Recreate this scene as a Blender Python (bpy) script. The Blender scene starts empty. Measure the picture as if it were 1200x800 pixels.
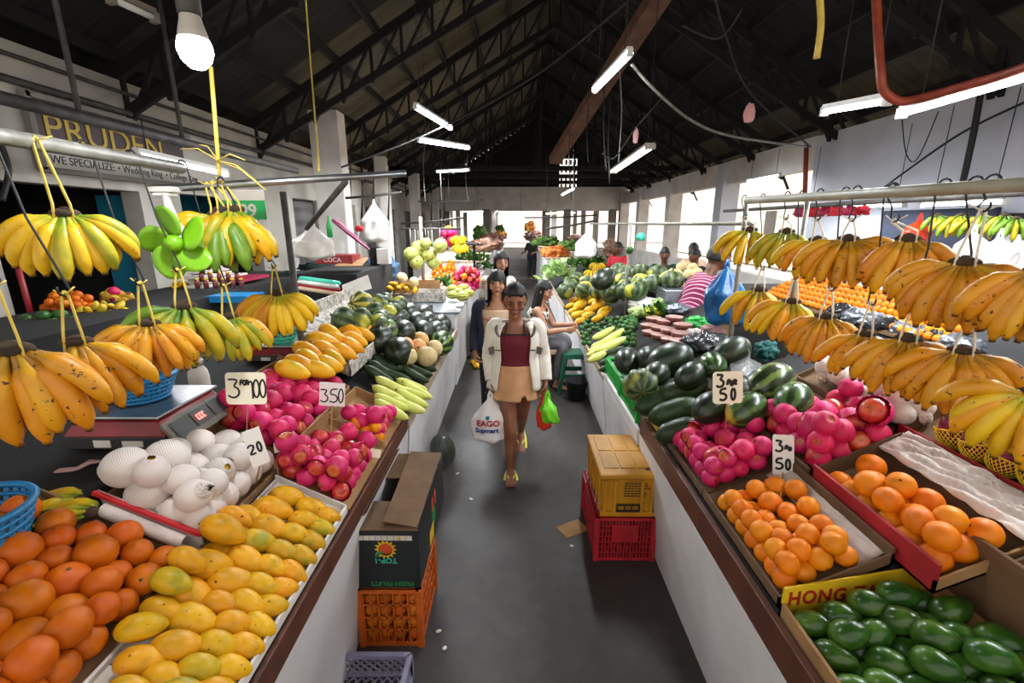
import bpy, bmesh, math, random
from mathutils import Vector, Matrix, Euler
random.seed(7)
PI = math.pi
SC = bpy.context.scene
COL = SC.collection
# ------------------------------------------------------------------ camera numbers (frame 1200 x 800)
FPX = 533.33
CAMH = 1.85
PITCH = math.radians(14.5)
YAW = math.radians(0.43)

def ray(px, py):
    u = (px - 600) / FPX
    v = (400 - py) / FPX
    x = u
    y = math.cos(PITCH) + v * math.sin(PITCH)
    z = -math.sin(PITCH) + v * math.cos(PITCH)
    c, s = math.cos(YAW), math.sin(YAW)
    return Vector((c * x - s * y, s * x + c * y, z))

CAMV = Vector((0, 0, CAMH))

def atY(px, py, Y):
    d = ray(px, py)
    return CAMV + d * (Y / d.y)

def atZ(px, py, Z):
    d = ray(px, py)
    return CAMV + d * ((Z - CAMH) / d.z)

def atX(px, py, X):
    d = ray(px, py)
    return CAMV + d * (X / d.x)

def atP(px, py, a, b):
    """on the sloping display surface z = a + b*X"""
    d = ray(px, py)
    return CAMV + d * ((a - CAMH) / (d.z - b * d.x))

def zdepth(p):
    c, s = math.cos(YAW), math.sin(YAW)
    return (-s * p.x + c * p.y) * math.cos(PITCH) - (p.z - CAMH) * math.sin(PITCH)

# ------------------------------------------------------------------ colour and materials
def lin(h):
    if isinstance(h, (tuple, list)):
        return (h[0], h[1], h[2], 1)
    h = h.lstrip('#')
    out = []
    for i in (0, 2, 4):
        c = int(h[i:i + 2], 16) / 255
        out.append(c / 12.92 if c <= .04045 else ((c + .055) / 1.055) ** 2.4)
    return tuple(out) + (1,)

class N:
    """small wrapper round a node tree"""
    def __init__(s, name):
        s.m = bpy.data.materials.new(name)
        s.m.use_nodes = True
        s.t = s.m.node_tree
        s.b = s.t.nodes['Principled BSDF']
    def n(s, kind, **kw):
        q = s.t.nodes.new(kind)
        for k, v in kw.items():
            if k.startswith('i_'):
                k = k[2:]
                q.inputs[int(k) if k.isdigit() else k.replace('_', ' ')].default_value = v
            else:
                setattr(q, k, v)
        return q
    def l(s, a, b):
        s.t.links.new(a, b)
    def coord(s, scale=1.0, kind='Object'):
        tc = s.n('ShaderNodeTexCoord')
        if scale == 1.0:
            return tc.outputs[kind]
        mp = s.n('ShaderNodeMapping')
        mp.inputs['Scale'].default_value = scale if isinstance(scale, (tuple, list)) else (scale,) * 3
        s.l(tc.outputs[kind], mp.inputs['Vector'])
        return mp.outputs['Vector']
    def noise(s, vec, scale, detail=3, rough=.55, off=False):
        q = s.n('ShaderNodeTexNoise')
        q.inputs['Scale'].default_value = scale
        q.inputs['Detail'].default_value = detail
        q.inputs['Roughness'].default_value = rough
        if off:                                   # a different patch of noise for every object
            oi = s.n('ShaderNodeObjectInfo')
            mu = s.n('ShaderNodeMath', operation='MULTIPLY')
            mu.inputs[1].default_value = 37.0
            s.l(oi.outputs['Random'], mu.inputs[0])
            ad = s.n('ShaderNodeVectorMath', operation='ADD')
            s.l(vec, ad.inputs[0])
            s.l(mu.outputs[0], ad.inputs[1])
            vec = ad.outputs[0]
        s.l(vec, q.inputs['Vector'])
        return q.outputs['Fac']
    def ramp(s, fac, stops, interp='LINEAR'):
        q = s.n('ShaderNodeValToRGB')
        q.color_ramp.interpolation = interp
        e = q.color_ramp.elements
        while len(e) < len(stops):
            e.new(.5)
        for i, (p, c) in enumerate(stops):
            e[i].position = p
            e[i].color = lin(c)
        s.l(fac, q.inputs['Fac'])
        return q.outputs['Color']
    def val(s, fac, lo, hi, a=0.0, b=1.0):
        q = s.n('ShaderNodeMapRange')
        for i, v in enumerate((lo, hi, a, b)):
            q.inputs[i + 1].default_value = v
        s.l(fac, q.inputs[0])
        return q.outputs[0]
    def mix(s, fac, a, b):
        q = s.n('ShaderNodeMix', data_type='RGBA')
        if isinstance(fac, (int, float)):
            q.inputs[0].default_value = fac
        else:
            s.l(fac, q.inputs[0])
        for i, c in ((6, a), (7, b)):
            if isinstance(c, (str, tuple, list)):
                q.inputs[i].default_value = lin(c)
            else:
                s.l(c, q.inputs[i])
        return q.outputs[2]
    def bump(s, h, strength=.3, dist=.01):
        q = s.n('ShaderNodeBump')
        q.inputs['Strength'].default_value = strength
        q.inputs['Distance'].default_value = dist
        s.l(h, q.inputs['Height'])
        s.l(q.outputs['Normal'], s.b.inputs['Normal'])
    def base(s, c):
        if isinstance(c, (str, tuple, list)):
            s.b.inputs['Base Color'].default_value = lin(c)
        else:
            s.l(c, s.b.inputs['Base Color'])
    def rand_hsv(s, col, dv=.12, dh=.01):
        oi = s.n('ShaderNodeObjectInfo')
        q = s.n('ShaderNodeHueSaturation')
        s.l(s.val(oi.outputs['Random'], 0, 1, 1 - dv, 1 + dv), q.inputs['Value'])
        if dh:
            m7 = s.n('ShaderNodeMath', operation='FRACT')
            mu = s.n('ShaderNodeMath', operation='MULTIPLY')
            mu.inputs[1].default_value = 7.31
            s.l(oi.outputs['Random'], mu.inputs[0])
            s.l(mu.outputs[0], m7.inputs[0])
            s.l(s.val(m7.outputs[0], 0, 1, .5 - dh, .5 + dh), q.inputs['Hue'])
        s.l(col, q.inputs['Color'])
        return q.outputs['Color']
    def set(s, **kw):
        for k, v in kw.items():
            s.b.inputs[k.replace('_', ' ')].default_value = v

def mat(name, col, col2=None, rough=.55, scale=12, metal=0, bump=0, bscale=60, rand=0, detail=4, lo=.35, hi=.65,
        spec=.5, coat=0, alpha=1, trans=0, kind='Object', off=False):
    k = N(name)
    v = k.coord(1.0, kind)
    c = lin(col)
    if col2:
        f = k.noise(v, scale, detail, off=off)
        c = k.ramp(f, [(lo, col), (hi, col2)])
    if rand:
        if isinstance(c, tuple):
            r = k.n('ShaderNodeRGB')
            r.outputs[0].default_value = c
            c = r.outputs[0]
        c = k.rand_hsv(c, rand, 0)
    k.base(c)
    if bump:
        k.bump(k.noise(v, bscale, 3), bump, .01)
    k.set(Roughness=rough, Metallic=metal, Specular_IOR_Level=spec, Coat_Weight=coat, Alpha=alpha, Transmission_Weight=trans)
    return k.m

def glow(name, col, strength):
    k = N(name)
    k.base('#ffffff')
    k.b.inputs['Emission Color'].default_value = lin(col)
    k.set(Emission_Strength=strength)
    return k.m

M = {}
def defmat(key, *a, **kw):
    M[key] = mat(key, *a, **kw)

# ------------------------------------------------------------------ mesh building
class MB:
    def __init__(s):
        s.v, s.f, s.sm, s.mi, s.attr = [], [], [], [], []
    def add(s, vs, fs, smooth=True, m=0, attr=None):
        o = len(s.v)
        s.v += [Vector(p) for p in vs]
        s.attr += (list(attr) if attr else [0.0] * len(vs))
        for f in fs:
            s.f.append([i + o for i in f])
            s.sm.append(smooth)
            s.mi.append(m)
        return s
    def box(s, c, d, rot=None, m=0):
        c = Vector(c)
        x, y, z = d[0] / 2, d[1] / 2, d[2] / 2
        vs = [Vector(p) for p in ((-x, -y, -z), (x, -y, -z), (x, y, -z), (-x, y, -z), (-x, -y, z), (x, -y, z), (x, y, z), (-x, y, z))]
        if rot is not None:
            R = rot if isinstance(rot, Matrix) else Euler(rot).to_matrix()
            vs = [R @ p for p in vs]
        s.add([p + c for p in vs], [(0, 3, 2, 1), (4, 5, 6, 7), (0, 1, 5, 4), (1, 2, 6, 5), (2, 3, 7, 6), (3, 0, 4, 7)], False, m)
        return s
    def hexa(s, b, t, m=0):
        """b and t: four bottom and four top corners"""
        s.add(list(b) + list(t), [(0, 3, 2, 1), (4, 5, 6, 7), (0, 1, 5, 4), (1, 2, 6, 5), (2, 3, 7, 6), (3, 0, 4, 7)], False, m)
        return s
    def bar(s, a, b, w, h=None, m=0, up=(0, 0, 1)):
        a, b = Vector(a), Vector(b)
        h = h or w
        d = (b - a).normalized()
        u = Vector(up)
        if abs(d.dot(u)) > .98:
            u = Vector((1, 0, 0))
        r = d.cross(u).normalized()
        u = r.cross(d)
        q = [r * sx * w / 2 + u * sz * h / 2 for sx, sz in ((-1, -1), (1, -1), (1, 1), (-1, 1))]
        s.add([a + p for p in q] + [b + p for p in q], [(0, 1, 2, 3), (7, 6, 5, 4), (0, 4, 5, 1), (1, 5, 6, 2), (2, 6, 7, 3), (3, 7, 4, 0)], False, m)
        return s
    def tube(s, pts, r, n=8, m=0, cap=True, flat=1.0, closed=False, attr=None):
        pts = [Vector(p) for p in pts]
        k = len(pts)
        rs = r if isinstance(r, (list, tuple)) else [r] * k
        prev = None
        vs, at = [], []
        for i, p in enumerate(pts):
            if closed:
                d = pts[(i + 1) % k] - pts[i - 1]
            else:
                d = pts[min(i + 1, k - 1)] - pts[max(i - 1, 0)]
            if d.length < 1e-9:
                d = Vector((0, 0, 1))
            d.normalize()
            if prev is None:
                a = Vector((0, 0, 1)) if abs(d.z) < .9 else Vector((0, 1, 0))
                x = d.cross(a).normalized()
            else:
                x = prev - d * prev.dot(d)
                x = x.normalized() if x.length > 1e-6 else d.orthogonal().normalized()
            prev = x
            y = d.cross(x)
            for j in range(n):
                t = 2 * PI * j / n
                vs.append(p + (x * math.cos(t) + y * math.sin(t) * flat) * rs[i])
                at.append(attr[i] if attr else 0.0)
        fs = []
        for i in range(k if closed else k - 1):
            i2 = (i + 1) % k
            for j in range(n):
                j2 = (j + 1) % n
                fs.append((i * n + j, i * n + j2, i2 * n + j2, i2 * n + j))
        if cap and not closed:
            fs.append(tuple(range(n - 1, -1, -1)))
            fs.append(tuple(range((k - 1) * n, k * n)))
        s.add(vs, fs, True, m, at)
        return s
    def lathe(s, prof, n=24, c=(0, 0, 0), R=None, m=0, sx=1, sy=1):
        vs, fs = [], []
        k = len(prof)
        c = Vector(c)
        for r, z in prof:
            for j in range(n):
                t = 2 * PI * j / n
                p = Vector((r * math.cos(t) * sx, r * math.sin(t) * sy, z))
                if R is not None:
                    p = R @ p
                vs.append(p + c)
        for i in range(k - 1):
            for j in range(n):
                j2 = (j + 1) % n
                fs.append((i * n + j, i * n + j2, (i + 1) * n + j2, (i + 1) * n + j))
        if prof[0][0] > 1e-6:
            fs.append(tuple(range(n - 1, -1, -1)))
        if prof[-1][0] > 1e-6:
            fs.append(tuple(range((k - 1) * n, k * n)))
        s.add(vs, fs, True, m)
        return s
    def ball(s, c, r, n=16, k=10, R=None, fn=None, m=0):
        c = Vector(c)
        r = Vector((r, r, r)) if isinstance(r, (int, float)) else Vector(r)
        vs, fs = [], []
        def put(p):
            if fn:
                p = fn(p)
            p = Vector((p.x * r.x, p.y * r.y, p.z * r.z))
            if R is not None:
                p = R @ p
            return p + c
        vs.append(put(Vector((0, 0, -1))))
        for i in range(1, k):
            a = -PI / 2 + PI * i / k
            for j in range(n):
                t = 2 * PI * j / n
                vs.append(put(Vector((math.cos(a) * math.cos(t), math.cos(a) * math.sin(t), math.sin(a)))))
        vs.append(put(Vector((0, 0, 1))))
        for j in range(n):
            fs.append((0, 1 + (j + 1) % n, 1 + j))
        for i in range(k - 2):
            o = 1 + i * n
            for j in range(n):
                j2 = (j + 1) % n
                fs.append((o + j, o + j2, o + n + j2, o + n + j))
        o = 1 + (k - 2) * n
        for j in range(n):
            fs.append((o + j, o + (j + 1) % n, len(vs) - 1))
        s.add(vs, fs, True, m)
        return s
    def sheet(s, fn, nu, nv, m=0, smooth=True, closeu=False):
        """fn(u, v) -> point, u and v from 0 to 1"""
        vs, fs = [], []
        for i in range(nu + (0 if closeu else 1)):
            for j in range(nv + 1):
                vs.append(Vector(fn(i / nu, j / nv)))
        w = nv + 1
        for i in range(nu):
            i2 = (i + 1) % nu if closeu else i + 1
            for j in range(nv):
                fs.append((i * w + j, i2 * w + j, i2 * w + j + 1, i * w + j + 1))
        s.add(vs, fs, smooth, m)
        return s
    def loft(s, rings, m=0, cap=True):
        """rings: lists of points, all the same count"""
        n = len(rings[0])
        vs = [p for r in rings for p in r]
        fs = []
        for i in range(len(rings) - 1):
            for j in range(n):
                j2 = (j + 1) % n
                fs.append((i * n + j, i * n + j2, (i + 1) * n + j2, (i + 1) * n + j))
        if cap:
            fs.append(tuple(range(n - 1, -1, -1)))
            fs.append(tuple(range((len(rings) - 1) * n, len(rings) * n)))
        s.add(vs, fs, True, m)
        return s
    def poly(s, pts, n=Vector((0, 0, 1)), h=.001, m=0):
        """flat outline pts (3-D, planar) thickened by h along n"""
        n = Vector(n).normalized() * h
        k = len(pts)
        pts = [Vector(p) for p in pts]
        fs = [tuple(range(k - 1, -1, -1)), tuple(range(k, 2 * k))]
        for i in range(k):
            j = (i + 1) % k
            fs.append((i, j, k + j, k + i))
        s.add(pts + [p + n for p in pts], fs, False, m)
        return s
    def xf(s, R, t=(0, 0, 0)):
        t = Vector(t)
        s.v = [R @ p + t for p in s.v]
        return s
    def mesh(s, name, mats, origin=None):
        me = bpy.data.meshes.new(name)
        o = Vector(origin) if origin is not None else Vector((0, 0, 0))
        me.from_pydata([p - o for p in s.v], [], s.f)
        for q in (mats if isinstance(mats, (list, tuple)) else [mats]):
            me.materials.append(M[q] if isinstance(q, str) else q)
        me.polygons.foreach_set('use_smooth', s.sm)
        me.polygons.foreach_set('material_index', s.mi)
        if any(s.attr):
            a = me.attributes.new('along', 'FLOAT', 'POINT')
            a.data.foreach_set('value', s.attr)
        me.update()
        return me

def rootloc(o):
    p = Vector((0, 0, 0))
    while o is not None:
        p += o.location
        o = o.parent
    return p

def link(name, me, parent=None):
    o = bpy.data.objects.new(name, me)
    COL.objects.link(o)
    if parent is not None:
        o.parent = parent
    return o

def bev(o, w, seg=2):
    b = o.modifiers.new('bevel', 'BEVEL')
    b.width = w
    b.segments = seg
    b.limit_method = 'ANGLE'
    b.angle_limit = math.radians(40)
    return o

def part(name, mb, mats, parent, bevel=0, label=None):
    """mesh child; mb is in world coordinates when the parent chain is unrotated"""
    o = link(name, mb.mesh(name, mats, rootloc(parent)), parent)
    if bevel:
        bev(o, bevel)
    if label:
        o['label'] = label
    return o

def lpart(name, mb, mats, parent, bevel=0, label=None):
    """mesh child given in the parent's own coordinates"""
    o = link(name, mb.mesh(name, mats), parent)
    if bevel:
        bev(o, bevel)
    if label:
        o['label'] = label
    return o

def tag(o, label, cat, group=None, kind=None):
    o['label'] = label
    o['category'] = cat
    if group:
        o['group'] = group
    if kind:
        o['kind'] = kind
    return o

def thing(name, label, cat, loc=(0, 0, 0), group=None, rot=None):
    o = bpy.data.objects.new(name, None)
    o.empty_display_size = .05
    COL.objects.link(o)
    o.location = loc
    if rot is not None:
        o.rotation_euler = rot
    return tag(o, label, cat, group)

def solo(name, mb, mats, label, cat, group=None, bevel=0, kind=None):
    """one thing that is one mesh, origin at the middle of its base"""
    xs = [p.x for p in mb.v]; ys = [p.y for p in mb.v]; zs = [p.z for p in mb.v]
    c = Vector(((min(xs) + max(xs)) / 2, (min(ys) + max(ys)) / 2, min(zs)))
    o = link(name, mb.mesh(name, mats, c))
    o.location = c
    if bevel:
        bev(o, bevel)
    return tag(o, label, cat, group, kind)

def struct(name, mb, mats, bevel=0):
    o = link(name, mb.mesh(name, mats))
    o['kind'] = 'structure'
    if bevel:
        bev(o, bevel)
    return o

def dup(root, loc=None, rot=None, scale=None, label=None, group=None):
    r = root.copy()
    COL.objects.link(r)
    if loc is not None:
        r.location = loc
    if rot is not None:
        r.rotation_euler = rot
    if scale is not None:
        r.scale = (scale,) * 3 if isinstance(scale, (int, float)) else scale
    if label:
        r['label'] = label
    if group:
        r['group'] = group
    for ch in root.children:
        c = ch.copy()
        COL.objects.link(c)
        c.parent = r
        for g in ch.children:
            d = g.copy()
            COL.objects.link(d)
            d.parent = c
    return r

def drop(root):
    for ch in list(root.children_recursive):
        bpy.data.objects.remove(ch)
    bpy.data.objects.remove(root)

ORD = ['first', 'second', 'third', 'fourth', 'fifth', 'sixth', 'seventh', 'eighth', 'ninth', 'tenth', 'eleventh', 'twelfth',
       'thirteenth', 'fourteenth', 'fifteenth', 'sixteenth', 'seventeenth', 'eighteenth']

# ------------------------------------------------------------------ writing
def text_mb(body, h, extrude=.0006, spacing=1.0, bold=0.0):
    """filled lettering as a mesh in the XY plane, left-bottom origin, cap height about h"""
    cu = bpy.data.curves.new('txt', 'FONT')
    cu.body = body
    cu.size = h * 1.4
    cu.extrude = extrude
    cu.offset = bold
    cu.space_character = spacing
    cu.resolution_u = 3
    o = bpy.data.objects.new('txt', cu)
    COL.objects.link(o)
    bpy.context.view_layer.update()
    dg = bpy.context.evaluated_depsgraph_get()
    me = bpy.data.meshes.new_from_object(o.evaluated_get(dg))
    mb = MB()
    mb.add([v.co.copy() for v in me.vertices], [tuple(p.vertices) for p in me.polygons], False)
    bpy.data.objects.remove(o)
    bpy.data.curves.remove(cu)
    bpy.data.meshes.remove(me)
    xs = [p.x for p in mb.v] or [0]
    mb.width = max(xs) - min(xs)
    return mb

def frame_mat(origin, xdir, ydir):
    x = Vector(xdir).normalized()
    z = x.cross(Vector(ydir)).normalized()
    y = z.cross(x)
    m = Matrix((x, y, z)).transposed()
    return m

# hand-written strokes on a unit square (x 0-.7, y 0-1)
STROKES = {
    '0': [[(.35, 1), (.12, .85), (.03, .5), (.12, .12), (.33, 0), (.55, .15), (.64, .5), (.55, .85), (.35, 1)]],
    'o': [[(.2, 1), (.08, .85), (.02, .5), (.08, .12), (.19, 0), (.31, .15), (.36, .5), (.31, .85), (.2, 1)]],
    '1': [[(.15, .8), (.35, 1), (.35, 0)]],
    '2': [[(.05, .78), (.2, .98), (.45, .98), (.6, .75), (.45, .45), (.05, .02), (.65, .04)]],
    '3': [[(.05, .97), (.6, .98), (.28, .6), (.5, .55), (.62, .32), (.5, .08), (.25, 0), (.02, .14)]],
    '5': [[(.6, .98), (.15, .96), (.1, .56), (.35, .6), (.6, .45), (.6, .18), (.38, 0), (.05, .1)]],
    'F': [[(.08, 0), (.1, 1), (.6, 1)], [(.1, .52), (.5, .52)]],
    'O': [[(.35, 1), (.1, .8), (.05, .4), (.3, 0), (.55, .15), (.62, .6), (.35, 1)]],
    'R': [[(.08, 0), (.1, 1), (.45, .98), (.58, .75), (.4, .52), (.1, .5)], [(.3, .5), (.62, 0)]],
}

def strokes_mb(items, w):
    """items: (char, x, y, height); flat felt-pen strokes in the XY plane"""
    mb = MB()
    for ch, x, y, h in items:
        for st in STROKES[ch]:
            p2 = []
            for i in range(len(st) - 1):
                for t in range(3):
                    k = t / 3
                    p2.append((st[i][0] * (1 - k) + st[i + 1][0] * k, st[i][1] * (1 - k) + st[i + 1][1] * k))
            p2.append(st[-1])
            pts = [Vector((x + a * h, y + b * h, 0)) for a, b in p2]
            for _ in range(2):
                pts = [pts[0]] + [(pts[i - 1] + pts[i] * 2 + pts[i + 1]) / 4 for i in range(1, len(pts) - 1)] + [pts[-1]]
            mb.tube(pts, w, 6, flat=1)
    for p in mb.v:
        p.z = max(-.0004, min(.0006, p.z))
    return mb
# ------------------------------------------------------------------ materials of the hall
defmat('wall_white', '#b9b4ab', '#98938b', rough=.8, scale=1.6, bump=.15, bscale=25, detail=6)
defmat('wall_cool', '#c9ccd6', '#b4b8c4', rough=.75, scale=1.2, bump=.1, bscale=20, detail=6)
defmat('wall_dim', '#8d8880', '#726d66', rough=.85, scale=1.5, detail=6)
defmat('plaster', '#d6d1cc', '#c2bcb6', rough=.8, scale=2.5, detail=6)
defmat('apron', '#d9d7d8', '#bdb9b8', rough=.6, scale=3, detail=7, lo=.3, hi=.75)
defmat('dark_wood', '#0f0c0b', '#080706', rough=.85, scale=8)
defmat('brown_wood', '#6b4a35', '#4c3325', rough=.8, scale=5)
defmat('black_metal', '#1b1b1c', rough=.5)
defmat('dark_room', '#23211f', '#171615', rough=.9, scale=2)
defmat('teal_wall', '#1d7f9b', rough=.7)
defmat('grey_pipe', '#8f8d84', '#6f6d66', rough=.45, scale=20, metal=.3)
defmat('dark_pipe', '#4a4744', '#2f2c2a', rough=.6, scale=10)
defmat('cream_pipe', '#a5a08c', '#8a8672', rough=.4, scale=6)
defmat('steel', '#b9bbbd', '#94979a', rough=.3, metal=.9, scale=8)
defmat('wire', '#121212', rough=.6)
defmat('white_wire', '#d8d6cf', rough=.5)
defmat('orange_pipe', '#a3452c', '#7c321f', rough=.5, scale=14)
defmat('housing', '#c8c8c4', rough=.5)
defmat('old_housing', '#6f675c', rough=.6)
defmat('shutter', '#5d5a5a', '#484646', rough=.6, scale=3)
defmat('facade', '#e9ded6', '#dccfc6', rough=.9, scale=.8)
defmat('asphalt', '#b9b2a8', '#a39c93', rough=.9, scale=1)
M['tube'] = glow('tube', '#f4f8ff', 14)
M['tube_warm'] = glow('tube_warm', '#fdf8dc', 9)
M['bulb_glow'] = glow('bulb_glow', '#eef6ff', 22)

k = N('concrete_floor')
v = k.coord()
f1 = k.noise(v, .9, 6, .6)
f2 = k.noise(v, 9, 5, .6)
c1 = k.ramp(f1, [(.3, '#221d1b'), (.5, '#312c2a'), (.72, '#453f3b')])
c2 = k.ramp(f2, [(.35, '#292522'), (.7, '#4b443e')])
k.base(k.mix(.35, c1, c2))
k.l(k.val(f1, .3, .7, .5, .8), k.b.inputs['Roughness'])
k.bump(k.noise(v, 60, 4), .2, .004)
M['floor'] = k.m

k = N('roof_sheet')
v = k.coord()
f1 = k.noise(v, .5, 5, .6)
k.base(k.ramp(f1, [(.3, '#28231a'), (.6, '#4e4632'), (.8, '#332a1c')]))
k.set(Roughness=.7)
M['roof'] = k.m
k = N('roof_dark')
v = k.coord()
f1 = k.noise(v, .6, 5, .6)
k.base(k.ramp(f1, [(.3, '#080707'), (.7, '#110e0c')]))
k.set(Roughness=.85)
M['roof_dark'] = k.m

# ------------------------------------------------------------------ shell
XL, XR, YE, YF = -4.0, 4.9, 22.0, 37.0
RIDX, RIDZ = .75, 6.3
b = MB().box((.45, 16, -.05), (13.4, 44, .1))
struct('floor', b, 'floor')
b = MB().box((1, 16, -.16), (90, 120, .1))
struct('ground', b, 'asphalt')

# left wall: shop fronts with dark openings between white piers
opens = [(3.55, 5.05, 2.18), (5.65, 7.3, 2.2), (8.5, 9.7, 2.3), (10.6, 11.8, 2.3), (12.6, 13.8, 2.3), (14.7, 16.0, 2.3), (17, 18.4, 2.3), (19.4, 20.8, 2.3)]
b = MB()
y = 1.2
for a, e, h in opens:
    b.box((XL - .1, (y + a) / 2, 1.625), (.2, a - y, 3.25))
    b.box((XL - .1, (a + e) / 2, (h + 3.25) / 2), (.2, e - a, 3.25 - h))
    y = e
b.box((XL - .1, (y + YE) / 2, 1.625), (.2, YE - y, 3.25))
struct('wall_left', b, 'wall_white')
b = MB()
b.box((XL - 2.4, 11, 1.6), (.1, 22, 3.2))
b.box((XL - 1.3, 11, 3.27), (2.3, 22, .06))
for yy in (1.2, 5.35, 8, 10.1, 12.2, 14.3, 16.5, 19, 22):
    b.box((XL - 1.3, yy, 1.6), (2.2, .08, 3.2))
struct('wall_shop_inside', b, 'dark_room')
b = MB().box((XL - 1.1, 6.7, 1.5), (.04, 2.3, 2.6))
b.box((XL - .35, 5.2, 1.3), (.5, .04, 1.7))
struct('wall_shop_teal', b, 'teal_wall')
for i, (a, e, h) in enumerate(opens[2:]):
    b = MB()
    nn = 14
    def fn(u, w, a=a, e=e, h=h):
        return Vector((XL - .14 + .012 * math.cos(w * 60), a + (e - a) * u, .0 + h * w))
    b.sheet(fn, 1, 60)
    struct('door_%d' % (i + 1), b, 'shutter')
# wide column standing forward of the left wall, and the ones farther on
b = MB()
b.box((-3.25, 8.5, 1.85), (.5, .35, 3.7))
struct('column_left', b, 'plaster', .01)
for i, yy in enumerate((12.4, 16.3, 20.2)):
    b = MB().box((-3.45, yy, 1.75), (.32, .35, 3.5))
    struct('trim_%d' % (i + 20), b, 'plaster', .01)

# right wall: solid near part, then a band carried on columns over bright openings
b = MB()
b.box((XR + .1, 4.4, 1.61), (.2, 7.2, 3.22))
struct('wall_right', b, 'wall_cool')
b = MB()
b.box((XR + .1, 15, 2.98), (.22, 14, .5))
b.box((XR + .1, 15, .42), (.2, 14, .84))
struct('wall_right_band', b, 'plaster')
for i, yy in enumerate((11.3, 15.0, 18.6, 21.8)):
    b = MB().box((XR + .08, yy, 1.6), (.4, .4, 3.2))
    struct('trim_%d' % (i + 1), b, 'wall_cool' if i == 0 else 'plaster', .01)
# the far cross beam and the dark gable over it
b = MB()
b.box((.45, YE, 2.95), (9.4, .3, 1.05))
struct('wall_far_beam', b, 'plaster')
b = MB()
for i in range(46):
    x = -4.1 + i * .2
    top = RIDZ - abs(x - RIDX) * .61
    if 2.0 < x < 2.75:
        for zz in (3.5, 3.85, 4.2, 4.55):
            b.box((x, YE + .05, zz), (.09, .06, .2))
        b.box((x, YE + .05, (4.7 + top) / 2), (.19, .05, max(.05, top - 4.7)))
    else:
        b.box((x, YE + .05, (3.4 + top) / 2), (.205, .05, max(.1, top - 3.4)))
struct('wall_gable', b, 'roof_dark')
b = MB()
for x in (-3.6, -1.35, 2.4, 4.5):
    b.box((x, YE, 1.25), (.32, .32, 2.5))
struct('trim_9', b, 'wall_dim', .01)
# second hall past the beam
b = MB()
b.box((.45, 29.5, 3.2), (10.5, 15, .08))
for yy in (24.5, 27.5, 30.5, 33.5, 36.5):
    b.box((.45, yy, 2.98), (10, .18, .35))
struct('ceiling_far', b, 'wall_dim')
b = MB()
for yy in (27, 32, 36.5):
    for x in (-3.9, -1.5, 2.2, 4.6):
        b.box((x, yy, 1.45), (.28, .28, 2.9))
struct('trim_10', b, 'wall_dim')
b = MB().box((-5.0, 29.5, 1.6), (.2, 15, 3.2))
struct('wall_far_left', b, 'wall_dim')

# roof: corrugated sheets, purlins, trusses
def slope_pt(side, t, y, off=0):
    """t 0 at the ridge, 1 at the eave"""
    ex, ez = (-4.7, 3.1) if side < 0 else (5.9, 3.1)
    x = RIDX + (ex - RIDX) * t
    z = RIDZ + (ez - RIDZ) * t
    return Vector((x, y, z - off))
Y0R = -1.6
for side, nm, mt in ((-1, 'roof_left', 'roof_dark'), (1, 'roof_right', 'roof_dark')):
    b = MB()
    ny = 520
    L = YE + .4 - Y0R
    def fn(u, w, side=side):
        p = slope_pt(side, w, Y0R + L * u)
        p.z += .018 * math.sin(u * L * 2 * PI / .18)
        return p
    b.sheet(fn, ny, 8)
    if side < 0:                 # light painted in: dark tone for the dim near end, lighter sheets beyond
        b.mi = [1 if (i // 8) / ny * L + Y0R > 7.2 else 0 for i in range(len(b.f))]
    if side > 0:  # lit patch along the eave, painted as a lighter sheet tone
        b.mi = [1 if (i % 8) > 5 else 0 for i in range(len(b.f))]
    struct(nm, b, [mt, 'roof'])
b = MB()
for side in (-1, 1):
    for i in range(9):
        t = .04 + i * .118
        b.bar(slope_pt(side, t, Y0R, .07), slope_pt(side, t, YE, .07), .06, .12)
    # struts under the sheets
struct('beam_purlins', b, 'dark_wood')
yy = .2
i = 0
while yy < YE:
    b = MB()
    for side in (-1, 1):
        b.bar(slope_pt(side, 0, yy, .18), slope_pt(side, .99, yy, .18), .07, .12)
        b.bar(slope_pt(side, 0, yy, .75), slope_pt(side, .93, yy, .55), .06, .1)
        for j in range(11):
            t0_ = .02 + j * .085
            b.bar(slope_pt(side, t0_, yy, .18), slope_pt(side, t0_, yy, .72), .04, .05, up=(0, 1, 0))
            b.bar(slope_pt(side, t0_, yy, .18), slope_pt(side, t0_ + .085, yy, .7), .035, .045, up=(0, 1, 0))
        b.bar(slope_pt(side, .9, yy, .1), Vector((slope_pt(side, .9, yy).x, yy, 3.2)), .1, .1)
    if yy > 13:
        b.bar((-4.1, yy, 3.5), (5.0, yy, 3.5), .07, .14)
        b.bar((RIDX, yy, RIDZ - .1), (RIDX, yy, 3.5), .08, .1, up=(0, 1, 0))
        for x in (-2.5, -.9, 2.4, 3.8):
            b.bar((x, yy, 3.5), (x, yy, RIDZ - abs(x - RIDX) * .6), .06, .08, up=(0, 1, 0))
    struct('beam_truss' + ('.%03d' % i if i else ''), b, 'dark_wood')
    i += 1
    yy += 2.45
# long brown brace crossing under the roof
b = MB().bar(atY(650, 188, 11), atY(775, -8, 6.5), .26, .16)
struct('beam_brace', b, 'brown_wood')

# daylight world outside
b = MB()
b.box((11.5, 14, 2.5), (.3, 40, 5))
struct('exterior_house', b, 'facade')
b = MB()
for yy in (8.3, 10.4, 13, 15.5, 18, 21):
    b.box((11.33, yy, 1.75), (.1, .8, 1.3))
struct('exterior_house_windows', b, 'shutter')
b = MB()
b.box((0, 48, 3.5), (40, .3, 7))
struct('exterior_far_wall', b, 'facade')

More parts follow.
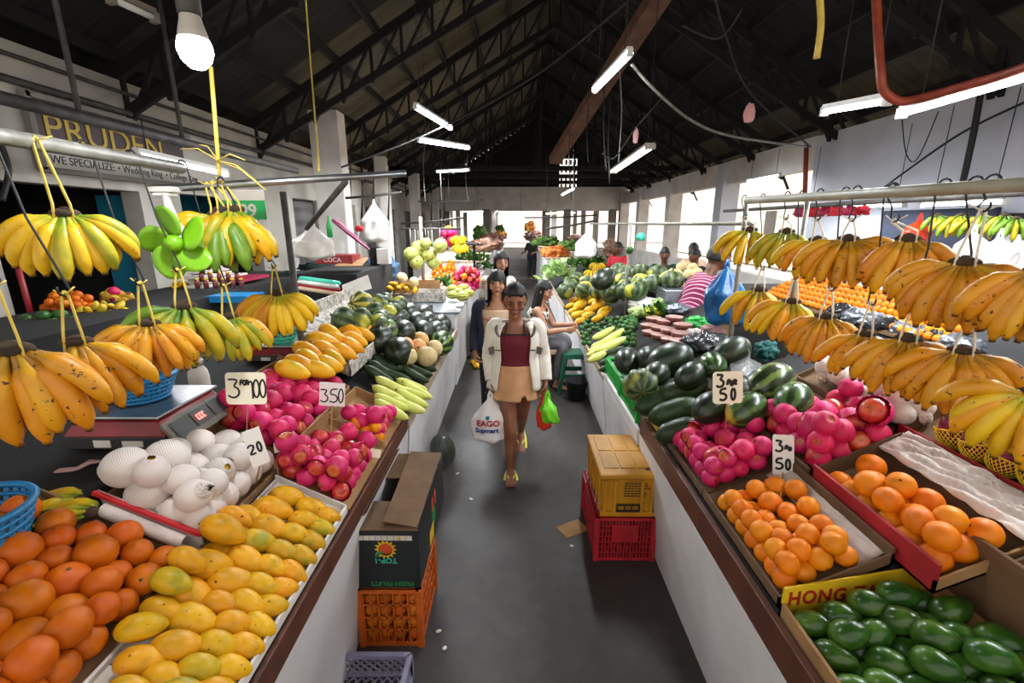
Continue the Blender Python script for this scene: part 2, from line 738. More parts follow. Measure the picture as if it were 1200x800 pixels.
# ------------------------------------------------------------------ sign board on the left wall, pipes
X = XL
s0, s1 = atX(30, 132, X + .03), atX(168, 160, X + .03)
def wallrect(x0, x1, yt0, yb0, X):
    a = atX(x0, yt0, X); b_ = atX(x0, yb0, X); c = atX(x1, (yt0 + yb0) / 2, X)
    return a.y, c.y, b_.z, a.z
sg = thing('shop_sign', 'maroon shop sign with gold capital letters high on the left wall', 'sign', (XL + .02, 4.4, 2.3))
defmat('maroon', '#3d1a20', '#2a1216', rough=.5, scale=3)
defmat('gold_ink', '#c3a21f', rough=.5)
defmat('sign_white', '#b0aca4', rough=.6)
defmat('ink', '#1a1a1c', rough=.6)
ya, yb = atX(35, 150, XL).y, atX(172, 175, XL).y
zt, zm, zl, zb = atX(35, 134, XL).z, atX(60, 182, XL).z, atX(45, 196, XL).z, atX(45, 210, XL).z
zt += .13
zm = zt - .4
b = MB().box((XL + .03, (ya + yb + .5) / 2, (zt + zm) / 2), (.03, yb - ya + .5, zt - zm))
part('board', b, 'maroon', sg)
b = MB().box((XL + .035, (ya + yb + .6) / 2, zm - .07), (.03, yb - ya + .6, .13))
part('strip', b, 'sign_white', sg)
b = MB()
for (y0, y1, z0, z1) in ((ya - .03, yb + .65, zt, zt + .04), (ya - .03, yb + .65, zm - .18, zm - .14)):
    b.box((XL + .04, (y0 + y1) / 2, (z0 + z1) / 2), (.05, y1 - y0, z1 - z0))
b.box((XL + .04, ya - .02, (zt + zm) / 2 - .06), (.05, .05, zt - zm + .2))
part('sign_frame', b, 'wall_dim', sg)
def wall_text(body, h, y, z, m, nm, width=None, parent=sg):
    t = text_mb(body, h, .003)
    if width:
        q = width / t.width
        for p in t.v:
            p.x *= q
    R = Matrix(((0, 0, 1), (1, 0, 0), (0, 1, 0)))     # text x -> world y, text y -> world z, faces +x
    t.xf(R, (XL + .05, y, z))
    return part(nm, t, m, parent)
wall_text('PRUDEN', .22, ya + .06, zt - .31, 'gold_ink', 'lettering', 1.3)
wall_text('WE SPECIALIZE: \u2022 Wedding Ring  \u2022 College Ring', .07, ya + .06, zm - .1, 'ink', 'small_lettering', 1.85)

def pipe(name, pts, r, m, label, cat='pipe', group=None):
    return solo(name, MB().tube(pts, r, 10), m, label, cat, group)
pipe('wall_pipe', [(XL + .03, 1.4, 3.14), (XL + .03, 12, 3.12), (XL + .03, 21, 3.13)], .018, 'dark_pipe', 'thin dark conduit running along the top of the left wall')
pipe('wall_pipe', [(XL + .05, 1.4, 2.95), (XL + .05, 7, 2.93), (XL + .05, 21, 2.96)], .03, 'dark_pipe', 'thick dark pipe on the left wall just above the maroon sign')
pipe('hanging_rail', [(-3.0, 1.6, 2.56), (-3.0, 4, 2.56), (-3.0, 6.6, 2.55)], .04, 'dark_pipe', 'thick dark rail hanging in front of the left wall shop sign', 'rail')
for px, yt in ((150, 40), (195, 100)):
    p = atY(px, 180, 3.4 if px == 150 else 4.4)
    b = MB().tube([(-3.0, p.y, 2.58), (-3.0, p.y, 3.9)], .018, 8)
    solo('hanger_rod', b, 'dark_pipe', 'dark drop rod holding the thick rail, %s one along it' % ('nearest' if px == 150 else 'farther'), 'rod')

# ------------------------------------------------------------------ lamps
def fixture(p0, p1, label, tubes=1, mtube='tube', mh='housing', power=10, wires=True, group='fluorescent tube fixtures', w=.035, light=True, zt=None, col=(.93, .97, 1)):
    p0, p1 = Vector(p0), Vector(p1)
    c = (p0 + p1) / 2
    t = thing('tube_light', label, 'light fixture', c, group)
    d = (p1 - p0).normalized()
    up = Vector((0, 0, 1))
    r = d.cross(up).normalized()
    n = r.cross(d)
    b = MB().bar(p0 + n * .03, p1 + n * .03, .045 if tubes == 1 else .11, .03)
    for q in (p0, p1):
        b.bar(q - d * .015, q + d * .015, .045 if tubes == 1 else .12, .055)
    part('housing', b, mh, t)
    for i in range(tubes):
        o = r * ((i - (tubes - 1) / 2) * .075)
        part('tube', MB().tube([p0 + o, p1 + o], w / 2, 10), mtube, t)
    if wires:
        b = MB()
        zz = zt or c.z + 1.2
        for q in (p0 + d * .12, p1 - d * .12):
            b.tube([q + n * .04, Vector((q.x, q.y, zz))], .004, 5)
        part('hanging_wire', b, 'wire', t)
    if light:
        L = bpy.data.lights.new('tube_lamp', 'AREA')
        L.shape = 'RECTANGLE'
        L.size = (p1 - p0).length
        L.size_y = .05
        L.energy = power
        L.color = col
        o = bpy.data.objects.new('tube_lamp', L)
        COL.objects.link(o)
        o.parent = t
        x = d
        z = n
        y = z.cross(x)
        o.matrix_local = Matrix.Translation(-n * .03) @ Matrix((x, y, z)).transposed().to_4x4()
    return t

KP = 1.0
fixture(atX(1057, 133, 2.2), (2.2, 1.15, 2.47), 'single bright tube fixture under the orange conduit beside the right wall', power=60 * KP, zt=3.6)
fixture(atX(966, 131, 2.15), atX(1040, 118, 2.15), 'second tube fixture along the right wall, past the orange conduit bend', power=40 * KP, zt=3.6)
fixture(atZ(697, 105, 3.1), atZ(738, 62, 3.1), 'bright white tube hung under the brown roof brace', power=60 * KP, zt=5.8, w=.06)
fixture(atZ(719, 201, 2.7), atZ(762, 172, 2.7), 'twin tube fixture with greenish tubes over the right stalls', 2, 'tube_warm', 'old_housing', 40 * KP, zt=5.0)
fixture(atZ(487, 125, 3.1), atZ(528, 150, 3.1), 'upper slanting tube of the two crossing over the left stalls', power=110 * KP, zt=5, w=.06)
fixture(atZ(491, 164, 3.0), atZ(549, 173, 3.0), 'level white tube just under the slanting one over the left stalls', power=110 * KP, zt=5, w=.06)
fixture(atZ(512, 201, 3.0), atZ(550, 199, 3.0), 'small tube under the level one, farther along the aisle', power=320 * KP, zt=4.8, w=.05)
fixture(atZ(160, 181, 2.3), atZ(265, 204, 2.3), 'bright tube in an open fixture below the maroon shop sign', power=22 * KP, mh='housing', zt=2.54)
fixture(atZ(130, -2, 3.0), atZ(181, 21, 3.0), 'unlit dusty tube fixture up in the left corner', mtube='housing', mh='old_housing', light=False, zt=4.2)
fixture(atZ(540, 248, 2.55), atZ(571, 247.5, 2.55), 'level tube under the far white beam, left of the far aisle', power=420, zt=2.8, w=.06)
fixture(atZ(640, 250, 2.4), atZ(674, 249, 2.4), 'level warm tube under the far beam, right of the far aisle', power=420, zt=2.8, w=.07, mtube='tube_warm')
fixture(atZ(659, 228, 2.9), atZ(672, 221, 2.9), 'short looking slanted tube in front of the far beam', power=360, zt=3.4, w=.07)
fixture(atZ(577, 252, 2.5), atZ(588, 243, 2.75), 'tilted tube hanging in the far hall past the level one', power=120, zt=2.9, w=.06)
fixture(atX(945, 243, 4.3), atX(1060, 240, 4.3), 'tube over the pink bags of the wall stall on the right', power=45, zt=2.9)
fixture(atX(1080, 240, 4.0), atX(1180, 236, 4.0), 'tube over the hanging green bananas of the right wall stall', power=45, zt=2.9)
fixture(atX(876, 212, 4.5), atX(914, 205, 4.5), 'tube across the bright opening behind the right wall band', power=35, zt=3.1)

# bulb with its cord
bp = atY(229, 60, 1.29)
t = thing('light_bulb', 'large white light bulb hanging by a cord over the left bananas', 'light bulb', bp)
b = MB().lathe([(0, -.042), (.018, -.038), (.033, -.022), (.04, -.002), (.039, .012), (.035, .026)], 24, bp)
part('glass', b, 'bulb_glow', t)
b = MB().lathe([(.0352, .0262), (.031, .045), (.0255, .065), (.024, .075), (.023, .078)], 24, bp)
part('bulb_neck', b, 'sign_white', t)
b = MB().lathe([(.022, .078), (.027, .082), (.028, .125), (.02, .14), (.006, .145)], 18, bp)
part('socket', b, 'dark_pipe', t)
b = MB().tube([bp + Vector((0, 0, .14)), bp + Vector((.004, 0, .5)), bp + Vector((.0, .01, 2.6))], .004, 6)
part('cord', b, 'wire', t)
L = bpy.data.lights.new('bulb_lamp', 'POINT')
L.energy = 22
L.shadow_soft_size = .042
L.color = (.93, .97, 1)
o = bpy.data.objects.new('bulb_lamp', L)
COL.objects.link(o)
o.parent = t
o.location = (0, 0, -.055)
# ------------------------------------------------------------------ fruit materials
def fruit_mat(key, stops, scale=14, rough=.4, rand=.1, hue=.012, bump=.08, bscale=400, spots=0, spotcol='#2a1a0c', coat=0, sscale=38, spec=.3, unit=True):
    if unit:                      # shapes of unit size: their own coordinates run from -.5 to .5
        scale, bscale, sscale = scale * .2, bscale * .16, sscale * .24
    k = N(key)
    v = k.coord()
    c = k.ramp(k.noise(v, scale, 3, .5, off=True), stops)
    if spots:
        f = k.noise(v, sscale, 2, .5, off=True)
        c = k.mix(k.val(f, spots, spots + .035), c, spotcol)
    c = k.rand_hsv(c, rand, hue)
    k.base(c)
    k.set(Roughness=rough, Coat_Weight=coat, Specular_IOR_Level=spec)
    if bump:
        k.bump(k.noise(v, bscale, 2), bump, .003)
    M[key] = k.m
    return k

fruit_mat('mango', [(.3, '#b88a14'), (.5, '#d89f14'), (.72, '#d69410')], 12, .42, .08, .012, .05, 300, .7, '#3c2a10')
fruit_mat('mango_greenish', [(.3, '#8f8a20'), (.5, '#c09a1a'), (.7, '#d09a14')], 14, .42, .06, .01, .05, 300, .72)
fruit_mat('mango_green', [(.3, '#1c3a10'), (.5, '#2c5216'), (.72, '#4d6c22')], 10, .3, .12, .012, .05, 250, .75, '#5a4a20', coat=.25)
fruit_mat('papaya', [(.3, '#d9930f'), (.55, '#e8a81a'), (.75, '#c9a322')], 7, .45, .06, .01, .05, 200, .72, '#8a5a14')
fruit_mat('orange', [(.3, '#d67206'), (.6, '#e38208'), (.8, '#e68c0e')], 10, .42, .07, .008, .25, 330)
fruit_mat('orange_deep', [(.3, '#b85604'), (.6, '#c86606'), (.8, '#d0740a')], 10, .4, .08, .008, .25, 300)
k = N('apple')
v = k.coord()
sp = k.n('ShaderNodeSeparateXYZ')
k.l(v, sp.inputs[0])
ab = k.n('ShaderNodeMath', operation='ABSOLUTE')
k.l(sp.outputs[2], ab.inputs[0])
nz = k.noise(v, 3.2, 4, .6, off=True)
ad = k.n('ShaderNodeMath', operation='MULTIPLY_ADD')
ad.inputs[1].default_value = .3
k.l(nz, ad.inputs[0])
k.l(ab.outputs[0], ad.inputs[2])
c = k.ramp(ad.outputs[0], [(.34, '#a31620'), (.5, '#b92d2c'), (.62, '#cf6a40'), (.72, '#dba45c')])
k.base(k.rand_hsv(c, .1, .01))
k.set(Roughness=.3, Coat_Weight=.2)
M['apple'] = k.m
fruit_mat('pear_flesh', [(.3, '#d9a02a'), (.7, '#e3b552')], 12, .5, .05)
fruit_mat('dragon', [(.3, '#5e0a2c'), (.6, '#8a123f'), (.8, '#a82250')], 18, .45, .08)
fruit_mat('melon', [(.3, '#c6ab78'), (.55, '#dcc493'), (.75, '#d9b988')], 22, .6, .07, .01, .3, 180)
fruit_mat('melon_orange', [(.3, '#d79a5c'), (.7, '#e5b47a')], 22, .6, .07, .01, .3, 180)
fruit_mat('melon_green', [(.3, '#8f9a4a'), (.55, '#b5bb66'), (.75, '#c9c982')], 22, .5, .07, .01, .2, 180)
fruit_mat('gourd_pale', [(.3, '#b9bf4e'), (.55, '#cfd26c'), (.75, '#dedb8c')], 14, .45, .07)
fruit_mat('cucumber', [(.3, '#1c2b18'), (.6, '#2b3f22'), (.8, '#42542f')], 24, .4, .12, .01, .2, 120)
fruit_mat('lime', [(.3, '#24441a'), (.6, '#37602a'), (.8, '#57803a')], 14, .35, .15, .02, 0)
fruit_mat('stem_brown', [(.3, '#4a3a20'), (.7, '#6f5a32')], 60, .8, .05, 0, 0)
fruit_mat('leafy', [(.3, '#1f3d17'), (.55, '#3c6425'), (.8, '#6f9340')], 12, .6, .2, .02, .3, 60, unit=False)
fruit_mat('cabbage', [(.3, '#8fae62'), (.6, '#b3c887'), (.8, '#d5ddb0')], 14, .6, .12, .01, .4, 40, unit=False)
fruit_mat('onion', [(.3, '#5c2a24'), (.6, '#7d3f33'), (.8, '#9a5a45')], 20, .5, .2, .02, 0)

def rind(key, dark, light, n=9, width=.0, waver=3.0, rough=.3, yellow=None, coat=.15, nsc=2, rnd=.12):
    """striped rind, stripes running along the local x axis"""
    k = N(key)
    v = k.coord()
    sp = k.n('ShaderNodeSeparateXYZ')
    k.l(v, sp.inputs[0])
    at = k.n('ShaderNodeMath', operation='ARCTAN2')
    k.l(sp.outputs[1], at.inputs[0])
    k.l(sp.outputs[2], at.inputs[1])
    mu = k.n('ShaderNodeMath', operation='MULTIPLY')
    mu.inputs[1].default_value = n
    k.l(at.outputs[0], mu.inputs[0])
    nz = k.noise(v, 5, 3, .6, off=True)
    m2 = k.n('ShaderNodeMath', operation='MULTIPLY_ADD')
    m2.inputs[1].default_value = waver
    k.l(nz, m2.inputs[0])
    k.l(mu.outputs[0], m2.inputs[2])
    si = k.n('ShaderNodeMath', operation='SINE')
    k.l(m2.outputs[0], si.inputs[0])
    c = k.ramp(k.val(si.outputs[0], -1, 1), [(.35 + width, dark), (.75 + width / 2, light)])
    if yellow:
        f = k.noise(v, nsc, 1, .4, off=True)
        c = k.mix(k.val(f, .58, .66), c, yellow)
    k.base(k.rand_hsv(c, rnd, .01))
    k.set(Roughness=rough, Coat_Weight=coat)
    M[key] = k.m
rind('melon_dark', '#121b10', '#22321b', 9, .1, 3, .36, None, .06)
rind('melon_striped', '#1d2f18', '#67823a', 8, .12, 4, .3)
rind('melon_yellow', '#1d3316', '#41642a', 8, -.05, 4, .3, '#bdae2c', .15, 1.5)
rind('squash', '#28371f', '#55683a', 8, .0, 3, .45, '#b4b23c', .05, 1.6)
rind('squash_yellow', '#3c4a22', '#c9bd4a', 7, -.1, 3, .45)
rind('melon_pale', '#77863a', '#d2c75e', 9, -.05, 3, .4)
rind('aubergine', '#1c1420', '#2a1d30', 6, .1, 2, .25)

def net_mat(key, thread, hole, rough=.55):
    k = N(key)
    a = k.n('ShaderNodeAttribute', attribute_name='along')
    c = k.ramp(a.outputs['Fac'], [(.1, hole), (.9, thread)])
    k.base(k.rand_hsv(c, .1, .006))
    k.set(Roughness=rough)
    k.b.inputs['Subsurface Weight'].default_value = 0
    M[key] = k.m
net_mat('pink_net', '#ee1f70', '#95103c')
net_mat('white_net', '#e9e0dc', '#bfb0a6')
defmat('yellow_net', '#e3c21f', rough=.5)
defmat('card', '#a07a4f', '#87623c', rough=.85, scale=6, detail=5)
defmat('card_dark', '#6e5236', '#57402a', rough=.9, scale=6, detail=5)
defmat('card_inside', '#8d6f4c', '#77593a', rough=.9, scale=6, detail=5)
defmat('card_white', '#d8d2cb', '#c2bab2', rough=.7, scale=6)
defmat('red_card', '#a81e28', '#8a1820', rough=.55, scale=8)
defmat('red_bright', '#c4202a', rough=.5)
defmat('yellow_card', '#e0bd1c', '#cba315', rough=.55, scale=7)
defmat('paper', '#d6cbc4', '#bfb2aa', rough=.8, scale=7, bump=.5, bscale=18)
defmat('board_brown', '#5e3524', '#46271a', rough=.5, scale=9, detail=7, bump=.1, bscale=40)
defmat('shelf_wood', '#7d5735', '#64442a', rough=.8, scale=7)
defmat('sign_card', '#efe9d2', rough=.6)
defmat('sign_card_white', '#e6e3de', rough=.6)
defmat('sign_grey', '#8f8c84', rough=.6)
defmat('pen', '#141416', rough=.6)
defmat('stick', '#b98b56', rough=.7)

# ------------------------------------------------------------------ fruit shapes (unit: length or diameter 1)
def ellip_mesh(name, r, mats, fn=None, n=20, k=12):
    return MB().ball((0, 0, 0), r, n, k, None, fn).mesh(name, mats)

def mango_fn(p):
    q = p.copy()
    t = q.x
    s = 1 - .16 * t - .1 * max(0, t) ** 3
    q.y *= s
    q.z *= s
    q.z += .16 * (1 - t * t) - .08
    q.y += .16 * (t * t) * (1 if t > 0 else -.3)
    return q
def papaya_fn(p):
    q = p.copy()
    s = 1 - .2 * q.x
    q.y *= s
    q.z *= s
    return q
def gourd_fn(p):
    q = p.copy()
    s = 1 + .12 * (q.x * q.x)
    q.y *= s
    q.z *= s
    q.z += .22 * q.x * q.x
    return q
def orange_fn(p):
    q = p.copy()
    if abs(q.z) > .93:
        q.z *= .96
    return q
def apple_fn(p):
    q = p.copy()
    rr = math.sqrt(q.x * q.x + q.y * q.y)
    q.z -= math.copysign(.34 * max(0, .45 - rr), q.z)
    w = 1 + .1 * q.z
    q.x *= w
    q.y *= w
    return q
def squash_fn(p):
    q = p.copy()
    a = math.atan2(q.y, q.z)
    s = 1 + .06 * math.cos(8 * a)
    q.y *= s
    q.z *= s
    return q

PROTO = {}
def proto(key, name, me, parts=()):
    """hidden away source thing; parts: (name, mesh) children"""
    o = bpy.data.objects.new(name, me)
    COL.objects.link(o)
    for nm, pm in parts:
        c = bpy.data.objects.new(nm, pm)
        COL.objects.link(c)
        c.parent = o
    PROTO[key] = o
    return o

def stub(p, d, r=.03, l=.07):
    p, d = Vector(p), Vector(d).normalized()
    return MB().tube([p - d * .02, p + d * l * .6, p + d * l], [r, r * .8, r * .9], 7)

def shell(r, lat0, lat1, nl, nm, amp=.02, stretch=1.0, ridges=False, fl=0.0, apple=True, seed=0):
    """net sleeve: a sphere band from latitude lat0 (closed end) to lat1 with a diamond relief"""
    rnd = random.Random(seed)
    b = MB()
    vs, fs, at = [], [], []
    for i in range(nm + 1):
        t = i / nm
        la = lat0 + (lat1 - lat0) * t
        for j in range(nl):
            lo = 2 * PI * j / nl
            if ridges:
                on = (i % 2)
                a = 1 if (j % 2) else .0
                rr = r * (1 + amp * (on * .7 + a * .3))
                val = .25 + .75 * on
            else:
                on = (j + i) % 2
                rr = r * (1 + amp * on)
                val = on
            p = Vector((math.cos(la) * math.cos(lo), math.cos(la) * math.sin(lo), math.sin(la) * stretch))
            if apple:
                p = apple_fn(p)
            if t > .85 and fl:
                rr *= 1 + fl * (t - .85) / .15 * (1 + .5 * rnd.uniform(-1, 1))
            vs.append(p * rr)
            at.append(val)
    for i in range(nm):
        for j in range(nl):
            j2 = (j + 1) % nl
            fs.append((i * nl + j, i * nl + j2, (i + 1) * nl + j2, (i + 1) * nl + j))
    fs.append(tuple(range(nl - 1, -1, -1)))
    b.add(vs, fs, True, 0, at)
    return b

def build_protos():
    mg = MB().ball((0, 0, 0), (.5, .335, .31), 22, 14, Matrix.Rotation(PI / 2, 3, 'Y') @ Matrix.Identity(3), None)
    for key, mt in (('mango', 'mango'), ('mango_b', 'mango_greenish'), ('mango_green', 'mango_green')):
        def fn(p):
            return mango_fn(Vector((p.z, p.y, p.x)))
        b = MB().ball((0, 0, 0), (.5, .3, .285) if key != 'mango_green' else (.5, .345, .33), 22, 14, None, fn)
        s = stub((-.5, -.02, -.07), (-1, -.1, -.3), .022, .035)
        proto(key, 'mango', b.mesh('mango', mt), [('stem', s.mesh('stem', 'stem_brown'))])
    for key, mt in (('orange', 'orange'), ('orange_deep', 'orange_deep')):
        b = MB().ball((0, 0, 0), (.5, .5, .475), 22, 14, None, orange_fn)
        s = MB().lathe([(.0, .462), (.02, .472), (.045, .474), (.055, .466)], 7)
        proto(key, 'orange', b.mesh('orange', mt), [('stem_scar', s.mesh('stem_scar', 'stem_brown'))])
    ap = MB().ball((0, 0, 0), .46, 20, 14, None, apple_fn)
    apm = ap.mesh('apple', 'apple')
    stem = MB().tube([(0, 0, .3), (.015, 0, .4), (.04, 0, .47)], [.012, .012, .016], 6).mesh('stem', 'stem_brown')
    proto('apple', 'apple', apm, [('stem', stem)])
    for key, l1, fl in (('apple_half', .4, .1), ('apple_most', .9, .02), ('apple_full', 1.28, .0)):
        sh = shell(.49, -1.52, l1, 44, 34, .03, fl=fl, seed=len(key)).mesh('foam_net', 'pink_net')
        proto(key, 'netted_apple', apm, [('stem', stem), ('foam_net', sh)])
    pr = MB().ball((0, 0, 0), (.44, .44, .47), 18, 12)
    prm = pr.mesh('pear', 'pear_flesh')
    for key, l1, fl in (('pear_a', 1.44, .5), ('pear_b', 1.36, .1)):
        sh = shell(.49, -1.52, l1, 64, 54, .022, 1.06, False, fl, False, len(key)).mesh('foam_net', 'white_net')
        proto(key, 'netted_pear', prm, [('foam_net', sh)])
    for key, mt in (('melon_dark', 'melon_dark'), ('melon_striped', 'melon_striped'), ('melon_yellow', 'melon_yellow'), ('melon_pale', 'melon_pale')):
        b = MB().ball((0, 0, 0), (.5, .36, .36), 26, 16, Matrix.Identity(3), lambda p: Vector((p.z, p.y, p.x)))
        proto(key, 'watermelon', b.mesh('watermelon', mt), [('stem', stub((-.5, 0, 0), (-1, .2, .3), .018, .06).mesh('stem', 'stem_brown'))])
    for key, mt in (('squash', 'squash'), ('squash_y', 'squash_yellow')):
        b = MB().ball((0, 0, 0), (.4, .5, .5), 48, 14, None, lambda p: squash_fn(Vector((p.z, p.y, p.x))))
        proto(key, 'squash', b.mesh('squash', mt), [('stem', stub((-.39, 0, 0), (-1, .2, .2), .05, .1).mesh('stem', 'stem_brown'))])
    b = MB().ball((0, 0, 0), (.5, .27, .26), 20, 14, None, lambda p: papaya_fn(Vector((p.z, p.y, p.x))))
    proto('papaya', 'papaya', b.mesh('papaya', 'papaya'), [('stem', stub((.49, 0, 0), (1, 0, .2), .025, .03).mesh('stem', 'stem_brown'))])
    for key, nm, mt, w in (('gourd', 'sponge_gourd', 'gourd_pale', .15), ('cucumber', 'cucumber', 'cucumber', .16), ('wax_gourd', 'wax_gourd', 'cucumber', .24), ('aubergine', 'aubergine', 'aubergine', .17)):
        vs = MB()
        pts, rr = [], []
        for i in range(15):
            t = -1 + 2 * i / 14
            pts.append(Vector((t * .5, 0, .05 * t * t)))
            rr.append(max(.02, w * (1 - abs(t) ** 3.2 * .75) * (1 - .08 * t)) if abs(t) < .99 else w * .12)
        vs.tube(pts, rr, 14)
        st = stub((-.49, 0, .05), (-1, 0, .3), w * .18, .06)
        proto(key, nm, vs.mesh(nm, mt), [('stem', st.mesh('stem', 'stem_brown'))])
    for key, mt in (('melon', 'melon'), ('melon_o', 'melon_orange'), ('melon_g', 'melon_green')):
        b = MB().ball((0, 0, 0), (.5, .5, .46), 22, 14)
        proto(key, 'melon', b.mesh('melon', mt), [('stem_scar', MB().lathe([(.0, .452), (.03, .462), (.06, .46)], 8).mesh('stem_scar', 'stem_brown'))])
    b = MB().ball((0, 0, 0), .5, 10, 7)
    proto('lime', 'lime', b.mesh('lime', 'lime'))
    # dragon fruit with leafy scales and its yellow net cup
    b = MB().ball((0, 0, 0), (.45, .45, .52), 22, 14)
    sc = MB()
    rnd = random.Random(3)
    for i in range(5):
        la = -.75 + i * .42
        for j in range(7):
            lo = 2 * PI * (j + .5 * (i % 2)) / 7
            c = Vector((math.cos(la) * math.cos(lo) * .45, math.cos(la) * math.sin(lo) * .45, math.sin(la) * .52))
            nrm = Vector((c.x, c.y, c.z * .7)).normalized()
            up = (Vector((0, 0, 1)) - nrm * nrm.z).normalized()
            sd = up.cross(nrm)
            sc.add([c - sd * .1 - nrm * .005, c + sd * .1 - nrm * .005, c + up * .13 + nrm * .035 + sd * .05, c + up * .2 + nrm * .08, c + up * .13 + nrm * .035 - sd * .05, c + up * .08 + nrm * .03],
                   [(0, 1, 5), (1, 2, 5), (2, 3, 5), (3, 4, 5), (4, 0, 5)])
    net = MB()
    nl, nm = 26, 8
    for i in range(nm):
        for j in range(nl):
            for dj in (1, -1):
                pp = []
                for (ii, jj) in ((i, j + (i % 2) * .5), (i + 1, j + (i % 2) * .5 + dj * .5)):
                    la = -1.05 + 1.3 * ii / nm
                    lo = 2 * PI * jj / nl
                    f = 1 + .06 * (ii == nm)
                    pp.append(Vector((math.cos(la) * math.cos(lo) * .5 * f, math.cos(la) * math.sin(lo) * .5 * f, math.sin(la) * .57)))
                net.tube(pp, .013, 4, cap=False)
    rim = [Vector((math.cos(.25) * math.cos(2 * PI * j / 30) * .53, math.cos(.25) * math.sin(2 * PI * j / 30) * .53, .14)) for j in range(30)]
    net.tube(rim, .02, 5, closed=True)
    proto('dragon', 'dragon_fruit', b.mesh('dragon_fruit', 'dragon'), [('scales', sc.mesh('scales', 'dragon')), ('foam_net', net.mesh('foam_net', 'yellow_net'))])
build_protos()

def set_fruit(key, pos, size, R, label, cat, group):
    o = dup(PROTO[key], pos, R.to_euler(), size, label, group)
    o['category'] = cat
    return o

def rows_of(pts, tol):
    """front row first (lowest in the picture), each row sorted by x"""
    rows = []
    for p in sorted(pts, key=lambda p: -p[1]):
        for r in rows:
            if abs(r[0][1] - p[1]) < tol:
                r.append(p)
                break
        else:
            rows.append([p])
    return [sorted(r, key=lambda p: p[0]) for r in rows]

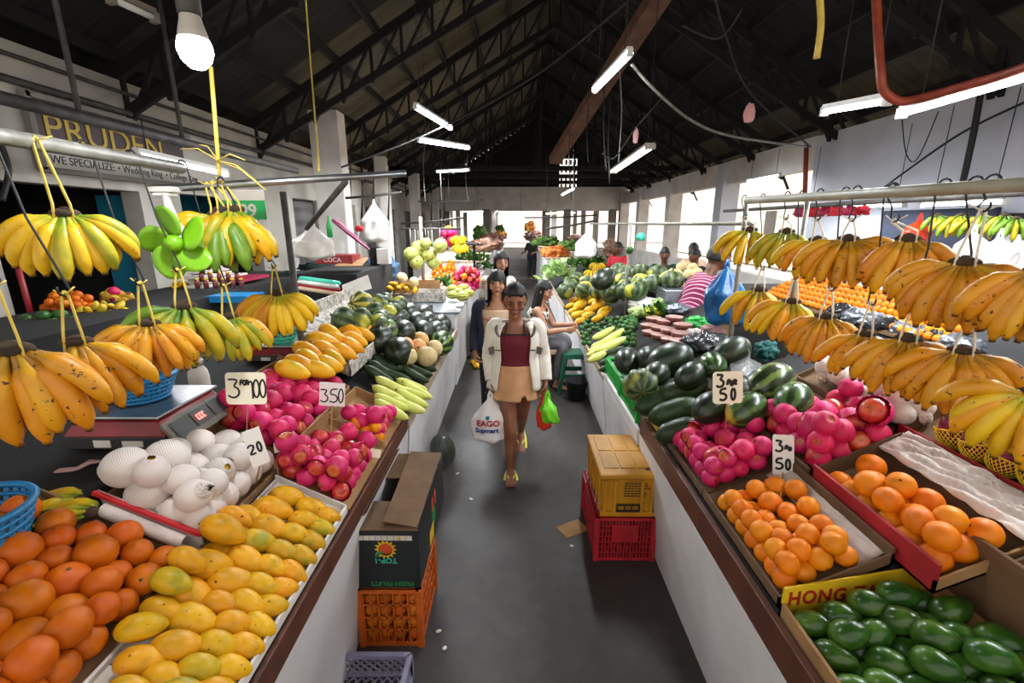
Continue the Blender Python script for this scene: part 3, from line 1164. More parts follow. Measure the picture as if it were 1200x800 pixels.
def pile(keys, pts, plane, S, desc, where, cat, group, side, orient='any', vary=.12, axis=0.0, k_rest=.47, jitter=.3, seed=1, squash=1.0, thick=1.0, box=None, fill=None):
    """one fruit for each entry of pts (x, y, width in the picture), lying on the sloping surface plane"""
    rnd = random.Random(seed)
    S = S * .93
    a, bb = plane
    todo = []
    ws = sorted(p[2] for p in pts)
    tol = ws[len(ws) // 2] * .55
    out = []
    nrm = Vector((-bb, 0, 1)).normalized()
    for ri, row in enumerate(rows_of(pts, tol)):
        seq = row if side > 0 else row[::-1]
        for ci, p in enumerate(seq):
            px, py, w = p[:3]
            ang = p[3] if len(p) > 3 else None
            key = p[4] if len(p) > 4 else rnd.choice(keys)
            pos = atP(px, py, a + S * k_rest * thick, bb)
            sz = w * zdepth(pos) / FPX
            s = max(S * (1 - vary), min(S * (1 + vary), sz))
            if orient == 'long':                              # long axis across the slope
                yaw = axis + rnd.uniform(-jitter, jitter) if ang is None else math.radians(ang)
                x = Vector((math.cos(yaw), math.sin(yaw), 0))
                x = (x - nrm * x.dot(nrm)).normalized()
                z = nrm.copy()
                y = z.cross(x)
                R = Matrix((x, y, z)).transposed() @ Matrix.Rotation(rnd.uniform(-.3, .3), 3, 'X') @ Matrix.Rotation(rnd.uniform(-.12, .12), 3, 'Y')
            elif orient == 'face':                            # open end looking up and out to the aisle
                z = Vector((-side * rnd.uniform(-.9, 1.3), -rnd.uniform(-.8, 1.2), rnd.uniform(-.3, 1.0))).normalized()
                R = z.to_track_quat('Z', 'Y').to_matrix() @ Matrix.Rotation(rnd.uniform(0, 6), 3, 'Z')
            elif orient == 'up':
                R = Euler((rnd.uniform(-.35, .35), rnd.uniform(-.35, .35), rnd.uniform(0, 6))).to_matrix()
            else:
                R = Euler((rnd.uniform(0, 6), rnd.uniform(0, 6), rnd.uniform(0, 6))).to_matrix()
            nm = 'front' if ri == 0 else ORD[min(ri, 17)]
            fr = 'front row' if ri == 0 else ORD[min(ri, 17)] + ' row from the front'
            fr = 'front row' if ri == 0 else ORD[min(ri, 17)] + ' row'
            lab = '%s %s, %s, %s' % (desc, where, fr, (ORD[min(ci, 17)] + ' from aisle') if len(seq) > 1 else 'alone in it')
            todo.append([key, pos, s, R, lab])
    rel = .93 if orient != 'long' else .93 * min(1.0, 2 * k_rest)
    home = [q[1].copy() for q in todo]
    for it in range(30):
        for i in range(len(todo)):
            for j in range(i):
                dv = todo[i][1] - todo[j][1]
                m_ = rel * (todo[i][2] + todo[j][2]) / 2
                L_ = dv.length
                if 1e-6 < L_ < m_:
                    p_ = dv * ((m_ - L_) / L_ * .4)
                    p_.z *= 1.0
                    todo[i][1] += p_
                    todo[j][1] -= p_
        for q, h_ in zip(todo, home):
            q[1] += (h_ - q[1]) * .06
            if box:
                r_ = q[2] * .46 * (.75 if orient == 'long' else 1)
                q[1].x = min(max(q[1].x, box[0] + r_), box[1] - r_)
                q[1].y = min(max(q[1].y, box[2] + r_), box[3] - r_)
            low = a + bb * q[1].x + q[2] * k_rest * thick * .8
            if q[1].z < low:
                q[1].z = low
    if fill:                                  # the layer the visible ones rest on, seen through the gaps
        st = S * (.98 if orient != 'long' else .9)
        sy = S * (.98 if orient != 'long' else .66)
        top = [q[1].copy() for q in todo]
        ny_, nx_ = int((fill[3] - fill[2]) / sy), int((fill[1] - fill[0]) / st)
        for iy in range(ny_):
            n_ = 0
            for ix in range(nx_):
                xx, yy_ = fill[0] + st * (ix + .5) + rnd.uniform(-.05, .05) * S, fill[2] + sy * (iy + .5) + rnd.uniform(-.05, .05) * S
                if side < 0:
                    xx = fill[0] + fill[1] - xx
                p = Vector((xx, yy_, a + bb * xx + S * .45 * (.7 if orient == 'long' else 1)))
                if any((p - q).length < S * (.66 if orient != 'long' else .5) for q in top):
                    continue
                if orient == 'long':
                    R = Euler((rnd.uniform(-.3, .3), -math.atan(bb), rnd.uniform(-.3, .3))).to_matrix()
                else:
                    R = Euler((rnd.uniform(0, 6), rnd.uniform(0, 6), rnd.uniform(0, 6))).to_matrix()
                n_ += 1
                todo.append([rnd.choice(keys), p, S * .97, R, '%s %s, bottom layer, %s row, %s from aisle' % (desc, where, ORD[min(iy, 17)], ORD[min(n_ - 1, 17)])])
    for key, pos, s, R, lab in todo:
        out.append(set_fruit(key, pos, s, R, lab, cat, group))
    return out

def crop(lst, ox, oy, sc):
    return [(ox + p[0] / sc, oy + p[1] / sc, p[2] / sc) + tuple(p[3:]) for p in lst]

# ------------------------------------------------------------------ boxes lying on the sloping display
def tray(name, label, X0, X1, Y0, Y1, plane, h, mats, cat='box', group=None, lift=.0, t=.007, walls='NSEW', heights=None, wallmats=None):
    """open box whose floor lies on z = a + b X; walls stand along its edges"""
    a, bb = plane
    z = lambda x: a + bb * x + lift
    o = thing(name, label, cat, ((X0 + X1) / 2, (Y0 + Y1) / 2, z((X0 + X1) / 2)), group)
    heights = heights or {}
    wallmats = wallmats or {}
    b = MB()
    b.hexa([(X0, Y0, z(X0)), (X1, Y0, z(X1)), (X1, Y1, z(X1)), (X0, Y1, z(X0))],
           [(X0, Y0, z(X0) + t), (X1, Y0, z(X1) + t), (X1, Y1, z(X1) + t), (X0, Y1, z(X0) + t)])
    part('box_floor', b, mats, o)
    for w in walls:
        hh = heights.get(w, h)
        if w in 'NS':
            y0, y1 = (Y0, Y0 + t) if w == 'S' else (Y1 - t, Y1)
            x0, x1 = X0, X1
        else:
            x0, x1 = (X0, X0 + t) if w == 'W' else (X1 - t, X1)
            y0, y1 = Y0, Y1
        b = MB().hexa([(x0, y0, z(x0)), (x1, y0, z(x1)), (x1, y1, z(x1)), (x0, y1, z(x0))],
                      [(x0, y0, z(x0) + hh), (x1, y0, z(x1) + hh), (x1, y1, z(x1) + hh), (x0, y1, z(x0) + hh)])
        part('box_wall', b, wallmats.get(w, mats), o)
    return o

def crumpled(name, label, corners, amp, m, seed=1, n=26, cat='paper', thick=.0):
    """sheet between four world corners (p00, p10, p11, p01), crumpled"""
    rnd = random.Random(seed)
    ph = [(rnd.uniform(3, 11), rnd.uniform(3, 11), rnd.uniform(0, 6)) for _ in range(9)]
    c = [Vector(q) for q in corners]
    def fn(u, v):
        p = c[0] * (1 - u) * (1 - v) + c[1] * u * (1 - v) + c[2] * u * v + c[3] * (1 - u) * v
        h = sum(abs(math.sin(fu * u * 2 + fv * v * 2 + q)) for fu, fv, q in ph) / 9
        e = min(u, 1 - u, v, 1 - v)
        p.z += amp * (h - .35) * (.5 + min(.5, e * 5))
        return p
    b = MB().sheet(fn, n, n)
    o = solo(name, b, m, label, cat)
    s = o.modifiers.new('thick', 'SOLIDIFY')
    s.thickness = .0015
    return o

def price_sign(px, py, w, h, depth, items, label, m='sign_card', tilt=0, yaw=0, stick_to=None, rnd=True, pitch=-.15, stickm='stick', pw=.0028):
    """card on a stick; px,py centre in the photo frame, w,h in picture pixels at distance depth along Y; items: strokes in card units"""
    c = atY(px, py, depth)
    k = zdepth(c) / FPX
    W_, H_ = w * k, h * k
    R = Euler((PI / 2 + pitch, tilt, yaw), 'ZYX').to_matrix()
    R = Matrix.Rotation(yaw, 3, 'Z') @ Matrix.Rotation(PI / 2 + pitch, 3, 'X') @ Matrix.Rotation(tilt, 3, 'Z')
    t = thing('price_sign', label, 'price sign', c, 'hand-written price signs')
    r = min(W_, H_) * .12 if rnd else .001
    pts = []
    for cx, cy, a0 in ((W_ / 2 - r, H_ / 2 - r, 0), (-W_ / 2 + r, H_ / 2 - r, PI / 2), (-W_ / 2 + r, -H_ / 2 + r, PI), (W_ / 2 - r, -H_ / 2 + r, 1.5 * PI)):
        for i in range(5):
            a = a0 + PI / 2 * i / 4
            pts.append(Vector((cx + r * math.cos(a), cy + r * math.sin(a), -.003)))
    b = MB().poly(pts, (0, 0, 1), .003).xf(R, c)
    part('card', b, m, t)
    ink = strokes_mb([(ch, (x - .5) * W_, (y - .5) * H_, hh * H_) for ch, x, y, hh in items], pw * H_ / .07).xf(R, c + R @ Vector((0, 0, .0006)))
    part('numerals', ink, 'pen', t)
    bt = c + R @ Vector((0, -H_ / 2 + .01, -.006))
    to = Vector(stick_to) if stick_to is not None else bt + Vector((0, 0, -.14))
    part('stick', MB().tube([bt + R @ Vector((0, .02, 0)), bt, to], .0028, 6), stickm, t)
    return t
# ------------------------------------------------------------------ left stall
LP = (.39, -.5)          # z = .39 - .5 X
def lz(x):
    return LP[0] + LP[1] * x
def counter(side, Y0, Y1, xe, ztop, zbot, xin, label, board=True, flat=None, name='market_counter', xfloor=None, plane=None, parent_board=True, shelfmat='shelf_wood', boardmat='board_brown'):
    """painted counter: slanting apron, sloping display shelf, front board"""
    s = side
    xf = xfloor if xfloor is not None else (-.71 if s < 0 else .80)
    t = thing(name, label, 'counter', (s * abs((abs(xe) + abs(xin)) / 2), (Y0 + Y1) / 2, 0))
    b = MB()
    zt = zbot
    b.hexa([(xf, Y0, 0), (s * abs(xin), Y0, 0), (s * abs(xin), Y1, 0), (xf, Y1, 0)],
           [(xe, Y0, zt), (s * abs(xin), Y0, zt), (s * abs(xin), Y1, zt), (xe, Y1, zt)])
    if s > 0:
        b.f = [f[::-1] for f in b.f]
    part('apron', b, 'apron', t)
    a, bb = plane or (LP if s < 0 else RP)
    z = lambda x: a + bb * x - .012 - (.125 if s > 0 and Y0 < 1 else 0)
    b = MB()
    x0 = xe + s * .02
    x1 = s * abs(xin)
    pl = [(x0, Y0), (x1, Y0), (x1, Y1), (x0, Y1)]
    if s > 0 and Y0 < 1:
        hb = MB()
        for ya_, yb_, xa_, xb_ in ((1.1, Y1, x0, x1), (Y0, 1.1, 1.22, x1)):
            q4 = [(xa_, ya_), (xb_, ya_), (xb_, yb_), (xa_, yb_)]
            hb.hexa([(x, y, z(x)) for x, y in q4], [(x, y, z(x) + .122) for x, y in q4])
        part('shelf_step', hb, shelfmat, t)
    b.hexa([(x, y, z(x) - .02) for x, y in pl], [(x, y, z(x)) for x, y in pl])
    part('display_shelf', b, shelfmat, t)
    b = MB()
    b.box((x1 - s * .02, (Y0 + Y1) / 2, (zt + z(x1)) / 2 - .02), (.03, Y1 - Y0, max(.02, z(x1) - zt)))
    for yy in (Y0 + .015, Y1 - .015):
        b.hexa([(x0, yy - .012, zt), (x1, yy - .012, zt), (x1, yy + .012, zt), (x0, yy + .012, zt)],
               [(x0, yy - .012, z(x0) - .02), (x1, yy - .012, z(x1) - .02), (x1, yy + .012, z(x1) - .02), (x0, yy + .012, z(x0) - .02)])
    part('shelf_back', b, 'shelf_wood', t)
    if board:
        b = MB().hexa([(xe + s * .002, Y0, zbot - .005), (xe + s * .026, Y0, zbot - .005), (xe + s * .026, Y1, zbot - .005), (xe + s * .002, Y1, zbot - .005)],
                      [(xe, Y0, ztop), (xe + s * .024, Y0, ztop), (xe + s * .024, Y1, ztop), (xe, Y1, ztop)])
        part('front_board', b, boardmat, t, .003)
    return t
RP = (.37, .5)
counter(-1, .15, 2.56, -.655, .722, .635, 1.26, 'white painted fruit counter with brown front board, nearest on the left of the aisle')
b = MB().box((-1.62, 1.75, 1.045), (.7, 2.2, .04))
b.box((-1.62, 1.75, .51), (.6, 2.1, 1.02))
solo('back_table', b, 'dark_wood', 'dark wooden back table carrying the red weighing scale', 'table')

# mango tray
tray('mango_tray', 'paper-lined tray of yellow mangoes along the left front board', -.945, -.672, .55, 1.6, LP, .035, 'card_white', lift=-.004, walls='NEW', heights={'W': .02})
mg = crop([(515, 80, 140), (620, 118, 120), (465, 135, 165), (590, 165, 90), (705, 150, 100), (435, 195, 160), (680, 195, 90), (385, 250, 155), (555, 220, 90),
           (650, 250, 100), (500, 285, 110), (618, 310, 120), (350, 325, 170), (468, 350, 100), (577, 380, 115), (305, 400, 195), (437, 428, 90), (530, 455, 120),
           (245, 483, 150), (385, 495, 125), (495, 530, 115), (140, 555, 205), (320, 582, 150), (440, 600, 100), (95, 660, 195), (265, 668, 150), (393, 688, 115),
           (45, 765, 190), (195, 765, 170), (340, 765, 115), (260, 185, 130), (180, 240, 180), (215, 290, 150), (120, 360, 200), (95, 455, 210), (50, 335, 110),
           (15, 430, 120), (360, 150, 60), (330, 215, 60), (120, 840, 180), (270, 845, 150), (-30, 720, 170), (-60, 830, 180), (400, 840, 110), (-70, 560, 60), (10, 520, 120)], 180, 560, 3.333)
pile(['mango', 'mango', 'mango', 'mango', 'mango_b'], mg, LP, .135, 'yellow mango', 'in the paper-lined tray', 'mango', 'ripe mangoes in the paper-lined tray', -1, 'long', .14, PI * .05, .33, .26, 11, box=(-.94, -.675, .5, 1.6), fill=(-.94, -.675, .62, 1.58))

# deep orange pile
lo = crop([(140, 205, 200), (390, 135, 125), (300, 150, 120), (510, 165, 155), (635, 190, 130), (730, 215, 90), (275, 215, 130), (400, 235, 180), (530, 290, 130), (645, 315, 145),
           (150, 315, 150), (40, 300, 120), (280, 325, 190), (420, 375, 155), (540, 415, 140), (30, 410, 140), (125, 440, 210), (295, 480, 180), (430, 520, 150), (20, 570, 130),
           (145, 605, 215), (310, 635, 185), (20, 740, 140), (150, 760, 200), (430, 620, 100), (300, 770, 150), (-60, 480, 160), (-70, 640, 170), (60, 860, 180), (220, 860, 180), (-60, 800, 170)], 0, 600, 4)
pile(['orange_deep'], lo, (LP[0] + .015, LP[1]), .092, 'deep orange citrus', 'beside the mango tray', 'orange', 'deep oranges piled at the near left corner', -1, 'any', .14, 0, .47, .3, 12, box=(-1.38, -.945, .5, 1.165), fill=(-1.38, -.95, .6, 1.15))
tray('orange_tray', 'low cardboard tray under the deep oranges at the near left', -1.385, -.952, .5, 1.165, LP, .03, 'card_inside', lift=-.004, walls='NW')

# white netted pears in a red rimmed carton
wp = crop([(540, 380, 200), (700, 255, 190), (710, 390, 190), (860, 310, 150), (900, 225, 170), (880, 420, 150), (850, 155, 130), (945, 95, 130), (1065, 105, 140), (985, 160, 150),
           (1150, 145, 90), (1035, 275, 130), (980, 340, 110), (1070, 350, 110), (1100, 205, 130), (1000, 415, 120), (1145, 285, 100), (900, 490, 110), (790, 210, 90), (1210, 212, 90), (1140, 385, 90), (1215, 300, 80), (620, 320, 120), (780, 330, 110)], 0, 500, 4)
pile(['pear_a', 'pear_b'], wp, (LP[0] + .03, LP[1]), .118, 'white-netted pear', 'in the red-rimmed carton', 'pear', 'pears in white foam nets, left stall', -1, 'any', .14, 0, .5, .3, 13, box=(-1.25, -.95, 1.19, 1.72), fill=(-1.24, -.96, 1.2, 1.7))
tray('pear_carton', 'white carton with a red rim holding the white-netted pears', -1.24, -.955, 1.185, 1.72, LP, .05, 'card_inside', lift=.0, walls='NSEW', heights={'S': .075, 'W': .05, 'E': .03}, wallmats={'S': 'card_white'})
b = MB()
a = Vector((-1.245, 1.18, lz(-1.24) + .072)); c = Vector((-.95, 1.18, lz(-.955) + .072))
b.bar(a, c, .012, .012)
solo('rim_tape', b, 'red_bright', 'bright red tape along the rim of the pear carton', 'tape')
b = MB()
for i in range(1):
    def fn(u, v):
        th = v * 5.2
        r = .018 + .004 * v
        x = -1.2 + .22 * u
        return Vector((x, 1.155 + r * math.cos(th), lz(x) + .05 + r * math.sin(th)))
    b.sheet(fn, 8, 26)
solo('paper_roll', b, 'paper', 'rolled white paper lying before the pear carton', 'paper')

# pink netted apples, front left box
l1 = crop([(785, 375, 75), (850, 380, 80), (740, 425, 85), (845, 440, 90), (925, 425, 75), (610, 495, 100), (690, 500, 110), (795, 490, 105), (910, 480, 80), (985, 465, 70), (870, 535, 90),
           (970, 520, 70), (1010, 540, 60), (540, 580, 110), (625, 575, 90), (725, 590, 100), (830, 590, 110), (945, 560, 80), (910, 610, 80), (990, 590, 60), (495, 655, 90), (860, 665, 110),
           (950, 640, 70), (910, 700, 80), (1005, 500, 60), (770, 645, 90), (670, 430, 80), (570, 515, 80), (1015, 610, 50), (640, 650, 80), (960, 690, 60)], 180, 420, 4)
pile(['apple_half', 'apple_most', 'apple', 'apple_most'], l1, (LP[0] + .02, LP[1]), .1, 'pink-netted apple', 'beyond the mangoes', 'apple', 'pink-netted apples beyond the mangoes', -1, 'face', .14, 0, .48, .3, 14, box=(-.945, -.675, 1.6, 2.13), fill=(-.94, -.68, 1.63, 2.1))
tray('apple_box', 'brown cardboard box of pink-netted apples behind the mango tray', -.945, -.672, 1.61, 2.12, LP, .05, 'card', walls='NW', heights={'N': .05, 'W': .09})
l2 = crop([(345, 260, 100), (290, 310, 130), (390, 320, 140), (435, 250, 90), (485, 320, 120), (580, 365, 90), (660, 285, 90), (610, 330, 80), (530, 415, 100), (530, 200, 110), (560, 100, 90),
           (620, 170, 110), (680, 180, 110), (700, 120, 80), (745, 150, 80), (700, 250, 80), (745, 215, 80), (620, 240, 80), (560, 270, 90), (610, 115, 80), (690, 330, 80), (775, 170, 60),
           (340, 375, 100), (410, 395, 100), (720, 300, 70), (640, 400, 80), (500, 260, 90), (475, 190, 80), (800, 240, 60), (450, 420, 80)], 180, 420, 4)
pile(['apple_full', 'apple_full', 'apple_most', 'apple_half'], l2, (LP[0] + .03, LP[1]), .108, 'pink-netted apple', 'in the heap behind the pears', 'apple', 'pink-netted apples heaped behind the pears', -1, 'face', .16, 0, .5, .3, 15, box=(-1.36, -.95, 1.7, 2.5), fill=(-1.35, -.97, 1.76, 2.45))
tray('apple_box', 'cardboard box of heaped pink apples below the three for a hundred sign', -1.36, -.965, 1.74, 2.5, LP, .06, 'card', walls='NEW', heights={'E': .06, 'W': .03})
l3 = crop([(985, 262, 75), (1050, 275, 75), (1110, 300, 90), (955, 305, 80), (1025, 315, 90), (1110, 262, 70), (900, 310, 75), (1090, 350, 70), (1130, 340, 60)], 180, 420, 4)
pile(['apple_full', 'apple_most'], l3, (LP[0] + .04, LP[1]), .1, 'pink-netted apple', 'above the small oranges', 'apple', 'pink-netted apples above the small oranges', -1, 'face', .14, 0, .5, .3, 16, box=(-.945, -.675, 2.13, 2.52))
l3o = crop([(925, 360, 75), (1010, 367, 80), (1065, 385, 60), (1085, 425, 55), (1000, 410, 60), (1105, 395, 45), (965, 405, 60)], 180, 420, 4)
pile(['orange'], l3o, (LP[0] + .02, LP[1]), .075, 'small orange', 'in the far corner box by the board', 'orange', 'small oranges under pink apples', -1, 'any', .12, 0, .47, .3, 17, box=(-.945, -.675, 2.12, 2.4))
tray('corner_box', 'cardboard box of small oranges and pink apples at the board end', -.945, -.672, 2.13, 2.53, LP, .06, 'card', walls='NSW', heights={'S': .03})

# blue basket with bananas behind the oranges
def basket(name, label, c, r0, r1, h, m, n=36, rows=5, sx=1, sy=1, cat='basket', rot=0):
    """round plastic basket with slotted sides"""
    t = thing(name, label, cat, c)
    b = MB()
    b.lathe([(0, .002), (r0, .002), (r0, .008), (0, .008)], n, c, None, 0, sx, sy)
    part('base', b, m, t)
    b = MB()
    for i in range(rows + 1):
        f = i / rows
        r = r0 + (r1 - r0) * f
        z = c[2] + .004 + h * f
        w = .006 if i < rows else .009
        b.tube([(c[0] + r * math.cos(2 * PI * j / n) * sx, c[1] + r * math.sin(2 * PI * j / n) * sy, z) for j in range(n)], w, 6, closed=True)
    for j in range(n):
        a = 2 * PI * j / n
        p0 = Vector((c[0] + r0 * math.cos(a) * sx, c[1] + r0 * math.sin(a) * sy, c[2] + .004))
        p1 = Vector((c[0] + r1 * math.cos(a) * sx, c[1] + r1 * math.sin(a) * sy, c[2] + h))
        b.bar(p0, p1, .012 * r1 / .13, .004)
    part('basket_wall', b, m, t)
    return t
defmat('blue_plastic', '#1478ae', '#0f6a9e', rough=.4, scale=6)
defmat('teal_plastic', '#3fb59a', rough=.4)
defmat('green_plastic', '#2f9a4c', rough=.4)
basket('plastic_basket', 'blue slotted basket at the left edge beside the deep oranges', tuple(atZ(-34, 652, 1.05)), .1, .135, .115, 'blue_plastic')
tray('banana_crate', 'shallow wooden crate of small bananas behind the deep oranges', -1.52, -1.255, 1.16, 1.46, (.99, 0), .04, 'shelf_wood', walls='NSW')

# weighing scale with blue basket
def scale_thing(c, w, d, h, label, yaw, red='scale_red', disp=True):
    R = Matrix.Rotation(yaw, 3, 'Z')
    t = thing('weighing_scale', label, 'scale', c)
    c = Vector(c)
    b = MB()
    b.hexa([(-w / 2, -d / 2, .012), (w / 2, -d / 2, .012), (w / 2, d / 2, .012), (-w / 2, d / 2, .012)],
           [(-w / 2 * .98, -d / 2 * .98, h * .45), (w / 2 * .98, -d / 2 * .98, h * .45), (w / 2 * .98, d / 2 * .98, h * .45), (-w / 2 * .98, d / 2 * .98, h * .45)])
    part('base', b.xf(R, c), 'black_metal', t, .004)
    b = MB()
    b.hexa([(-w / 2, -d / 2, h * .45), (w / 2, -d / 2, h * .45), (w / 2, d / 2, h * .45), (-w / 2, d / 2, h * .45)],
           [(-w / 2 * .84, -d / 2 * .84, h * .85), (w / 2 * .8, -d / 2 * .84, h * .85), (w / 2 * .8, d / 2 * .84, h * .85), (-w / 2 * .84, d / 2 * .84, h * .85)])
    part('housing', b.xf(R, c), red, t, .006)
    b = MB().box((-.01, 0, h * .95), (w * .92, d * .92, .012))
    part('weighing_plate', b.xf(R, c), 'steel', t, .004)
    # slanted display along the +x side
    b = MB()
    b.hexa([(w / 2 * .86, -d * .46, h * .7), (w / 2 * 1.16, -d * .46, h * .1), (w / 2 * 1.16, d * .46, h * .1), (w / 2 * .86, d * .46, h * .7)],
           [(w / 2 * .9, -d * .46, h * .78), (w / 2 * 1.22, -d * .46, h * .16), (w / 2 * 1.22, d * .46, h * .16), (w / 2 * .9, d * .46, h * .78)])
    part('display_panel', b.xf(R, c), 'old_housing', t)
    b = MB()
    def q(u, v):
        a0 = Vector((w / 2 * .92, 0, h * .79)) ; a1 = Vector((w / 2 * 1.2, 0, h * .22))
        p = a0 * (1 - v) + a1 * v
        return Vector((p.x + .002, (u - .5) * d * .84, p.z + .003))
    for i in range(3):
        b.add([q(.02 + i * .33, .15), q(.31 + i * .33, .15), q(.31 + i * .33, .85), q(.02 + i * .33, .85)], [(0, 1, 2, 3)], False)
    part('display_window', b.xf(R, c), 'black_metal', t)
    dg = MB()
    for i in range(3):
        dg.tube([q(.40 + i * .05, .4) + Vector((.002, 0, .002)), q(.40 + i * .05, .62) + Vector((.002, 0, .002))], .003, 5)
        dg.tube([q(.40 + i * .05, .4) + Vector((.002, 0, .002)), q(.425 + i * .05, .4) + Vector((.002, 0, .002))], .003, 5)
        dg.tube([q(.425 + i * .05, .62) + Vector((.002, 0, .002)), q(.40 + i * .05, .62) + Vector((.002, 0, .002))], .003, 5)
    part('red_digits', dg.xf(R, c), 'red_glow', t)
    b = MB()
    b.box((-w * .12, -d / 2 - .001, h * .27), (w * .16, .004, h * .2))
    b.box((w * .18, -d / 2 - .001, h * .27), (w * .2, .004, h * .16))
    part('sticker', b.xf(R, c), 'card_white', t)
    b = MB()
    for sx in (-1, 1):
        for sy in (-1, 1):
            b.lathe([(.014, 0), (.014, .014)], 8, (sx * w * .4, sy * d * .4, 0))
    part('foot', b.xf(R, c), 'black_metal', t)
    return t
defmat('scale_red', '#8e1f28', '#6f161e', rough=.4, scale=8)
M['red_glow'] = glow('red_glow', '#ff2a1a', 3)
scale_thing((-1.40, 1.62, 1.07), .36, .36, .13, 'red weighing scale with steel plate carrying the round blue basket', -.0)
basket('plastic_basket', 'round blue slotted basket standing on the red scale plate', (-1.43, 1.63, 1.205), .085, .118, .085, 'blue_plastic')
scale_thing((-1.40, 2.66, 1.067), .34, .3, .1, 'second weighing scale behind the white bottle with the teal basket', -.0)
basket('plastic_basket', 'teal scalloped basket on the farther weighing scale', (-1.40, 2.64, 1.17), .07, .1, .07, 'teal_plastic', 24, 3)
# white bottle
c = atY(238, 470, 2.0)
t = thing('water_bottle', 'white metal bottle with a steel cap beside the red scale', 'bottle', (c.x, c.y, 1.066))
part('bottle_body', MB().lathe([(0, 0), (.04, 0), (.043, .006), (.043, .1), (.038, .125), (.026, .145), (.026, .15)], 24, (c.x, c.y, 1.066)), 'card_white', t)
part('cap', MB().lathe([(.0275, .15), (.028, .152), (.028, .176), (.024, .18), (0, .18)], 20, (c.x, c.y, 1.066)), 'steel', t)
# pink cloth over the crate edge
p = atZ(88, 556, 1.05)
b = MB()
b.tube([p + Vector((-.09, -.0, -.01)), p + Vector((-.05, .0, .012)), p + Vector((0, .01, .015)), p + Vector((.03, .03, .03)), p + Vector((.05, .05, .02))], [.012, .018, .014, .016, .008], 10, flat=.5)
defmat('pink_cloth', '#b98f8c', rough=.9, bump=.3, bscale=60)
solo('twisted_cloth', b, 'pink_cloth', 'twisted dusty pink cloth on the crate rim by the scale', 'cloth')

# price signs
price_sign(288, 455, 47, 38, 1.62, [('3', .05, .2, .6), ('F', .36, .6, .16), ('O', .43, .6, .16), ('R', .5, .6, .16), ('1', .5, .18, .6), ('o', .67, .2, .58), ('o', .83, .2, .58)],
           'cream price card reading 3 for 100 over the heaped pink apples', 'sign_card', 0, .02, stick_to=atP(289, 512, LP[0] + .08, LP[1]), pw=.0021)
price_sign(300, 524, 19, 46, 1.42, [('2', .02, .35, .26), ('o', .55, .35, .28)], 'narrow card reading 20 among the white-netted pears', 'sign_card_white', .12, .75, stick_to=atP(300, 566, LP[0] + .04, LP[1]), rnd=False, pitch=-.1, pw=.0018)
price_sign(389, 462, 30, 28, 2.05, [('3', .04, .15, .55), ('5', .38, .15, .6), ('o', .74, .15, .62)], 'white price card reading 3 50 above the half-netted apples', 'sign_card_white', -.06, 0, stick_to=atP(388, 510, LP[0] + .07, LP[1]), rnd=False, pw=.0021)
b = MB().box(atP(326, 524, LP[0] + .13, LP[1]), (.03, .004, .04), Euler((0, 0, .5)))
solo('blank_tag', b, 'sign_card', 'small blank cream tag stuck among the heaped pink apples', 'tag')
b = MB().box(atP(440, 531, LP[0] + .05, LP[1]), (.05, .004, .04), Euler((-.4, .1, -.1)))
solo('blank_tag', b, 'sign_card', 'cream card tag beside the small oranges at the board end', 'tag')
# ------------------------------------------------------------------ right stall
def rz(x):
    return RP[0] + RP[1] * x
counter(1, .15, 2.5, .74, .752, .64, 1.78, 'white painted fruit counter with brown front board, nearest on the right of the aisle', plane=RP, shelfmat='dark_wood')

r1o = crop([(318, 38, 77), (388, 40, 75), (253, 60, 70), (203, 80, 65), (153, 100, 62), (108, 115, 48), (297, 103, 80), (363, 108, 72), (427, 105, 74), (233, 122, 60), (183, 142, 62), (140, 155, 50),
            (272, 172, 80), (342, 172, 74), (408, 177, 74), (470, 173, 78), (210, 185, 62), (170, 200, 50), (250, 240, 78), (325, 247, 76), (392, 247, 74), (457, 247, 74), (517, 242, 78), (203, 247, 50),
            (245, 310, 76), (308, 320, 72), (370, 320, 72), (430, 315, 72), (502, 312, 78), (567, 312, 82), (315, 375, 70), (388, 368, 70), (460, 366, 70), (525, 370, 70), (265, 368, 50), (590, 365, 50)], 800, 560, 3)
pile(['orange'], r1o, (RP[0] + .012, RP[1]), .084, 'orange', 'behind the green mangoes', 'orange', 'oranges behind the green mangoes', 1, 'any', .12, 0, .47, .3, 21, box=(.782, 1.065, 1.125, 1.66), fill=(.785, 1.02, 1.13, 1.65))
tray('orange_box', 'cardboard box of stacked oranges along the right front board', .772, 1.075, 1.105, 1.66, RP, .04, 'card_dark', walls='SEW', heights={'E': .055, 'W': .038})
crumpled('crumpled_paper', 'crumpled white paper lining the inner side of the orange box', [(1.0, 1.13, rz(1.0) + .01), (1.07, 1.13, rz(1.07) + .022), (1.07, 1.63, rz(1.07) + .022), (1.0, 1.63, rz(1.0) + .01)], .02, 'paper', 3)
r2o = crop([(520, 55, 75), (588, 50, 60), (665, 25, 85), (750, 28, 85), (575, 105, 75), (655, 88, 100), (738, 97, 85), (820, 102, 95), (650, 172, 100), (730, 183, 85), (805, 183, 90), (883, 180, 95),
            (765, 250, 90), (790, 290, 90), (852, 273, 100), (915, 268, 100), (975, 258, 95), (1038, 310, 80), (930, 200, 60), (700, 120, 60), (715, 245, 60)], 800, 560, 3)
pile(['orange'], r2o, (RP[0] + .01, RP[1]), .098, 'large orange', 'in the red-sided box', 'orange', 'large oranges in the red-sided box', 1, 'any', .12, 0, .47, .3, 22, box=(1.095, 1.365, 1.015, 1.49), fill=(1.1, 1.3, 1.02, 1.48))
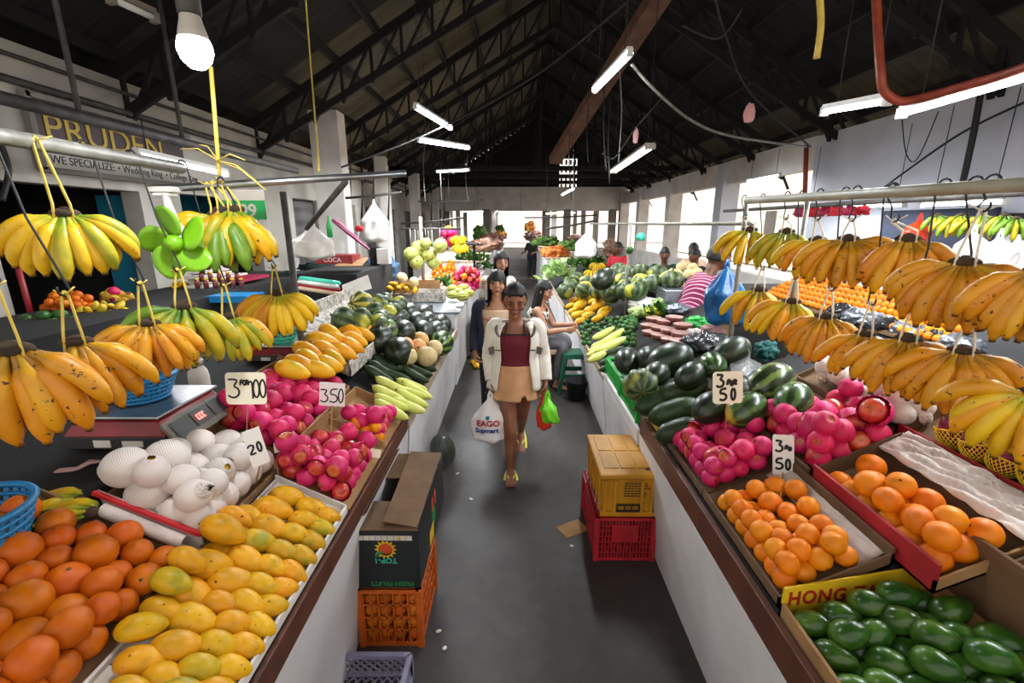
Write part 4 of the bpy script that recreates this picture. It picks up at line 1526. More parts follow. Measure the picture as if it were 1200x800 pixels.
tray('orange_box', 'red-sided carton of large oranges in the middle of the right stall', 1.085, 1.375, .99, 1.5, RP, .09, 'card_dark', lift=.005, walls='NSEW', heights={'N': .07, 'E': .06, 'S': .04, 'W': .085}, wallmats={'W': 'red_card', 'E': 'card_dark', 'S': 'card'})
crumpled('crumpled_paper', 'crumpled white paper spilling out beside the large oranges', [(1.29, .98, rz(1.29) + .05), (1.40, .98, rz(1.40) + .05), (1.40, 1.5, rz(1.40) + .06), (1.3, 1.5, rz(1.3) + .05)], .06, 'paper', 5)
# pink apples by the board
r1a = crop([(355, 210, 75), (285, 250, 75), (380, 255, 90), (220, 280, 70), (310, 290, 75), (250, 330, 80), (345, 345, 75), (450, 300, 105), (490, 245, 90), (180, 330, 62), (200, 370, 64), (230, 410, 60),
            (290, 370, 80), (410, 385, 100), (320, 415, 80), (510, 390, 100), (585, 375, 100), (545, 310, 75), (260, 450, 70), (295, 500, 80), (375, 475, 105), (470, 480, 90), (570, 470, 105), (650, 445, 78),
            (345, 565, 100), (440, 545, 90), (510, 535, 70), (550, 245, 70), (600, 240, 70), (405, 200, 60), (610, 520, 70), (165, 385, 40)], 740, 440, 4)
pile(['apple_most', 'apple_most', 'apple_full', 'apple_half', 'apple_full'], r1a, (RP[0] + .03, RP[1]), .1, 'pink-netted apple', 'by the brown board', 'apple', 'pink-netted apples along the right board', 1, 'face', .16, 0, .48, .3, 23, box=(.775, 1.08, 1.64, 2.3), fill=(.785, 1.07, 1.68, 2.12))
tray('apple_box', 'cardboard box of pink-netted apples along the right front board', .772, 1.075, 1.67, 2.46, RP, .05, 'card_dark', walls='NEW', heights={'E': .07, 'W': .035})
r2a = crop([(685, 195, 100), (725, 235, 105), (620, 230, 80), (770, 185, 70), (655, 280, 80), (790, 280, 90), (850, 160, 90), (945, 150, 120, None, 'apple'), (990, 100, 90), (900, 240, 130), (1090, 165, 120), (1035, 255, 130),
            (870, 330, 130), (985, 350, 120), (1095, 350, 120), (1165, 290, 140), (850, 440, 120), (970, 445, 110), (1080, 440, 110), (1160, 430, 110), (800, 400, 70), (915, 400, 80), (1020, 150, 80), (1040, 90, 70), (820, 220, 70), (770, 350, 80), (1040, 410, 80)], 740, 440, 4)
pile(['apple_full', 'apple_full', 'apple_most', 'apple_half'], r2a, (RP[0] + .04, RP[1]), .112, 'large pink-netted apple', 'behind the red-sided box', 'apple', 'large pink-netted apples behind the red box', 1, 'face', .16, 0, .5, .3, 24, box=(1.09, 1.42, 1.5, 2.3), fill=(1.1, 1.4, 1.54, 2.2))
tray('apple_box', 'cardboard box of large pink-netted apples behind the red-sided orange box', 1.085, 1.41, 1.52, 2.3, RP, .05, 'card_dark', walls='NW', heights={'W': .06})
# pears and dragon fruit
rp = crop([(300, 105, 70), (410, 190, 110), (505, 245, 140), (630, 245, 110), (470, 350, 110), (420, 120, 100), (500, 160, 110), (340, 75, 80), (370, 135, 80), (560, 170, 90), (455, 280, 90)], 940, 440, 4)
pile(['pear_a', 'pear_b'], rp, (RP[0] + .04, RP[1]), .112, 'white-netted pear', 'behind the dragon fruit', 'pear', 'pears in white foam nets, right stall', 1, 'any', .14, 0, .5, .3, 25, box=(1.4, 1.75, 1.55, 2.2), fill=(1.42, 1.73, 1.6, 2.18))
tray('pear_box', 'low carton under the white-netted pears on the right', 1.415, 1.74, 1.58, 2.2, RP, .03, 'card_dark', walls='NW')
rd = crop([(580, 375, 150), (700, 460, 180), (880, 560, 220), (760, 345, 130), (1010, 600, 170), (820, 430, 120), (1010, 700, 170)], 940, 440, 4)
pile(['dragon'], rd, (RP[0] + .03, RP[1]), .118, 'magenta dragon fruit', 'in yellow net', 'dragon fruit', 'dragon fruit in yellow nets', 1, 'up', .12, 0, .5, .3, 26, box=(1.42, 1.76, .6, 1.57))
tray('dragon_fruit_box', 'red carton of dragon fruit at the inner side of the right stall', 1.418, 1.745, .7, 1.57, RP, .055, 'card_dark', walls='NEW', wallmats={'W': 'red_card'})
b = MB().box((.7735, 2.3, rz(.77) + .02), (.004, .28, .04))
solo('yellow_label', b, 'yellow_card', 'yellow printed strip at the far end of the pink apple box', 'label')
b = MB().box((1.415, 1.16, rz(1.415) + .03), (.004, .07, .035), Euler((0, 0, 0)))
solo('paper_label', b, 'card_white', 'small white barcode label on the red dragon fruit carton', 'label')

# green mangoes in the yellow lettered carton
gm = crop([(385, 478, 80), (455, 478, 65), (580, 480, 125), (770, 410, 130), (690, 490, 90), (780, 505, 135), (905, 485, 120), (445, 555, 105), (555, 565, 120), (500, 500, 60), (665, 575, 95), (790, 610, 130),
           (915, 590, 145), (1000, 565, 105), (520, 640, 130), (625, 675, 80), (725, 665, 140), (1060, 690, 160), (935, 700, 130), (640, 430, 90), (700, 400, 90), (850, 540, 70), (1140, 670, 130), (610, 620, 70),
           (830, 730, 110), (560, 720, 90), (650, 735, 90), (1000, 740, 110), (1060, 610, 90), (1130, 740, 120), (450, 640, 60), (480, 700, 90), (1000, 650, 80), (860, 800, 120), (980, 800, 120), (700, 800, 120), (1100, 800, 120), (1190, 760, 110)], 800, 560, 3)
GP = (RP[0] - .095, RP[1])
pile(['mango_green'], gm, GP, .125, 'green mango', 'in the yellow lettered carton', 'mango', 'green mangoes in the lettered carton', 1, 'long', .12, -.5, .38, .5, 27, box=(.785, 1.205, .4, 1.06), fill=(.79, 1.2, .52, 1.06))
t = tray('mango_carton', 'yellow and brown carton with red lettering full of green mangoes', .772, 1.215, .5, 1.095, RP, .075, 'card', lift=-.118, walls='EW', heights={'E': .2, 'W': .15}, wallmats={ 'E': 'card_dark'})
b = MB().hexa([(.772, 1.088, .68), (1.215, 1.088, .74), (1.215, 1.095, .74), (.772, 1.095, .68)],
              [(.772, 1.088, .84), (1.215, 1.088, .93), (1.215, 1.095, .93), (.772, 1.095, .84)])
part('box_wall', b, 'yellow_card', t, label='yellow carton end with red capital letters')
# lettering on the near face of the far wall
tx = text_mb('HONG TA', .045, .0012, 1.12, .0012)
u = Vector((1, 0, .12)).normalized()
q = .25 / tx.width
for p in tx.v:
    p.x *= q
Rm = Matrix((u, Vector((0, -1, 0)).cross(u) * -1 if False else Vector((0, 0, 1)), Vector((0, -1, 0)))).transposed()
tx.xf(Rm, (.785, 1.0862, .785))
defmat('red_ink', '#a3231c', rough=.5)
part('lettering', tx, 'red_ink', t)
# yellow nets heap at the near right corner
def net_cup(c, r, h, label):
    net = MB()
    nl, nm = 22, 6
    for i in range(nm):
        for j in range(nl):
            for dj in (1, -1):
                pp = []
                for (ii, jj) in ((i, j + (i % 2) * .5), (i + 1, j + (i % 2) * .5 + dj * .5)):
                    lo = 2 * PI * jj / nl
                    rr = r * (1 - .35 * (ii / nm) ** 2)
                    pp.append(Vector((c[0] + math.cos(lo) * rr, c[1] + math.sin(lo) * rr * .7, c[2] + h * ii / nm)))
                net.tube(pp, .002, 4, cap=False)
    return solo('foam_net', net, 'yellow_net', label, 'foam net')
net_cup(Vector((1.42, .86, rz(1.42) + .01)), .07, .05, 'empty yellow foam net at the near right corner by the green mangoes')
tray('corner_carton', 'dark open carton at the near right corner past the green mangoes', 1.225, 1.412, .5, .97, RP, .05, 'card_dark', walls='NE')

# price signs
price_sign(853, 454, 35, 38, 1.82, [('3', .1, .52, .4), ('F', .47, .58, .16), ('O', .57, .56, .16), ('R', .68, .58, .16), ('5', .2, .1, .38), ('o', .6, .1, .38)],
           'cream card reading 3 for 50 over the pink apples before the watermelons', 'sign_card', .04, 0, stick_to=atP(850, 510, RP[0] + .1, RP[1]))
price_sign(918, 533, 22, 48, 1.6, [('3', .1, .58, .28), ('F', .58, .64, .1), ('O', .72, .62, .1), ('5', .1, .14, .28), ('o', .6, .13, .28)],
           'tilted card reading 3 for 50 standing above the stacked oranges', 'sign_card_white', .1, -.35, stick_to=atP(915, 582, RP[0] + .06, RP[1]), pw=.002)
price_sign(1001, 454, 22, 24, 1.95, [('1', .06, .28, .45), ('o', .35, .28, .45), ('o', .65, .28, .45)], 'grey card reading 100 above the large pink apples', 'sign_grey', -.15, -.1, stick_to=atP(998, 478, RP[0] + .12, RP[1]))
# ------------------------------------------------------------------ bananas
def banana_mat(key, body, body2, neck, spots=.64, rnd=.06, streak=.5):
    k = N(key)
    v = k.coord()
    a = k.n('ShaderNodeAttribute', attribute_name='along')
    n1 = k.noise(v, 3.2, 3, .5, off=True)
    c = k.ramp(n1, [(.35, body), (.65, body2)])
    # greener neck and dark tip
    c = k.mix(k.val(a.outputs['Fac'], .3, .1), c, neck)
    c = k.mix(k.val(a.outputs['Fac'], .93, .99), c, '#2c1f12')
    f = k.noise(v, 9, 4, .7, off=True)
    c = k.mix(k.val(f, spots, spots + .03), c, '#3a2410')
    c = k.rand_hsv(c, rnd, .006)
    k.base(c)
    k.set(Roughness=.45)
    k.bump(k.noise(v, 14, 3), .08, .02)
    M[key] = k.m
banana_mat('banana_ripe', '#d08a08', '#dc9c0e', '#b88c12', .63)
banana_mat('banana_orange', '#c67c06', '#d48e0a', '#96690e', .62)
banana_mat('banana_yellow', '#d4a80e', '#dfb614', '#a8a41c', .655)
banana_mat('banana_turning', '#8e9418', '#c2a414', '#6c861c', .69)
banana_mat('banana_green', '#567a1a', '#70901e', '#466c18', .74)
defmat('crown_brown', '#4b3a26', '#2c2118', rough=.9, scale=30, bump=.5, bscale=40)
defmat('raffia', '#e0c860', '#c9ae48', rough=.7, scale=30)
defmat('raffia_white', '#e2dccb', '#c9c2ae', rough=.7, scale=30)

BAN = {}
def banana_mesh(bend, fat, key):
    b = MB()
    n = 18
    pts, rr, at = [], [], []
    p = Vector((0, 0, 0))
    for i in range(n + 1):
        t = i / n
        ang = bend * (t ** 1.15)
        pts.append(p.copy())
        if t < .1:
            r = .032 + .012 * t / .1
        elif t < .32:
            q = (t - .1) / .22
            r = .044 + (fat - .044) * (q * q * (3 - 2 * q))
        elif t < .72:
            r = fat * (1 - .04 * ((t - .52) / .2) ** 2)
        elif t < .95:
            q = (t - .72) / .23
            r = fat * .96 * (1 - q * q) + .04 * q * q
        else:
            r = .036
        rr.append(r)
        at.append(max(.001, t))
        p = p + Vector((math.sin(ang), 0, -math.cos(ang))) / n
    b.tube(pts, rr, 10, attr=at)
    # gentle five-sided section
    return b.mesh('banana', key)
for key in ('banana_ripe', 'banana_orange', 'banana_yellow', 'banana_turning', 'banana_green'):
    BAN[key] = [banana_mesh(math.radians(bd), ft, key) for bd, ft in ((26, .112), (40, .118), (54, .12), (68, .116), (82, .12), (96, .114))]

def banana_hand(crown, L, n, a0, a1, mats, label, yaw, group, n2=None, tilt=38, seed=1, roll=0, string_to=None, smat='raffia', two=True, lean=0, flat=False):
    """crown: world point; fan from a0 to a1 degrees, measured from straight down; yaw: facing, 0 looks along -Y"""
    rnd = random.Random(seed)
    c = Vector(crown)
    t = thing('hanging_banana_hand' if string_to is not None or not flat else 'banana_hand', label, 'bananas', c, group)
    face = Vector((math.sin(yaw), -math.cos(yaw), 0))
    side = Vector((math.cos(yaw), math.sin(yaw), 0))
    up = Vector((0, 0, 1))
    if lean:
        RR = Matrix.Rotation(math.radians(lean), 3, face)
        side = RR @ side
        upf = RR @ up
    else:
        upf = up
    b = MB()
    wd = L * .2
    b.ball(c + upf * L * .02, (wd, L * .1, L * .09), 14, 8, Matrix((side, side.cross(upf) * -1, upf)).transposed())
    b.tube([c + upf * L * .02, c + upf * L * .12 - face * L * .02], [L * .09, L * .05], 8)
    part('crown', b, 'crown_brown', t)
    layers = [(max(4, round(n * .9)), tilt * .62, 1.0, 0)]
    if two:
        layers.append((n2 or max(3, round(n * .6)), -tilt * .25, .97, 1))
    for cnt, tl, ls, li in layers:
        for i in range(cnt):
            f = i / max(1, cnt - 1)
            ph = math.radians((a0 + (a1 - a0) * f) * (1.0 if li == 0 else .8) + rnd.uniform(-6, 6) + (5 if li else 0))
            ps = math.radians(tl + rnd.uniform(-11, 11)) * (.45 + .55 * math.cos(ph) if abs(ph) < 2 else .3)
            d = (-upf * math.cos(ph) + side * math.sin(ph)).normalized()
            d = (d * math.cos(ps) + face * math.sin(ps)).normalized()
            dn = -up if not flat else (-face * .3 - upf)
            x = dn - d * dn.dot(d)
            if x.length < .12:
                x = -face - d * (-face).dot(d)
            else:
                x = x.normalized() + (-face * .35)
                x = x - d * x.dot(d)
            x.normalize()
            z = -d
            y = z.cross(x)
            R = Matrix((x, y, z)).transposed()
            mk = mats[min(len(mats) - 1, int(f * len(mats) * .999))] if isinstance(mats, tuple) else rnd.choice(mats)
            bi = (abs(math.degrees(ph)) * .75 + 22 - 26) / 14 + rnd.uniform(-.7, .7)
            o = link('banana', BAN[mk][max(0, min(5, round(bi)))], t)
            st = side * (math.sin(ph) * wd * .75) - upf * L * .02 + face * (L * .04 if li == 0 else -L * .05)
            o.location = st
            o.rotation_euler = R.to_euler()
            o.scale = (L * ls * rnd.uniform(.93, 1.07),) * 3
    if string_to is not None:
        s = Vector(string_to)
        b = MB()
        for q in (-1, 1):
            b.tube([c + side * (q * L * .12) - upf * L * .1 + face * L * .08, c + side * (q * L * .1) + upf * L * .16 + face * L * .06, s + side * q * .006, s + up * .012], .0042, 6, flat=.5)
        for q in (-1, 1):
            b.tube([s, s + side * .03 * q * rnd.uniform(.6, 1.2) + up * rnd.uniform(.0, .025)], .004, 5, flat=.5)
        part('tie_string', b, smat, t)
    return t

def hook(top, bottom, label, group='wire hooks on the banana poles', r=.0028):
    """S hook from the pole to the string"""
    top, bottom = Vector(top), Vector(bottom)
    pts = []
    for i in range(9):
        a = PI * (1.15 - 1.25 * i / 8)
        pts.append(top + Vector((.0, .024 * math.cos(a), .004 + .024 * math.sin(a))))
    pts.append(top * .5 + bottom * .5 + Vector((0, .004, 0)))
    for i in range(8):
        a = PI * (-.05 - 1.1 * i / 7)
        pts.append(bottom + Vector((0, .016 * math.cos(a), .016 + .016 * math.sin(a))))
    return solo('hanging_hook', MB().tube(pts, r, 6), 'wire', label, 'hook', group)

XB = 1.17
# right poles
pa, pb = atX(875, 235, XB), atX(1200, 216, XB)
d = (pb - pa)
pole_r = lambda y: pa + d * ((y - pa.y) / d.y)
t = MB().tube([pole_r(pa.y), pole_r(.35)], .017, 12)
solo('banana_pole', t, 'cream_pipe', 'thick pale pole over the right stall with the banana hooks', 'pole')
GR = 'banana hands over the right stall'
YR = -.62
#   crown px, py, n, a0, a1, length px, mats, label
UP = [
    (879, 270, 6, -75, 55, 44, ['banana_yellow', 'banana_ripe'], 'small yellow banana hand at the far end of the upper right row', XB + .05),
    (922, 272, 7, -70, 60, 46, ['banana_yellow', 'banana_turning'], 'greenish yellow banana hand, second from the far end of the upper right row', XB + .02),
    (958, 282, 7, -80, 40, 50, ['banana_yellow', 'banana_ripe'], 'yellow banana hand, third from the far end of the upper right row', XB + .02),
    (994, 281, 11, -88, 92, 58, ['banana_ripe', 'banana_orange'], 'wide ripe banana hand in the middle of the upper right row', XB),
    (1064, 281, 9, -60, 70, 66, ['banana_orange', 'banana_ripe'], 'ripe banana hand tucked behind the largest upper right one', XB + .08),
    (1130, 309, 14, -98, 84, 80, ['banana_ripe', 'banana_orange'], 'largest ripe banana hand, nearly fan shaped, in the upper right row', XB - .02),
    (1222, 318, 11, -78, 40, 88, ['banana_ripe', 'banana_orange'], 'ripe banana hand cut by the frame at the near end of the upper right row', XB - .02),
]
for i, (px, py, n, a0, a1, lp, ms, lab, xx) in enumerate(UP):
    c = atX(px, py, xx)
    L = lp * zdepth(c) / FPX * .98
    pt = pole_r(c.y)
    hb = Vector((pt.x * .7 + c.x * .3, c.y, pt.z - (.09 if i < 5 else .06)))
    banana_hand(c, L, n, a0, a1, ms, lab, YR, GR, tilt=36, seed=100 + i, string_to=hb, smat='raffia_white')
    hook(pt, hb, 'wire hook on the right pole, %s upper banana hand from far end' % ORD[i])
LO = [
    (890, 340, 6, -65, 45, 48, ['banana_yellow', 'banana_ripe'], 'yellow banana hand at the far end of the lower right row', XB + .04),
    (928, 354, 9, -84, 50, 52, ['banana_ripe', 'banana_yellow'], 'yellow banana hand, second from the far end of the lower right row', XB + .02),
    (968, 372, 11, -84, 66, 56, ['banana_ripe', 'banana_orange'], 'full ripe banana hand, third from the far end of the lower right row', XB),
    (1014, 392, 9, -66, 60, 56, ['banana_ripe', 'banana_orange'], 'ripe banana hand, fourth from the far end of the lower right row', XB),
    (1064, 398, 12, -72, 84, 70, ['banana_ripe', 'banana_orange'], 'full ripe banana hand hanging lowest in the middle of the lower right row', XB - .02),
    (1128, 412, 11, -84, 84, 76, ['banana_orange', 'banana_ripe'], 'dark ripe banana hand above the dragon fruit', XB + .06),
    (1216, 462, 9, -100, 24, 88, ['banana_ripe', 'banana_yellow'], 'big curved banana hand nearest the frame edge, over the dragon fruit', XB + .0),
]
for i, (px, py, n, a0, a1, lp, ms, lab, xx) in enumerate(LO):
    c = atX(px, py, xx)
    L = lp * zdepth(c) / FPX * .98
    pt = pole_r(c.y + .03)
    hb = c + Vector((.0, 0, .1))
    banana_hand(c, L, n, a0, a1, ms, lab, YR, GR, tilt=36, seed=200 + i, string_to=hb, smat='raffia_white')
    hook(Vector((pt.x + .012, pt.y, pt.z)), hb, 'long wire hook down to the %s lower right banana hand from far end' % ORD[i])

# left poles
XA = -1.12
pl0, pl1 = atX(-40, 152, -1.2), atX(212, 197, -1.2)
pole_l = lambda y: pl0 + (pl1 - pl0) * ((y - pl0.y) / (pl1.y - pl0.y))
solo('banana_pole', MB().tube([pole_l(.5), pole_l(pl1.y)], .02, 12), 'grey_pipe', 'thick grey pole at upper left holding the nearest bananas', 'pole')
q0, q1 = atY(176, 222, 1.72), atY(476, 203, 1.98)
solo('banana_pole', MB().tube([q0, q1], .0135, 12), 'steel', 'silver pole crossing over the left stall with yellow tied strings', 'pole')
pole_c = lambda x: q0 + (q1 - q0) * ((x - q0.x) / (q1.x - q0.x))
GL = 'banana hands over the left stall'
LU = [
    (90, 252, 12, -84, 86, 76, ['banana_yellow', 'banana_yellow', 'banana_turning'], 'greenish yellow banana hand hanging uppermost at the near left', XA, .5, (100, 182), 1),
    (281, 253, 12, -96, 76, 62, ('banana_yellow', 'banana_green', 'banana_green', 'banana_green', 'banana_yellow'), 'banana hand with green middle fingers in front of the green price board', XA, .3, (264, 214), 2),
    (322, 250, 6, -50, 50, 54, ['banana_yellow', 'banana_ripe'], 'yellow banana hand just right of the green-middled one', XA + .02, .5, (302, 213), 2),
    (352, 250, 6, -45, 45, 42, ['banana_turning', 'banana_yellow'], 'small greenish banana hand at the end of the silver pole row', XA + .05, .5, (325, 212), 2),
]
for i, (px, py, n, a0, a1, lp, ms, lab, xx, yw, sp, wh) in enumerate(LU):
    c = atX(px, py, xx)
    L = lp * zdepth(c) / FPX * 1.0
    st = atY(sp[0], sp[1], c.y)
    if wh == 2:
        e = pole_c(c.x)
        st = Vector((c.x - .02, e.y - .016, e.z))
        if i > 0:
            c.y = e.y
    else:
        e = pole_l(c.y)
        st = Vector((e.x + .02, e.y, e.z))
        c.x = e.x + .05
    banana_hand(c, L, n, a0, a1, ms, lab, yw, GL, tilt=36, seed=300 + i, string_to=st)
LL = [
    (14, 412, 8, -50, 66, 112, ['banana_orange', 'banana_ripe'], 'big ripe banana hand at the left frame edge above the deep oranges', -1.1, .45, (75, 330)),
    (90, 402, 9, -16, 72, 82, ['banana_ripe', 'banana_orange'], 'ripe banana hand beside the edge one, over the blue basket', -1.1, .45, (68, 330)),
    (174, 380, 12, -92, 84, 64, ['banana_orange', 'banana_ripe'], 'ripe orange-yellow banana hand behind the blue basket one', -1.12, .4, (160, 325)),
    (216, 360, 8, -92, 60, 68, ['banana_green', 'banana_turning', 'banana_turning'], 'green banana hand with a thick brown stalk in the lower left row', -1.12, .4, (205, 310)),
    (268, 372, 9, -40, 78, 52, ['banana_turning', 'banana_ripe'], 'greenish banana hand right of the brown stalk, lower left row', -1.12, .4, (258, 330)),
    (325, 345, 12, -84, 84, 50, ['banana_yellow', 'banana_ripe'], 'clean yellow fan of bananas at the far end of the lower left row', -1.1, .3, (323, 297)),
]
for i, (px, py, n, a0, a1, lp, ms, lab, xx, yw, sp) in enumerate(LL):
    c = atX(px, py, xx)
    L = lp * zdepth(c) / FPX * 1.0
    st = c + Vector((0, 0, .12 if i else .14))
    banana_hand(c, L, n, a0, a1, ms, lab, yw, GL, tilt=36, seed=400 + i, string_to=st)
    top = pole_l(c.y) + Vector((0, 0, 0)) if c.y < 1.75 else pole_c(c.x)
    if c.y < 1.75:
        hook(top + Vector((.0, 0, 0)), st, 'black wire hook to the %s of the lower left banana hands' % (ORD[i] + ' from the frame edge'))
    else:
        hook(top, st, 'black wire hook to the %s of the lower left banana hands' % (ORD[i] + ' from the frame edge'))
# bananas lying in the crate
for i, (px, py, lab, L) in enumerate(((92, 586, 'small yellow banana bunch lying in the wooden crate, farther one', .15), (106, 600, 'small yellow banana bunch lying nearest the deep oranges', .14))):
    c = atZ(px, py, 1.06)
    t = thing('banana_hand', lab, 'bananas', c, 'small banana bunches in the crate')
    rnd = random.Random(40 + i)
    part('crown', MB().ball(c, (.016, .02, .016), 12, 8), 'crown_brown', t)
    for j in range(7):
        a = math.radians(-34 + 12 * j + (6 if i else 0))
        d = Vector((-math.cos(a), math.sin(a) * .8, -.12 + .06 * (j % 3))).normalized()
        x = Vector((0, -1, -.35))
        x = (x - d * x.dot(d)).normalized()
        z = -d
        R = Matrix((x, z.cross(x), z)).transposed()
        o = link('banana', BAN['banana_turning' if j % 3 == 0 else 'banana_yellow'][1 + j % 3], t)
        o.location = Vector((0, .006 * (j - 3), .012 * (j % 2)))
        o.rotation_euler = R.to_euler()
        o.scale = (L * rnd.uniform(.92, 1.05),) * 3
# posts of the left stall
c0 = atY(360, 446, 2.62)
solo('stall_post', MB().tube([(c0.x, c0.y, .0), (c0.x - .01, c0.y, 2.02)], .018, 12), 'dark_pipe', 'dark upright post behind the heaped pink apples on the left', 'post')
e0, e1 = atY(364, 262, 2.55), atY(405, 213, 2.05)
solo('pole_brace', MB().tube([e0 + (e0 - e1) * .15, e1], .013, 10), 'dark_pipe', 'slanting dark brace propping the end of the silver pole', 'brace')
# posts of the right stall
for px0, py0, px1, py1, Y, lab in ((866, 372, 850, 440, 2.62, 'slim grey post beside the three for fifty card'), (924, 400, 916, 432, 2.5, 'grey post behind the lower right bananas')):
    a_, b_ = atY(px0, py0, Y), atY(px1, py1, Y)
    solo('stall_post', MB().tube([(b_.x, Y, rz(b_.x) - .1), (b_.x, Y, 1.99)], .013, 10), 'grey_pipe', lab, 'post')
# yellow knot and rope of the hanging bulb
b = MB().tube([atY(247, 78, 1.72), atY(252, 140, 1.72), atY(257, 205, 1.72)], .007, 8)
solo('rope', b, 'raffia', 'tan rope tied down to the silver pole under the light bulb', 'rope')
b = MB()
for dx, dz in ((-.12, .035), (-.05, .05), (.13, -.07), (.1, .0), (.16, -.1)):
    p = atY(256, 188, 1.7)
    b.tube([p, p + Vector((dx * .5, -.01, dz * .5 + .02)), p + Vector((dx, -.01, dz))], .005, 5, flat=.4)
solo('raffia_knot', b, 'raffia', 'yellow raffia knot with loose ends under the light bulb', 'knot')
# green price board behind the bananas
c = atY(285, 240, 2.1)
t = thing('price_board', 'white and green printed price board behind the green-middled bananas', 'sign', c)
defmat('print_green', '#15a04e', rough=.45)
part('board', MB().box(c, (.2, .006, .13)), 'card_white', t)
part('green_panel', MB().box(c + Vector((0, -.004, -.022)), (.2, .003, .082)), 'print_green', t)
tx = text_mb('799', .055, .001, 1, .0015)
tx.xf(Matrix.Rotation(PI / 2, 3, 'X'), c + Vector((-.055, -.0065, -.05)))
part('lettering', tx, 'card_white', t)
# electric fan, lime green blades on a white bracket
fc = atY(206, 285, 1.55)
t = thing('wall_fan', 'lime green fan hanging from a white arm at the silver pole end', 'fan', fc)
defmat('lime_plastic', '#74ad1a', rough=.35)
defmat('white_plastic', '#dcdad4', rough=.4)
for i in range(5):
    a = 2 * PI * i / 5 + .3
    b = MB()
    def fn(u, v, a=a):
        r = .025 + .1 * u
        w = (.012 + .034 * math.sin(PI * min(1, u * .9 + .1)) ** .7) * (v - .5) * 2
        aa = a + .35 * u
        return fc + Vector((r * math.cos(aa) - w * math.sin(aa), w * .45, r * math.sin(aa) + w * math.cos(aa)))
    b.sheet(fn, 8, 4)
    o = part('fan_blade', b, 'lime_plastic', t)
    s = o.modifiers.new('thick', 'SOLIDIFY'); s.thickness = .0025
Rf = Matrix.Rotation(PI / 2, 3, 'X')
part('hub', MB().lathe([(0, -.02), (.02, -.015), (.028, .005), (.028, .02), (.02, .032), (0, .035)], 20, fc, Rf), 'lime_plastic', t)
part('motor', MB().lathe([(0, -.1), (.02, -.09), (.03, -.06), (.03, -.02), (.01, -.01)], 20, fc, Rf), 'white_plastic', t)
arm0 = fc + Vector((-.0, .07, .01))
part('arm', MB().tube([arm0, atY(205, 262, 1.65), atY(197, 240, 1.68), q0 + Vector((.05, 0, -.005))], [.014, .017, .014, .012], 10), 'white_plastic', t)
part('clamp', MB().box(q0 + Vector((.05, 0, .0)), (.09, .05, .02)).box(q0 + Vector((.05, 0, -.018)), (.06, .05, .012)), 'white_plastic', t, .004)
# ------------------------------------------------------------------ people
def skin_mat(key, c1, c2):
    k = N(key)
    v = k.coord()
    k.base(k.ramp(k.noise(v, 9, 4), [(.35, c1), (.7, c2)]))
    k.set(Roughness=.5)
    k.b.inputs['Subsurface Weight'].default_value = .05
    k.b.inputs['Subsurface Radius'].default_value = (.01, .004, .002)
    M[key] = k.m
skin_mat('skin_tan', '#7a4a32', '#8f5b40')
skin_mat('skin_light', '#a8755a', '#bd8b6e')
skin_mat('skin_dark', '#5d3a2a', '#70482f')
defmat('hair_black', '#080707', '#120f0e', rough=.6, scale=40)
defmat('eye_dark', '#120c0a', rough=.2)
defmat('lip', '#7c3b35', rough=.5)
defmat('cloth_white', '#e4ded3', '#cfc8bc', rough=.85, scale=8, bump=.4, bscale=26)
defmat('cloth_maroon', '#6a1224', '#580e1d', rough=.85, scale=60)
defmat('cloth_tan', '#d0a074', '#c08f64', rough=.85, scale=8, bump=.3, bscale=30)
defmat('cloth_navy', '#151b2e', '#1d2439', rough=.85, scale=20)
defmat('cloth_grey', '#67656a', '#56545a', rough=.85, scale=12)
defmat('cloth_black', '#141417', rough=.85)
defmat('cloth_green', '#1f3a2c', rough=.85)
defmat('cloth_beige', '#c9ab8f', rough=.85)
defmat('cloth_red', '#b3202f', rough=.85)
defmat('cloth_blue', '#3a5f86', '#2f4d70', rough=.85, scale=14)
defmat('cloth_pattern', '#d9d2c8', '#2a2527', rough=.85, scale=26, lo=.48, hi=.54)
defmat('cloth_dots', '#17171b', '#c9c4bc', rough=.85, scale=60, lo=.66, hi=.7)
defmat('lining_grey', '#6d655e', '#4f4842', rough=.85, scale=60)
defmat('sandal_yellow', '#d9d23a', rough=.5)
k = N('cloth_stripes')
v = k.coord()
w = k.n('ShaderNodeTexWave', wave_type='BANDS', bands_direction='DIAGONAL')
w.inputs['Scale'].default_value = 11
w.inputs['Distortion'].default_value = 1.2
k.l(v, w.inputs['Vector'])
k.base(k.ramp(w.outputs['Fac'], [(.8, '#74123f'), (.92, '#cfa3b4')]))
k.set(Roughness=.85)
M['cloth_stripes'] = k.m

def ring(c, s, f, w, d, n=20, p=2.0):
    out = []
    for j in range(n):
        a = 2 * PI * j / n
        ca, sa = math.cos(a), math.sin(a)
        if p != 2:
            ca = math.copysign(abs(ca) ** (2 / p), ca)
            sa = math.copysign(abs(sa) ** (2 / p), sa)
        out.append(c + s * (w * ca) + f * (d * sa))
    return out

def remeshed(mb, voxel, smooth=4, name='person'):
    me = bpy.data.meshes.new('tmp')
    me.from_pydata(mb.v, [], mb.f)
    o = bpy.data.objects.new('tmp', me)
    COL.objects.link(o)
    r = o.modifiers.new('r', 'REMESH')
    r.mode = 'VOXEL'
    r.voxel_size = voxel
    r.use_smooth_shade = True
    s = o.modifiers.new('s', 'SMOOTH')
    s.factor = .5
    s.iterations = smooth
    bpy.context.view_layer.update()
    dg = bpy.context.evaluated_depsgraph_get()
    out = bpy.data.meshes.new_from_object(o.evaluated_get(dg))
    bpy.data.objects.remove(o)
    bpy.data.meshes.remove(me)
    return out

